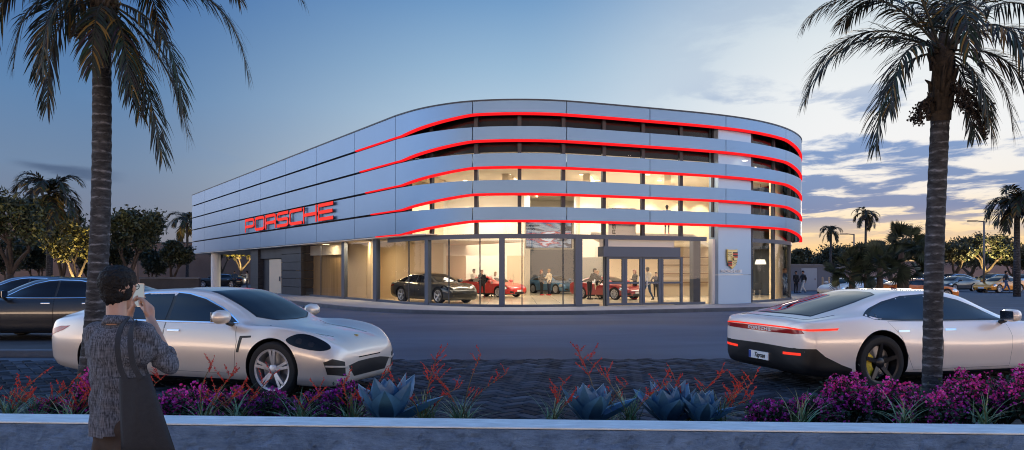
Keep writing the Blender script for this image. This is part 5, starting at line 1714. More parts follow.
# --- flower bed
def bougainvillea(label, px, Y, rx, h, seed, dens=1.0, col=(0.42, 0.02, 0.23)):
    rnd = random.Random(seed)
    x = (px - CX) / FPX * Y
    t = thing('flowering_shrub', label, 'shrub', (x, Y, soil_z(Y)), group='magenta flowering shrubs in the bed')
    mb = MB()
    tips = []
    for k in range(int(31 * dens)):
        a = rnd.uniform(0, 2 * PI); rr = rx * math.sqrt(rnd.random())
        top = Vector((math.cos(a) * rr, math.sin(a) * rr * .6, h * (1 - .45 * (rr / rx) ** 2) * rnd.uniform(.72, 1.08)))
        b0 = Vector((top.x * .25, top.y * .25, 0)); mid = b0.lerp(top, .5) + Vector((top.x * .15, top.y * .15, .02))
        mb.tube([b0, mid, top], [.008, .006, .003], 4, cap=False); tips.append((b0, mid, top))
    mb.build('stems', M_bark, t, fix=False)
    lf = MB(); lc = []; fl_ = MB(); fc = []
    def leafquad(m, c, s_, n, asp=.55):
        u = n.orthogonal().normalized(); u = Matrix.Rotation(rnd.uniform(0, 6.28), 3, n) @ u; w = n.cross(u)
        m.add([c - u * s_, c - w * s_ * asp, c + u * s_, c + w * s_ * asp], [(0, 1, 2, 3)])
    for b0, mid, top in tips:
        for i in range(52):
            tt = rnd.uniform(.25, 1); c = (b0.lerp(mid, tt * 2) if tt < .5 else mid.lerp(top, tt * 2 - 1)) + Vector((rnd.gauss(0, .05), rnd.gauss(0, .05), rnd.gauss(0, .04)))
            leafquad(lf, c, rnd.uniform(.015, .03), Vector((rnd.gauss(0, 1), rnd.gauss(0, 1), rnd.gauss(.6, 1))).normalized())
            k = rnd.uniform(.5, 1.5); lc.append((.022 * k, .045 * k, .02 * k))
        # a spray of small flowers around the tip
        for i in range(rnd.randint(26, 48)):
            z = rnd.random()
            c = top + Vector((rnd.gauss(0, .026), rnd.gauss(0, .026), 0)) * (1.7 - z) + Vector((0, 0, .06 - .19 * (1 - z)))
            leafquad(fl_, c, rnd.uniform(.011, .021), Vector((rnd.gauss(0, 1), rnd.gauss(0, 1), rnd.gauss(.3, 1))).normalized(), .8)
            k = rnd.uniform(.5, 1.35); fc.append((col[0] * k, col[1] * k * rnd.uniform(.5, 2), col[2] * k * rnd.uniform(.8, 1.25)))
    o = lf.build('foliage', M_leaf, t, fix=False); face_tint(o, lc)
    o = fl_.build('blossom', M_leaf, t, fix=False); face_tint(o, fc)

B_ = [(92, 8.3, .20, .72, 'small magenta shrub at the foot of the tall left palm'), (50, 8.0, .22, .46, 'low magenta shrub near the left edge, among red flower spikes'),
      (190, 8.0, .34, .64, 'magenta shrub right of the photographer, below the silver car door'), (228, 8.2, .26, .58, 'magenta shrub between the photographer and the front wheel'),
      (275, 8.0, .26, .56, 'dark purple shrub in front of the sedan front wheel'), (318, 8.2, .22, .52, 'small purple shrub below the sedan headlight'), (345, 8.4, .24, .62, 'purple shrub beside the left agave, below the sedan bumper'),
      (772, 8.0, .28, .46, 'low magenta shrub left of the large mass, below the white car bumper'), (812, 8.0, .28, .50, 'low magenta shrub below the number plate side of the white car'), (850, 8.3, .34, .70, 'tall magenta shrub left of the yellow brake caliper'),
      (893, 8.0, .36, .68, 'full magenta shrub in front of the rear wheel of the white car'), (930, 7.6, .30, .60, 'magenta shrub at the foot of the right palm'), (966, 8.1, .34, .74, 'full magenta shrub just right of the right palm'),
      (1002, 8.2, .34, .74, 'full magenta shrub below the wing mirror of the white car'), (1030, 7.9, .30, .80, 'magenta shrub cut off by the right edge')]
for i, (px, Y, rx, h, lab) in enumerate(B_):
    bougainvillea(lab, px, Y, rx, max(.2, h - soil_z(Y) - .10), 100 + i, 1.15, (0.34, 0.02, 0.27) if 'purple' in lab else (0.62, 0.03, 0.32))

M_agave_edge = pbr('agave leaf margin', (0.30, 0.46, 0.56), 0.5)
M_agave = pbr('agave leaf', (0.040, 0.125, 0.235), 0.42, var=0.25, vscale=5)
def agave(label, px, Y, size, n, seed):
    rnd = random.Random(seed)
    t = thing('agave', label, 'agave', ((px - CX) / FPX * Y, Y, soil_z(Y)), group='blue agaves in the bed')
    for k in range(n):
        ring = k / n
        az = k * 2.39996 + rnd.uniform(-.15, .15); el = lerp(R(22), R(84), ring ** .7)
        L = size * lerp(1.0, .72, ring) * rnd.uniform(.9, 1.1); W_ = size * .25
        d = Vector((math.cos(az), math.sin(az), 0)); u = Vector((-math.sin(az), math.cos(az), 0))
        mb = MB(); vs, fs = [], []; N = 9
        p = d * .03 + Vector((0, 0, .03)); e = el
        for i in range(N + 1):
            s_ = i / N
            w = W_ * (.55 + 1.1 * s_ * (1 - s_) * 1.9) * (1 - s_ ** 4) + .001
            e = el + .30 * s_ - .1
            dd = d * math.cos(e) + Vector((0, 0, math.sin(e))); nn = (-d * math.sin(e) + Vector((0, 0, math.cos(e))))
            if i: p = p + dd * L / N
            th = .022 * size / .4 * (1 - s_) + .002
            cup = w * .38
            vs += [p - u * w + nn * cup, p - u * w * .86 + nn * cup * .72, p, p + u * w * .86 + nn * cup * .72, p + u * w + nn * cup, p + u * w * .5 - nn * th, p - u * w * .5 - nn * th]
        for i in range(N):
            for j in range(7): fs.append((i * 7 + j, i * 7 + (j + 1) % 7, (i + 1) * 7 + (j + 1) % 7, (i + 1) * 7 + j))
        fs.append(tuple(range(7)))
        mb.add(vs, fs); mb.m = [1 if (q < 7 * N and q % 7 in (0, 3)) else 0 for q in range(len(fs))]; mb.build('leaf', [M_agave, M_agave_edge], t, smooth='auto')
agave('large blue agave below the front bumper of the silver sedan', 388, 7.5, .56, 12, 1)
agave('blue agave in the middle of the bed, left of the other two', 590, 7.5, .46, 13, 2)
agave('blue agave right of the middle with many upright leaves', 668, 7.6, .48, 15, 3)
agave('smaller blue agave at the right end of the agaves', 702, 7.4, .36, 13, 4)

M_redbud = attr_mat('red flower buds', 0.5)
def red_spikes(label, px, Y, blades, stalks, seed, bh=.42):
    rnd = random.Random(seed)
    t = thing('red_yucca' if stalks else 'grass_tuft', label, 'flower' if stalks else 'grass', ((px - CX) / FPX * Y, Y, soil_z(Y)), group='grassy plants with red flower spikes' if stalks else 'grass tufts before the magenta shrubs')
    mb = MB(); cols = []
    for k in range(int(blades * 1.5)):
        az = rnd.uniform(0, 2 * PI); el = rnd.uniform(.7, 1.5); L = bh * rnd.uniform(.6, 1.2)
        d = Vector((math.cos(az) * math.cos(el), math.sin(az) * math.cos(el), math.sin(el))); p = Vector((rnd.gauss(0, .04), rnd.gauss(0, .04), 0)); w0 = rnd.uniform(.006, .011)
        u = d.cross(Vector((0, 0, 1))).normalized(); vs = []
        for i in range(6):
            w = w0 * (1 - i / 5.2); vs += [p - u * w, p + u * w]
            d = (d + Vector((math.cos(az) * .10, math.sin(az) * .10, -.13))).normalized(); p = p + d * L / 5
        mb.add(vs, [(2 * i, 2 * i + 1, 2 * i + 3, 2 * i + 2) for i in range(5)])
        c = rnd.uniform(.6, 1.4); base = rnd.choice(((.13, .24, .13), (.18, .29, .16), (.30, .29, .14))); cols += [tuple(x * c for x in base)] * 5
    o = mb.build('foliage', M_leaf, t, fix=False); face_tint(o, cols)
    for (lx, hgt, bend) in stalks:
        mb = MB(); cols = []
        az = rnd.uniform(-.6, .6); p = Vector((0, 0, .02)); pts = [p.copy()]; d = Vector((lx * .9, rnd.uniform(-.25, .25), 1)).normalized(); n = 9
        for i in range(n):
            d = (d + Vector((bend, 0, -.03)) * .12).normalized(); p = p + d * hgt / n; pts.append(p.copy())
        mb.tube(pts, [lerp(.006, .003, i / n) for i in range(n + 1)], 5); cols += [(.13, .10, .045)] * len(mb.f)
        def bud(c, dd):
            f0 = len(mb.f)
            a = dd.orthogonal().normalized(); b = dd.cross(a); l = rnd.uniform(.017, .029); w = .0048
            mb.add([c, c + dd * l * .5 + a * w, c + dd * l * .5 + b * w, c + dd * l * .5 - a * w, c + dd * l * .5 - b * w, c + dd * l], [(0, 2, 1), (0, 3, 2), (0, 4, 3), (0, 1, 4), (5, 1, 2), (5, 2, 3), (5, 3, 4), (5, 4, 1)])
            k = rnd.uniform(.6, 1.3); cols.extend([(.50 * k, .022 * k, .012 * k)] * (len(mb.f) - f0))
        for q in range(rnd.choice((7, 8, 10))):
            i = rnd.randint(n // 2 - 1, n); s0 = pts[i]; sd = Vector((rnd.choice((-1, 1)) * rnd.uniform(.3, .9), rnd.uniform(-.6, .6), rnd.uniform(.6, 1.2))).normalized(); L = rnd.uniform(.05, .20)
            e = s0 + sd * L; f0 = len(mb.f); mb.tube([s0, s0.lerp(e, .5) + Vector((0, 0, .012)), e], [.003, .0025, .0015], 4); cols += [(.30, .05, .02)] * (len(mb.f) - f0)
            for z in range(int(L * 95)):
                tt = rnd.uniform(.15, 1); bud(s0.lerp(e, tt), (sd + Vector((rnd.gauss(0, .6), rnd.gauss(0, .6), rnd.gauss(.2, .4)))).normalized())
        for z in range(14): bud(pts[-1].lerp(pts[-4], rnd.random()), (d + Vector((rnd.gauss(0, .6), rnd.gauss(0, .6), rnd.gauss(.1, .4)))).normalized())
        o = mb.build('flower_spike', M_redbud, t, fix=False); face_tint(o, cols)
RS = [(800, 7.3, 22, [], 'tuft of pale grass in front of the magenta shrubs, below the number plate'), (905, 7.25, 24, [], 'tuft of pale grass before the shrub at the white car wheel'), (985, 7.3, 24, [], 'tuft of pale grass before the shrubs at the right end of the bed'), (8, 7.6, 40, [(.1, .75, 1), (-.2, .6, -1), (.4, .5, 1)], 'red spiked plant at the left edge of the bed'), (38, 7.9, 46, [(.2, .62, 1), (-.3, .55, -1), (.5, .5, 1)], 'red spiked plant with pale grass blades left of the photographer'), (70, 7.6, 26, [(.3, .52, 1), (.7, .6, 1)], 'red spiked plant next to the photographer elbow, by the left palm'),
      (205, 7.5, 26, [(-.5, .75, 1), (.3, .82, .6), (.7, .72, 1)], 'red spiked plant reaching up the silver car door'), (238, 7.8, 30, [(.5, .72, .4), (-.4, .55, -1)], 'red spiked plant left of the sedan front wheel'), (300, 7.5, 34, [(.2, .48, 1)], 'grassy plant with one red spike right of the front wheel'),
      (352, 7.6, 42, [(.45, .86, .5), (-.2, .55, 0), (.7, .75, 1)], 'red spiked plant left of the large agave'), (425, 7.5, 34, [(0, .80, .3), (.35, .62, 1), (-.3, .6, -1)], 'red spiked plant right of the large agave'), (462, 7.8, 40, [(.1, .95, .3), (.3, .85, 1), (-.25, .7, -.6)], 'red spiked plant with the tallest stalks, left of the bare gap'),
      (553, 7.4, 22, [(.05, .52, .3), (.35, .45, 1)], 'short red spiked plant at the left side of the middle agave'), (603, 7.7, 36, [(-.25, .98, -.2), (.2, .6, .8)], 'red spiked plant with a tall stalk behind the middle agave'), (630, 7.5, 36, [(-.3, .92, -.6), (.4, .74, .8)], 'red spiked plant between the agaves'),
      (690, 7.7, 34, [(-.3, .80, -.2), (.1, .72, .8), (-.5, .66, -.6)], 'red spiked plant behind the right agaves'), (718, 7.5, 34, [(.4, .72, .6), (.15, .65, 1), (.7, .5, 1)], 'red spiked plant right of the last agave'), (132, 8.3, 24, [(.3, .7, .6)], 'red spiked plant hidden behind the photographer')]
for i, (px, Y, nb, st, lab) in enumerate(RS): red_spikes(lab, px, Y, nb, [(a, b * .80, c) for a, b, c in st], 200 + i)
# ------------------------------------------------------------------ people
M_skin = pbr('skin', (0.42, 0.24, 0.165), 0.5, var=0.1, vscale=9)
M_hair = pbr('dark hair', (0.006, 0.005, 0.005), 0.6, spec=.25, bump=0.8, bscale=70)
M_hair2 = pbr('light hair', (0.28, 0.17, 0.07), 0.55)
M_hair3 = pbr('red brown hair', (0.13, 0.035, 0.018), 0.55)
def cloth(name, c): return pbr(name, c, 0.85, var=0.12, vscale=12)
K_ = {'white': cloth('white cloth', (.74, .70, .63)), 'black': cloth('black cloth', (.012, .012, .015)), 'navy': cloth('navy cloth', (.02, .028, .055)), 'jeans': cloth('blue jeans', (.05, .10, .20)),
      'grey': cloth('grey cloth', (.16, .17, .19)), 'red': cloth('red cloth', (.40, .03, .03)), 'cream': cloth('cream cloth', (.60, .52, .40)), 'shoe': cloth('shoe', (.02, .018, .018)), 'charcoal': cloth('charcoal cloth', (.035, .038, .045)), 'blue': cloth('blue cloth', (.05, .11, .22)), 'redshoe': cloth('red shoe', (.45, .03, .03))}

def capsule(mb, a, b, ra, rb, n=12, sq=(1, 1), up=None):
    "tapered limb with round ends; sq flattens the cross-section along the two side axes"
    a, b = Vector(a), Vector(b); d = b - a
    if d.length < 1e-5: d = Vector((0, 0, 1e-5))
    d.normalize()
    u = (Vector(up) if up else (Vector((0, 1, 0)) if abs(d.y) < .9 else Vector((1, 0, 0))))
    x = u.cross(d).normalized(); y = d.cross(x)
    vs, fs = [], []; rows = []
    for k in range(4): t = R(-90 + 90 * (k + .25) / 4.25); rows.append((a + d * ra * math.sin(t), ra * math.cos(t)))
    rows += [(a, ra), (a.lerp(b, .5), lerp(ra, rb, .5)), (b, rb)]
    for k in range(4): t = R(90 * (k + 1) / 4.25); rows.append((b + d * rb * math.sin(t), rb * math.cos(t)))
    for c, r in rows:
        for j in range(n):
            t = 2 * PI * j / n; vs.append(c + x * (math.cos(t) * r * sq[0]) + y * (math.sin(t) * r * sq[1]))
    m = len(rows)
    for i in range(m - 1):
        for j in range(n): fs.append((i * n + j, i * n + (j + 1) % n, (i + 1) * n + (j + 1) % n, (i + 1) * n + j))
    fs += [tuple(range(n))[::-1], tuple((m - 1) * n + j for j in range(n))]
    mb.add(vs, fs)

def fused(name, prims, voxel, mats, parent, smooth_it=2, wrinkle=None, cuts=()):
    "prims: (a, b, ra, rb, zone[, sq[, up]]) fused into one continuous surface"
    mb = MB()
    for p in prims: capsule(mb, p[0], p[1], p[2], p[3], 14, p[5] if len(p) > 5 else (1, 1), p[6] if len(p) > 6 else None)
    o = mb.build('tmp', M_skin)
    md = o.modifiers.new('r', 'REMESH'); md.mode = 'VOXEL'; md.voxel_size = voxel; md.adaptivity = 0
    if smooth_it:
        s_ = o.modifiers.new('s', 'SMOOTH'); s_.iterations = smooth_it; s_.factor = .5
    me = bpy.data.meshes.new_from_object(o.evaluated_get(bpy.context.evaluated_depsgraph_get()))
    bpy.data.objects.remove(o)
    bm = bmesh.new(); bm.from_mesh(me)
    if wrinkle:
        bm.normal_update()
        for v in bm.verts: v.co += v.normal * wrinkle(v.co)
    for keep in cuts:
        dl = [v for v in bm.verts if not keep(v.co)]
        bmesh.ops.delete(bm, geom=dl, context='VERTS')
    bm.to_mesh(me); bm.free()
    me.materials.clear()
    for m in mats: me.materials.append(m)
    if len(mats) > 1:
        mi = []
        for f in me.polygons:
            c = f.center; best = 1e9; z = 0
            for p in prims:
                a, b = Vector(p[0]), Vector(p[1]); ab = b - a
                t = 0 if ab.length_squared < 1e-10 else min(1, max(0, (c - a).dot(ab) / ab.length_squared))
                dd = (c - a - ab * t).length - lerp(p[2], p[3], t)
                if dd < best: best = dd; z = p[4]
            mi.append(z)
        me.polygons.foreach_set('material_index', mi)
    me.polygons.foreach_set('use_smooth', [True] * len(me.polygons))
    me.name = name
    return link(bpy.data.objects.new(name, me), parent)

SKIN, TOP, LEG, SHOE = 0, 1, 2, 3
def person(label, loc, rz, top='white', legs='black', shoe='shoe', hair=M_hair, H=1.72, pose='stand', sleeves='long', long_hair=False, group=None, lean=0.0, seed=0):
    "small figure, faces local -Y"
    t = thing('person', label, 'person', loc, rz, group)
    k = H / 1.75
    J = dict(pel=(0, 0, .95), che=(0, .01, 1.28), nec=(0, .0, 1.46), hd=(0, -.015, 1.625), sl=(.185, .01, 1.42), sr=(-.185, .01, 1.42), el=(.24, .03, 1.14), er=(-.24, .03, 1.14), wl=(.23, -.06, .90), wr=(-.23, -.06, .90),
             hl=(.09, 0, .92), hr=(-.09, 0, .92), kl=(.10, -.02, .50), kr=(-.10, .0, .50), al=(.11, .02, .09), ar=(-.11, .02, .09))
    if pose == 'walk': J.update(kl=(.09, -.20, .52), al=(.09, -.30, .12), kr=(-.09, .08, .50), ar=(-.09, .36, .14), el=(.25, .12, 1.16), wl=(.22, .08, .92), er=(-.25, -.08, 1.16), wr=(-.2, -.22, .98))
    if pose == 'talk': J.update(er=(-.26, -.08, 1.16), wr=(-.16, -.30, 1.16), kl=(.13, -.04, .50), al=(.16, .02, .09))
    if pose == 'lean': J.update(che=(0, -.16, 1.24), nec=(0, -.27, 1.40), hd=(.0, -.34, 1.54), sl=(.185, -.25, 1.36), sr=(-.185, -.25, 1.36), el=(.25, -.45, 1.2), er=(-.24, -.45, 1.18), wl=(.15, -.66, 1.12), wr=(-.12, -.64, 1.05))
    if pose == 'hips': J.update(el=(.36, .06, 1.18), wl=(.2, -.05, 1.03), er=(-.36, .06, 1.18), wr=(-.2, -.05, 1.03))
    if pose == 'read': J.update(el=(.25, -.05, 1.16), wl=(.08, -.26, 1.22), er=(-.25, -.05, 1.16), wr=(-.08, -.26, 1.22), hd=(0, -.05, 1.61))
    if pose == 'point': J.update(er=(-.34, -.20, 1.34), wr=(-.42, -.46, 1.40))
    J = {a: Vector(b) * k for a, b in J.items()}
    pr = []
    def c(a, b, ra, rb, z, sq=(1, 1), up=None): pr.append((a, b, ra * k, rb * k, z, sq, up))
    c(J['hl'] + Vector((0, 0, .02)), J['hr'] + Vector((0, 0, .02)), .115, .115, LEG)
    c(J['pel'], J['che'], .135, .15, TOP, (1.0, .72)); c(J['sl'] - Vector((.03, 0, .05)), J['sr'] + Vector((.03, 0, -.05)), .10, .10, TOP); c(J['che'], J['nec'] - Vector((0, 0, .05)), .14, .10, TOP, (1.1, .7))
    c(J['nec'], J['hd'] - Vector((0, 0, .05)), .055, .055, SKIN); c(J['hd'] + Vector((0, .012, .03)), J['hd'] - Vector((0, .015, .045)), .092, .072, SKIN)
    c(J['hd'] + Vector((0, -.10, -.01)) * k, J['hd'] + Vector((0, -.095, -.02)) * k, .014, .018, SKIN)
    for s_ in 'lr':
        az = TOP if sleeves == 'long' else SKIN
        c(J['s' + s_], J['e' + s_], .062, .048, TOP); c(J['e' + s_], J['w' + s_], .045, .034, az)
        d = (J['w' + s_] - J['e' + s_]).normalized(); c(J['w' + s_] + d * .02, J['w' + s_] + d * .11, .034, .026, SKIN, (.6, 1))
        c(J['h' + s_], J['k' + s_], .095, .062, LEG); c(J['k' + s_], J['a' + s_], .058, .042, LEG)
        c(J['a' + s_] + Vector((0, .03, -.04)) * k, J['a' + s_] + Vector((0, -.15, -.055)) * k, .042, .034, SHOE)
    fused('body', pr, .020, [M_skin, K_[top], K_[legs], K_[shoe]], t, 2)
    hp = [(J['hd'] + Vector((0, .03, .055)), J['hd'] + Vector((0, .035, -.01)), .098 * k, .085 * k, 0), (J['hd'] + Vector((0, -.03, .085)), J['hd'] + Vector((0, .03, .08)), .07 * k, .08 * k, 0)]
    if long_hair: hp += [(J['hd'] + Vector((0, .06, -.02)), J['hd'] + Vector((0, .07, -.22)), .085 * k, .06 * k, 0)]
    fused('hair', hp, .02, [hair], t, 1)
    return t

def pl(px, feet, z=.16):
    "ground point below picture row feet"
    Y = FPX * (EYE - z) / (feet - HY)
    return ((px - CX) / FPX * Y, Y, z)
GS = 'people in the showroom'
person('person in a white shirt standing left by the red sports car', pl(474, 296.5), R(40), 'white', 'black', group=GS, pose='talk', H=1.7)
person('person in a dark jacket with red hair in front of the red sports car', pl(482, 297.5), R(10), 'black', 'black', 'redshoe', M_hair3, 1.64, 'talk', group=GS, long_hair=True)
person('fair-haired person in a white blouse leaning at the red sports car', pl(493, 296.8), R(30), 'white', 'black', 'shoe', M_hair2, 1.60, 'lean', group=GS, long_hair=True)
person('person with red hair and black clothes left of the blue sports car', pl(541.5, 295.3), R(70), 'black', 'black', 'redshoe', M_hair3, 1.66, 'talk', group=GS, long_hair=True)
person('person in a cream jacket beside the blue sports car', pl(549, 295.3), R(-60), 'cream', 'navy', 'redshoe', M_hair2, 1.70, 'talk', group=GS)
person('tall person in black bending over the dark red sports car', pl(589.5, 299.6), R(55), 'black', 'black', 'shoe', M_hair, 1.80, 'lean', group=GS)
person('person in pale trousers beside the dark red sports car', pl(597.5, 299.2), R(-30), 'black', 'cream', 'shoe', M_hair2, 1.60, 'talk', group=GS)
person('person in black and red seen through the middle entrance door', pl(635, 299.3), R(-70), 'black', 'black', 'redshoe', M_hair3, 1.66, 'read', group=GS, long_hair=True)
person('person in a white shirt and blue jeans walking behind the entrance door', pl(647.5, 300.6), R(-150), 'white', 'jeans', 'shoe', M_hair, 1.78, 'walk', group=GS)
person('person in a dark top standing behind the counter end, right of the entrance door', pl(656, 297), R(-20), 'navy', 'black', 'shoe', M_hair, 1.50, 'hips', group=GS)
person('person in a dark suit with white papers behind the right corner glass', pl(771, 296), R(75), 'black', 'black', 'shoe', M_hair3, 1.74, 'read', group=GS)
Yp = 37.6; person('person in a blue top standing on the upper gallery above the entrance', ((667 - CX) / FPX * Yp, Yp, 3.57), R(160), 'blue', 'navy', 'redshoe', M_hair, 1.42, 'stand', group=GS)
person('person in black beside the shed, left of the one with the rucksack', pl(796, 293.2, 0), R(20), 'black', 'black', group='people outside', H=1.72)
p2 = person('person in light trousers with a dark rucksack by the bollards', pl(803, 293.2, 0), R(-70), 'charcoal', 'white', group='people outside', H=1.76, pose='walk')
bp = thing('rucksack', 'black rucksack on the back of the person by the bollards', 'rucksack', Vector(p2.location) + Vector((0, 0, 1.22)), R(-70))
fused('bag', [((0, .17, -.12), (0, .17, .14), .13, .12, 0, (1.05, .7))], .03, [K_['black']], bp)
person('person in a grey jacket walking across the right car park', pl(1006, 293.6, 0), R(75), 'charcoal', 'jeans', group='people outside', H=1.76, pose='walk')
person('person in a blue shirt pointing, under the open corner of the showroom', pl(234.5, 288.6, 0), R(30), 'blue', 'navy', group='people outside', H=1.74, pose='hips')
person('person with an outstretched arm beside the black car under the open corner', pl(247, 288.6, 0), R(-60), 'white', 'navy', group='people outside', H=1.74, pose='point')

# ---- the photographer
M_shirt_nt = None
def shirt_material():
    m, nt, b, out = nmat('woven grey shirt')
    tcn = nt.nodes.new('ShaderNodeTexCoord')
    n = nt.nodes.new('ShaderNodeTexNoise'); n.inputs['Scale'].default_value = 75; n.inputs['Detail'].default_value = 5
    mp = nt.nodes.new('ShaderNodeMapping'); mp.inputs['Scale'].default_value = (2.6, 2.6, .22)
    nt.links.new(tcn.outputs['Object'], mp.inputs[0]); nt.links.new(mp.outputs[0], n.inputs['Vector'])
    n2 = nt.nodes.new('ShaderNodeTexNoise'); n2.inputs['Scale'].default_value = 42; n2.inputs['Detail'].default_value = 4
    mp2 = nt.nodes.new('ShaderNodeMapping'); mp2.inputs['Scale'].default_value = (.5, .5, 3.0)
    nt.links.new(tcn.outputs['Object'], mp2.inputs[0]); nt.links.new(mp2.outputs[0], n2.inputs['Vector'])
    ml = nt.nodes.new('ShaderNodeMath'); ml.operation = 'MULTIPLY_ADD'; ml.inputs[1].default_value = .25
    nt.links.new(n2.outputs['Fac'], ml.inputs[0]); 
    m2 = nt.nodes.new('ShaderNodeMath'); m2.operation = 'MULTIPLY'; m2.inputs[1].default_value = .78
    nt.links.new(n.outputs['Fac'], m2.inputs[0]); nt.links.new(m2.outputs[0], ml.inputs[2])
    r = nt.nodes.new('ShaderNodeValToRGB')
    r.color_ramp.elements[0].position = .40; r.color_ramp.elements[0].color = (.018, .022, .031, 1)
    r.color_ramp.elements[1].position = .66; r.color_ramp.elements[1].color = (.155, .165, .20, 1)
    nt.links.new(ml.outputs[0], r.inputs[0]); nt.links.new(r.outputs[0], b.inputs['Base Color'])
    b.inputs['Roughness'].default_value = .9
    bp_ = nt.nodes.new('ShaderNodeBump'); bp_.inputs['Strength'].default_value = .35; bp_.inputs['Distance'].default_value = .004
    nt.links.new(ml.outputs[0], bp_.inputs['Height']); nt.links.new(bp_.outputs[0], b.inputs['Normal'])
    return m
M_shirt = shirt_material()
M_bag = pbr('charcoal canvas', (.019, .021, .026), .9, var=.15, vscale=40, bump=.15, bscale=120)
M_trouser = pbr('brown trousers', (.032, .018, .011), .85, var=.15, vscale=20)

def photographer():
    base = at(120, 271, 4.32); base.z = 0
    t = thing('person', 'person in a grey woven shirt seen from behind, holding up a phone', 'person', base)
    A = lambda px, py, Y: at(px, py, Y) - base
    hd = A(118.5, 290, 4.36); neck = A(118, 322, 4.30)
    fw = Vector((.06, 1, 0)).normalized(); rt = Vector((fw.y, -fw.x, 0))       # facing right and away
    sl, sr = A(97, 334, 4.34), A(144, 334, 4.25)
    er, wr = A(167, 364, 4.34), A(150.5, 319, 4.55)
    el, wl = A(101, 371, 4.66), A(129, 315, 4.68)
    hl, hr = A(108, 438, 4.36), A(130, 438, 4.26)
    pel = (hl + hr) / 2
    kl, kr = Vector((hl.x + .01, hl.y + .03, .48)), Vector((hr.x + .02, hr.y + .02, .48))
    al, ar = Vector((hl.x - .02, hl.y, .08)), Vector((hr.x + .03, hr.y - .02, .08))
    phc = A(138.0, 295, 4.67)
    # body: head, neck, arms, hands, legs as one surface
    pr = []
    up = Vector((0, 0, 1))
    def c(a, b, ra, rb, sq=(1, 1), u=None): pr.append((a, b, ra, rb, 0, sq, u))
    c(hd + up * .030 - fw * .022, hd + up * .022 + fw * .028, .090, .082); c(hd - up * .02 + fw * .035, hd - up * .082 + fw * .062, .066, .036); c(hd + fw * .06 + up * .01, hd + fw * .055 - up * .05, .052, .045)
    c(hd + fw * .103 + up * .012, hd + fw * .118 - up * .018, .010, .015)                                                                                   # nose
    c(hd + fw * .098 - up * .048, hd + fw * .100 - up * .054, .014, .012)                                                                                  # mouth
    for s_ in (-1, 1):
        c(hd + rt * s_ * .083 - fw * .008 + up * .016, hd + rt * s_ * .080 - fw * .006 - up * .022, .021, .014, (1, .5), fw)                               # ears
        c(hd + rt * s_ * .034 + fw * .088 + up * .018, hd + rt * s_ * .034 + fw * .090 + up * .018, .016, .016)
    c(hd - up * .06 - fw * .022, neck - up * .05 - fw * .012, .053, .056)
    c(neck - up * .12, pel + up * .1, .085, .09, (1.1, .8), fw); c(sl, sr, .045, .045); c(hl, hr, .07, .07)
    c(sr, er, .042, .040); c(er, er.lerp(wr, .35), .043, .041); c(er.lerp(wr, .35), wr, .041, .026); c(sl, el, .042, .040); c(el, wl, .041, .026)
    for h_, k_, a_ in ((hl, kl, al), (hr, kr, ar)): c(h_, k_, .068, .055); c(k_, a_, .054, .038); c(a_ - fw * .04 - up * .03, a_ + fw * .15 - up * .045, .036, .030)
    def hand(w, palm_end, side, knuckle_u, curl, thumb_to, tips):
        d = (palm_end - w).normalized()
        c(w, w.lerp(palm_end, .5), .026, .033, (1, .55), knuckle_u); 
        for i in range(4):
            k0 = palm_end + side * (.030 - .020 * i) - d * (.004 * abs(i - 1))
            c(w.lerp(palm_end, .25) + side * (.018 - .012 * i), k0, .013, .0105)
            L = (.036, .042, .039, .030)[i]
            m_ = k0 + (d * .75 + curl * .55).normalized() * L; e_ = m_ + (d * .1 + curl).normalized() * L * .75; f_ = e_ + (curl * .75 - d * .55 - side * .1).normalized() * L * .5
            c(k0, m_, .0098, .0088); c(m_, e_, .0088, .008); c(e_, f_, .008, .0065)
        b0 = w.lerp(palm_end, .35) + side * .028; m_ = b0.lerp(thumb_to, .55) + side * .012
        c(w.lerp(palm_end, .15) + side * .012, b0, .017, .0135); c(b0, m_, .0125, .0105); c(m_, thumb_to, .0105, .0078)
    # right hand closes round the right edge of the phone, left hand steadies its lower left
    toph = (phc - hd); toph.z = 0; toph.normalize()                  # from the eyes to the phone
    pr_ = Vector((toph.y, -toph.x, 0))                               # to the right along the phone
    hand(wr, wr + Vector((-.028, .03, .088)), (-pr_ * .35 + up * .30 - toph * .3).normalized(), toph, (-pr_ * .9 + toph * .25).normalized(), phc + pr_ * .012 - toph * .014 - up * .035, None)
    hand(wl, wl + Vector((.012, -.005, .082)), (pr_ * .4 + up * .2 - toph * .3).normalized(), toph, (pr_ * .8 + toph * .3).normalized(), phc - pr_ * .018 - toph * .014 - up * .055, None)
    fused('body', pr, .0052, [M_skin], t, 3)
    # hair: short, fuller on top
    hp = [(hd + up * .050 - fw * .030, hd + up * .056 + fw * .030, .094, .082, 0), (hd - fw * .040 + up * .03, hd - fw * .046 - up * .020, .084, .068, 0), (hd + up * .095 + fw * .01, hd + up * .085 + fw * .06, .050, .044, 0), (hd - fw * .046 - up * .02, hd - fw * .044 - up * .062, .064, .046, 0)] + [(hd + rt * s_ * .05 - fw * .01 + up * .03, hd + rt * s_ * .058 - fw * .03 - up * .03, .048, .032, 0) for s_ in (-1, 1)]
    def fuzz(p): return .0055 * noise.noise(Vector((p.x * 60, p.y * 60, p.z * 28))) + .005 * noise.noise(p * 110 + Vector((3, 1, 2)))
    fused('hair', hp, .006, [M_hair], t, 1, fuzz)
    g = MB()                                                          # spectacles
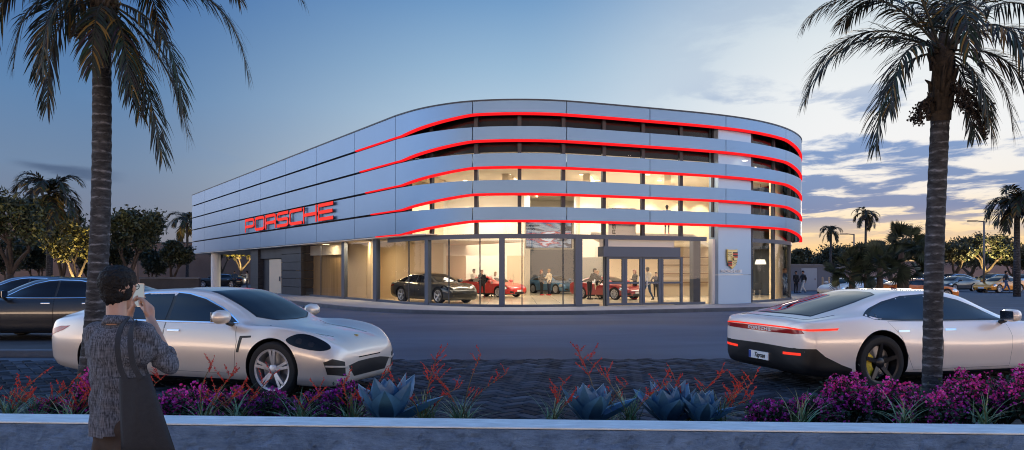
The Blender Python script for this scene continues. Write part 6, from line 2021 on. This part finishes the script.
    for s_ in (-1, 1):
        cc = hd + rt * s_ * .034 + fw * .112 + up * .018
        ring = [cc + rt * math.cos(q) * .026 + up * math.sin(q) * .020 for q in [2 * PI * i / 14 for i in range(15)]]
        g.tube(ring, .0022, 5); g.tube([cc + rt * s_ * .026 + up * .005, hd + rt * s_ * .088 + up * .022 + fw * .06, hd + rt * s_ * .092 + up * .02 - fw * .005, hd + rt * s_ * .088 - up * .0 - fw * .02], .0026, 5)
    g.tube([hd + fw * .114 + up * .02 - rt * .009, hd + fw * .116 + up * .024, hd + fw * .114 + up * .02 + rt * .009], .002, 5)
    g.build('glasses', M_black, t)
    # shirt
    er2 = er.lerp(wr, .12)
    hem = pel + up * .035
    sp = []
    def s(a, b, ra, rb, sq=(1, 1), u=None): sp.append((a, b, ra, rb, 0, sq, u))
    mid = neck.lerp(hem, .5)
    s(neck - up * .135, mid, .136, .130, (1.2, .84), fw); s(mid, hem + up * .10, .130, .134, (1.14, .88), fw); s(hem + up * .1, hem - up * .05, .134, .142, (1.12, .9), fw)
    s(sl + up * .0, neck - up * .055 - rt * .02, .070, .062); s(sr + up * .0, neck - up * .055 + rt * .02, .070, .062)
    s(sl - up * .09 + rt * .04, sr - up * .09 - rt * .04, .100, .100)
    s(sr, er, .068, .054); s(er, er2, .055, .052); s(sl, el, .074, .066); s(el, el.lerp(wl, .25), .066, .058)
    def folds(p):
        q = p - er
        a = .007 * noise.noise(Vector((p.x * 7, p.y * 7, p.z * 4.2))) + .0045 * noise.noise(Vector((p.x * 16, p.y * 16, p.z * 10)))
        a += .0065 * math.sin(math.atan2(p.y - mid.y, p.x - mid.x) * 7 + 4 * noise.noise(Vector((p.x * 3, p.y * 3, p.z * 2.2)))) * min(1, max(0, (neck.z - .16 - p.z) * 4))
        near = math.exp(-(q.length / .13) ** 2)
        a += near * .010 * math.sin(q.length * 120 + 3 * noise.noise(p * 9))
        tw = math.exp(-((p.z - 1.1) / .16) ** 2)
        a += tw * .006 * math.sin(p.z * 62 + p.x * 34 + 3 * noise.noise(p * 6))
        return a
    sh_ = fused('shirt', sp, .0085, [M_shirt], t, 4, folds, cuts=[lambda p: p.z > hem.z - .012 - .012 * noise.noise(p * 9)])
    cl = []                                                           # collar
    cb = neck + up * .002
    for i in range(25):
        q = -PI * .86 + 2 * PI * .86 * i / 24
        d = (-fw * math.cos(q) + rt * math.sin(q))
        cl.append(cb + d * .068 + up * (.012 * math.cos(q)))
    m = MB(); vs = []
    for i, p in enumerate(cl):
        d = (p - cb); d.z = 0; d.normalize()
        vs += [p - d * .004 + up * .026, p + d * .014 - up * .018, p + d * .019 - up * .016, p + d * .001 + up * .030]
    m.add(vs, [(i * 4 + j, i * 4 + (j + 1) % 4, i * 4 + 4 + (j + 1) % 4, i * 4 + 4 + j) for i in range(24) for j in range(4)] + [(0, 1, 2, 3), (99, 98, 97, 96)])
    m.build('collar', M_shirt, t, smooth=True)
    m = MB(); dd = (wr - er).normalized(); cc = er2 + dd * .02        # rolled cuff
    ax = dd.orthogonal().normalized(); bx = dd.cross(ax)
    m.tube([cc - dd * .022, cc - dd * .014, cc + dd * .018, cc + dd * .024], [.058, .067, .066, .055], 18); m.build('cuff', M_shirt, t, smooth=True)
    # trousers
    tp = [(hl + up * .05, hr + up * .05, .088, .088, 0), (hl - up * .03, hr - up * .03, .082, .082, 0), (hl - up * .06, kl, .088, .085, 0), (kl, al + up * .03, .082, .068, 0), (hr - up * .06, kr, .088, .085, 0), (kr, ar + up * .03, .082, .068, 0)]
    fused('trousers', tp, .014, [M_trouser], t, 2, lambda p: .006 * noise.noise(p * 9))
    sp_ = [(a_ - fw * .05 - up * .035, a_ + fw * .16 - up * .042, .046, .038, 0) for a_ in (al, ar)]
    for a_ in (al, ar): fused('shoe', [(a_ - fw * .05 - up * .035, a_ + fw * .16 - up * .042, .046, .036, 0, (1, .9))], .012, [K_['shoe']], t, 1)
    # phone, held up in front of the eyes
    ph = thing('phone', 'silver phone with a lit screen held up by the person in the grey shirt', 'phone', base + phc)
    m = MB(); m.obox((0, 0, 0), pr_, toph, up, .037, .0042, .072); m.build('phone_case', pbr('phone metal', (.5, .5, .52), .3, metal=.7), ph, bevel=.003)
    m = MB(); m.obox(-toph * .0050, pr_, toph, up, .034, .0008, .066); m.build('screen', emat('phone screen', (.42, .47, .52), .7), ph)
    # bag
    bg = thing('tote_bag', 'charcoal canvas tote bag hanging from the shoulder of the person in grey', 'bag', base)
    tl, tr_, bl, br = A(119, 377, 4.03), A(150, 374, 4.02), A(121, 451, 4.00), A(176, 452, 4.02)
    m = MB(); N, Mv = 12, 14; vs = []
    nrm = Vector((0, -1, 0))
    for side in (0, 1):
        for j in range(Mv + 1):
            v = j / Mv
            for i in range(N + 1):
                u = i / N
                p = tl.lerp(tr_, u).lerp(bl.lerp(br, u), v)
                sag = -.012 * math.sin(PI * u) * (1 - v)
                bulge = .045 * math.sin(PI * u) ** .6 * math.sin(PI * min(1, .18 + v * .80)) ** .7
                f_ = .008 * noise.noise(Vector((p.x * 14, p.z * 6, side * 3.0))) + .006 * math.sin(u * 11 + v * 5)
                p = p + Vector((0, (-1 if side == 0 else 1) * (bulge * (1 if side == 0 else .5) + f_ * math.sin(PI * u)), sag))
                vs.append(p)
    fs = []
    K0 = (N + 1) * (Mv + 1)
    for side in (0, 1):
        for j in range(Mv):
            for i in range(N):
                a = side * K0 + j * (N + 1) + i; f = (a, a + 1, a + N + 2, a + N + 1); fs.append(f if side == 0 else f[::-1])
    for i in range(N): a = Mv * (N + 1) + i; fs.append((a, a + 1, K0 + a + 1, K0 + a))
    for j in range(Mv):
        for i in (0, N): a = j * (N + 1) + i; fs.append((a, a + N + 1, K0 + a + N + 1, K0 + a))
    m.add(vs, fs); m.build('bag', M_bag, bg, smooth=True)
    def strap(pts, w):
        m = MB(); q = catmull([Vector(p) for p in pts], 8); vs = []
        for i, p in enumerate(q):
            d = (q[min(i + 1, len(q) - 1)] - q[max(i - 1, 0)]).normalized()
            sd = d.cross(Vector((0, -1, 0.15))).normalized(); n_ = sd.cross(d)
            vs += [p - sd * w - n_ * .003, p + sd * w - n_ * .003, p + sd * w + n_ * .003, p - sd * w + n_ * .003]
        n = len(q)
        m.add(vs, [(i * 4 + j, i * 4 + (j + 1) % 4, i * 4 + 4 + (j + 1) % 4, i * 4 + 4 + j) for i in range(n - 1) for j in range(4)])
        m.build('strap', M_bag, bg, smooth='auto')
    strap([A(126, 381, 4.01), A(120, 366, 4.03), A(117.5, 345, 4.05), A(120.5, 329, 4.11), A(127, 319.5, 4.24), A(134, 322, 4.42)], .014)
    strap([A(141, 379, 3.99), A(133, 364, 4.00), A(130.5, 345, 4.02), A(131, 331, 4.08), A(135, 322, 4.22), A(140, 326, 4.40)], .014)
photographer()
# ------------------------------------------------------------------ signs, street furniture, walls behind
M_letter = emat('red letter face', (1.0, .06, .05), 1.0)
M_letterside = pbr('letter side', (.20, .01, .01), .5)
def facade_frame(px, z, inset=0.0):
    s = s_at(px); c = off(s, inset); n = Nrm(s); return Vector((c.x, c.y, z)), n
# lettering on the flat side
a, n = facade_frame(247.0, 0, -.10); b, _ = facade_frame(335.5, 0, -.10)
Ltot = (b - a).length
h_ = 1.02
sg = thing('lettering_sign', 'big red letters spelling PORSCHE on the flat side of the showroom', 'sign', (a.x, a.y, ZB(4) + .14), math.atan2((b - a).y, (b - a).x))
gap_ = .24; asp_ = (Ltot - 6 * gap_ * h_) / (7 * h_)
let, _ = wide_letters('PORSCHE', h_, .05, asp=asp_, gap=gap_, st=.20)
for ch, m in let:
    o = m.build('letter', [M_letterside, M_letter], sg)
    for f in o.data.polygons: f.material_index = 1 if f.normal.y < -.9 else 0
st_ = MB()
for i in range(7):
    x = i * (asp_ + gap_) * h_
    for q in (.12, .88): st_.tube([(x + q * asp_ * h_, .098, h_ * .93), (x + q * asp_ * h_, -.02, h_ * .93)], .02, 5)
st_.build('sign_bracket', M_mull, sg)

# shield on the pylon
M_gold = pbr('shield gold', (.62, .47, .14), .35, metal=.35)
M_shred = pbr('shield red', (.60, .02, .015), .4)
c, n = facade_frame(735, 0, .215)
ang = math.atan2(n.y, n.x) + PI / 2
sgn = thing('shield_sign', 'gold shield emblem with red and black bars on the pylon', 'sign', (c.x, c.y, 2.34), ang)
W2, H2 = .40, .47
def shield(k, dy0, dy1):
    pts = []
    half = [(0, .48), (.25, .475), (.43, .50), (.44, .10), (.40, -.12), (.26, -.34), (0, -.52)]
    pts = [(x * 2 * W2 * k, z * 2 * H2 * k) for x, z in half] + [(-x * 2 * W2 * k, z * 2 * H2 * k) for x, z in reversed(half[1:-1])]
    v = [(x, -dy0, z) for x, z in pts] + [(x, -dy1, z) for x, z in pts]; m = len(pts)
    return v, [tuple(range(m)), tuple(range(m, 2 * m))[::-1]] + [(i, (i + 1) % m, m + (i + 1) % m, m + i) for i in range(m)]
m = MB(); m.add(*shield(1.0, 0, .05)); m.build('shield_edge', M_gold, sgn)
m = MB(); m.add(*shield(.90, .052, .06)); m.build('shield_field', pbr('shield pale gold', (.74, .62, .30), .4, metal=.2), sgn)
def bars(x0, x1, z0, z1, nm):
    hh = (z1 - z0) / 4
    for i in range(4):
        m = MB(); m.box(x0, x1, -.068, -.061, z0 + i * hh + .002, z0 + (i + 1) * hh - .002); m.build('bar', M_shred if i % 2 == 0 else M_black, sgn)
bars(.03, .345, .06, .335, 'r'); bars(-.29, -.03, -.34, -.08, 'l')
m = MB()                                             # antlers, drawn as curved bars
for q, (x0, x1, z0, z1) in enumerate(((-.33, -.04, .08, .33), (.04, .28, -.30, -.05))):
    for k in range(3):
        z = lerp(z0, z1, (k + .5) / 3); m.tube([(x0, -.066, z), ((x0 + x1) / 2, -.066, z + .03), (x1, -.066, z)], .012, 5)
m.build('antlers', M_black, sgn)
m = MB()                                             # centre shield with a rearing horse
v, f = shield(.27, .070, .078); m.add([(p[0], p[1], p[2]) for p in v], f); m.build('centre_shield', M_gold, sgn)
m = MB()
hp = [(-.05, -.10), (-.015, -.06), (-.03, -.01), (-.06, .02), (-.035, .03), (0, .0), (.0, .06), (-.03, .085), (.005, .10), (.035, .085), (.045, .03), (.05, -.03), (.07, .02), (.06, -.06), (.035, -.10), (.03, -.06), (.01, -.05)]
v = [(x, -.079, z) for x, z in hp] + [(x, -.084, z) for x, z in hp]; k = len(hp)
m.add(v, [tuple(range(k)), tuple(range(k, 2 * k))[::-1]] + [(i, (i + 1) % k, k + (i + 1) % k, k + i) for i in range(k)]); m.build('horse', M_black, sgn)
m = MB(); wide_letters('PORSCHE', .13, .03, asp=1.25, gap=.30, mb=m, st=.24)
wl_ = 7 * .13 * 1.25 + 6 * .30 * .13
ps = tag(m.build('white_lettering', M_white), 'small white letters under the shield on the pylon', 'sign'); 
cc, n = facade_frame(735, 0, .215); ps.rotation_euler = (0, 0, ang); ps.location = Vector((cc.x, cc.y, 1.68)) - Vector((math.cos(ang), math.sin(ang), 0)) * wl_ / 2

# --- inside: screen, banner, furniture
def screen_mat():
    m, nt, b, out = nmat('screen picture')
    tcn = nt.nodes.new('ShaderNodeTexCoord')
    mp = nt.nodes.new('ShaderNodeMapping'); mp.inputs['Scale'].default_value = (.22, 1, 1.1); mp.inputs['Rotation'].default_value = (0, .2, 0)
    n = nt.nodes.new('ShaderNodeTexNoise'); n.inputs['Scale'].default_value = 1.6; n.inputs['Detail'].default_value = 5; n.inputs['Distortion'].default_value = .6
    nt.links.new(tcn.outputs['Object'], mp.inputs[0]); nt.links.new(mp.outputs[0], n.inputs['Vector'])
    r = nt.nodes.new('ShaderNodeValToRGB'); e = r.color_ramp.elements
    for _ in range(4): e.new(.5)
    for el, (p, c_) in zip(e, [(.30, (.01, .012, .02, 1)), (.42, (.06, .07, .10, 1)), (.48, (.45, .48, .52, 1)), (.54, (.16, .22, .32, 1)), (.585, (.62, .05, .04, 1)), (.62, (.75, .78, .82, 1))]): el.position = p; el.color = c_
    nt.links.new(n.outputs['Fac'], r.inputs[0])
    em = nt.nodes.new('ShaderNodeEmission'); em.inputs['Strength'].default_value = .75
    nt.links.new(r.outputs[0], em.inputs['Color']); nt.links.new(em.outputs[0], out.inputs['Surface'])
    return m
p0, p1 = at(525.5, 271, 52), at(572, 271, 52)
sc = thing('wall_screen', 'large lit screen high on the wall above the blue sports car', 'screen', ((p0.x + p1.x) / 2, 52, 4.5))
w = (p1.x - p0.x) / 2
m = MB(); m.box(-w, w, 0, .2, -1.2, 1.3); m.build('frame', M_black, sc)
m = MB(); m.box(-w + .05, w - .05, -.012, -.002, -1.15, 1.25); m.build('picture', screen_mat(), sc)
sb = s_at(608.5, 1.1); cb_ = off(sb, 1.1); db = off(sb + 1.5, 1.1) - cb_
bn = thing('banner', 'white hanging banner with upright dark letters above the entrance', 'banner', (cb_.x, cb_.y, 2.95), math.atan2(db.y, db.x))
m = MB(); m.box(0, 1.45, 0, .03, 0, 1.75); m.build('cloth', M_white, bn)
m = MB(); wide_letters('PORSCHE', .17, .010, asp=1.20, gap=.26, mb=m, st=.22)
o = m.build('lettering', M_black, bn); o.rotation_euler = (0, R(-90), 0); o.location = (.36, -.012, .03)

def desk(label, px, feet, wd, rz):
    l = pl(px, feet); t = thing('counter', label, 'counter', l, rz)
    m = MB(); m.box(-wd, wd, -.3, .3, .08, .95); m.build('front', M_cream, t, bevel=.01)
    m = MB(); m.box(-wd - .04, wd + .04, -.34, .34, .952, 1.0); m.build('top', M_white, t, bevel=.008)
    m = MB(); m.box(-wd + .05, wd - .05, -.24, .24, 0, .078); m.build('plinth', M_black, t)
desk('cream reception counter behind the entrance doors', 670, 294, 1.5, R(10))
def chair(label, px, feet, rz):
    l = pl(px, feet); t = thing('chair', label, 'chair', l, rz)
    m = MB(); m.box(-.22, .22, -.22, .22, .42, .47); m.build('seat', K_['charcoal'], t, bevel=.02)
    m = MB(); m.box(-.22, .22, .2, .25, .47, .88); m.build('backrest', K_['charcoal'], t, bevel=.02)
    for x in (-.19, .19):
        for y in (-.19, .19):
            m = MB(); m.tube([(x, y, 0), (x, y, .42)], .016, 6); m.build('leg', M_chrome, t)
chair('dark chair right of the entrance doors, near the thick column', 688, 295.5, R(40))
chair('dark chair left of the person behind the right corner glass', 757, 296.5, R(-30))
l = at(760.5, 262, 47.0)
lp = thing('pendant_lamp', 'glowing white pendant lamp behind the right corner glass', 'lamp', l)
m = MB(); m.lathe([(0, .16), (.26, .15), (.34, -.14), (0, -.14)], 20); m.build('lamp_shade', emat('lamp shade glow', (1, .9, .7), 1.6), lp, smooth='auto')
m = MB(); m.tube([(0, 0, .16), (0, 0, 7.13 - l.z)], .012, 5); m.build('cord', M_black, lp)

# --- street furniture on the right
def lamp_post(label, px, topy, Y, armdir):
    H = EYE - (topy - HY) / FPX * Y
    t = thing('street_lamp', label, 'street lamp', ((px - CX) / FPX * Y, Y, 0), group='street lamps of the car park')
    m = MB(); m.tube([(0, 0, 0), (0, 0, H)], [.10, .065], 8); m.build('pole', M_lampmetal, t, smooth=True)
    m = MB(); m.box(-.18, .18, -.18, .18, 0, .12); m.build('base', M_kerb, t)
    m = MB(); m.tube([(0, 0, H - .05), (armdir * .75, 0, H + .02)], .05, 6); m.build('arm', M_lampmetal, t)
    m = MB(); m.obox((armdir * .95, 0, H), (1, 0, 0), (0, 1, 0), (0, 0, 1), .38, .14, .05); m.build('lamp_head', M_lampmetal, t, bevel=.02)
M_lampmetal = pbr('lamp post metal', (.13, .13, .14), .5, metal=.5)
lamp_post('slim street lamp with its head to the left, between the two slim palms', 854, 234, 72, -1)
lamp_post('tall street lamp in front of the largest spreading tree', 984, 221, 62, -1)
for i, (px, lab) in enumerate(((822.5, 'left one of two pale bollards beside the shed'), (829, 'right one of two pale bollards beside the shed'))):
    l = pl(px, 292.5, 0); t = thing('bollard', lab, 'bollard', (l[0], l[1], 0), group='bollards')
    m = MB(); m.lathe([(0, 0), (.07, 0), (.07, 1.22), (.05, 1.27), (0, 1.28)], 12); m.build('post', pbr('pale post', (.52, .36, .22), .6), t, smooth='auto')
    m = MB(); m.lathe([(0, 0.001), (.13, 0.001), (.13, .02), (0, .02)], 12); m.build('base', M_lampmetal, t)
Ys = 67
sx0, sx1 = (790 - CX) / FPX * Ys, (846 - CX) / FPX * Ys
sd = thing('shed', 'blue grey utility shed with a pale door right of the showroom', 'shed', (sx0, Ys, 0))
w = sx1 - sx0
M_shed = pbr('shed sheet metal', (.10, .13, .19), .55, metal=.2)
m = MB(); m.box(0, w, 0, 3.2, 0, 2.2); m.build('wall', M_shed, sd)
m = MB(); m.box(-.1, w + .1, -.15, 3.3, 2.202, 2.36); m.build('roof', M_frame, sd)
m = MB(); m.box(1.0, 2.35, -.05, -.003, .05, 2.0); d_ = m.build('door', pbr('shed door', (.28, .36, .46), .5), sd)
m = MB(); m.box(2.15, 2.22, -.09, -.052, .95, 1.1); m.build('handle', M_lampmetal, d_)

# --- walls behind
M_wallb = pbr('old rose plaster', (.20, .14, .115), .9, var=.2, vscale=.25, bump=.2, bscale=6)
Yw = 60
def bgwall(label, px0, px1, Y, topy, mat, th=.3, cop=True):
    x0, x1 = (px0 - CX) / FPX * Y, (px1 - CX) / FPX * Y; H = EYE - (topy - HY) / FPX * Y
    t = thing('boundary_wall', label, 'wall', ((x0 + x1) / 2, Y, 0)); w = (x1 - x0) / 2
    m = MB(); m.box(-w, w, 0, th, 0, H); m.build('wall_face', mat, t)
    m = MB(); m.box(-w - .03, w + .03, -.05, th + .05, H + .002, H + .12); m.build('coping', M_kerb, t)
bgwall('high rose brown wall behind the trees on the left', -90, 137, 66, 240, M_wallb)
bgwall('rose brown wall stretching behind the open corner of the showroom', 138, 330, 98, 243, M_wallb)
bgwall('low dark grey wall between the left trees and the showroom', 140, 199, 46, 279, pbr('dark plaster', (.05, .052, .06), .9, var=.2, vscale=1))
bgwall('long low pinkish wall behind the right car park', 786, 1240, 126, 262, pbr('pale rose plaster', (.34, .25, .23), .9, var=.15, vscale=.2))
def building_far(label, px0, px1, Y, topy, mat):
    x0, x1 = (px0 - CX) / FPX * Y, (px1 - CX) / FPX * Y; H = EYE - (topy - HY) / FPX * Y
    t = thing('distant_building', label, 'building', ((x0 + x1) / 2, Y, 0)); w = (x1 - x0) / 2
    m = MB(); m.box(-w, w, 0, 8, 0, H); m.build('wall', mat, t)
    m = MB(); m.box(-w - .1, w + .1, -.1, 8.1, H + .002, H + .25); m.build('roof', M_kerb, t)
building_far('dim brown house wall behind the trees at the far left', -60, 34, 74, 216, pbr('brown plaster', (.13, .10, .10), .9, var=.2, vscale=.3))
# garden lamps that light the two gold trees from below
M_lampglow = emat('garden lamp glow', (1.0, .72, .25), 6)
def garden_lamp(label, px, Y, e, size=1.4, dx=0.0):
    t = thing('garden_lamp', label, 'lamp', ((px - CX) / FPX * Y, Y, 0), group='garden lamps')
    m = MB(); m.lathe([(0, 0), (.06, 0), (.05, .22), (0, .22)], 10); m.build('base', M_lampmetal, t, smooth='auto')
    m = MB(); m.lathe([(0, .235), (.09, .235), (.11, .34), (0, .32)], 12); m.build('lamp_head', M_lampglow, t, smooth='auto')
    l = bpy.data.lights.new('garden_lamp_light', 'SPOT'); l.energy = e; l.spot_size = R(120); l.spot_blend = .6; l.color = (1, .72, .28); l.shadow_soft_size = .1
    o = bpy.data.objects.new('garden_lamp_light', l); o.location = (0, 0, .45); o.rotation_euler = (R(180), 0, 0); o.parent = t; COL.objects.link(o)
garden_lamp('small garden lamp at the foot of the gold-lit tree', 76, 37.2, 1500)
garden_lamp('small garden lamp in front of the gold tree by the open corner', 240, 86, 5000)
garden_lamp('small garden lamp under the flat topped trees at the left edge', 30, 43, 700)
garden_lamp('small garden lamp below the largest spreading tree', 986, 84.4, 9000)
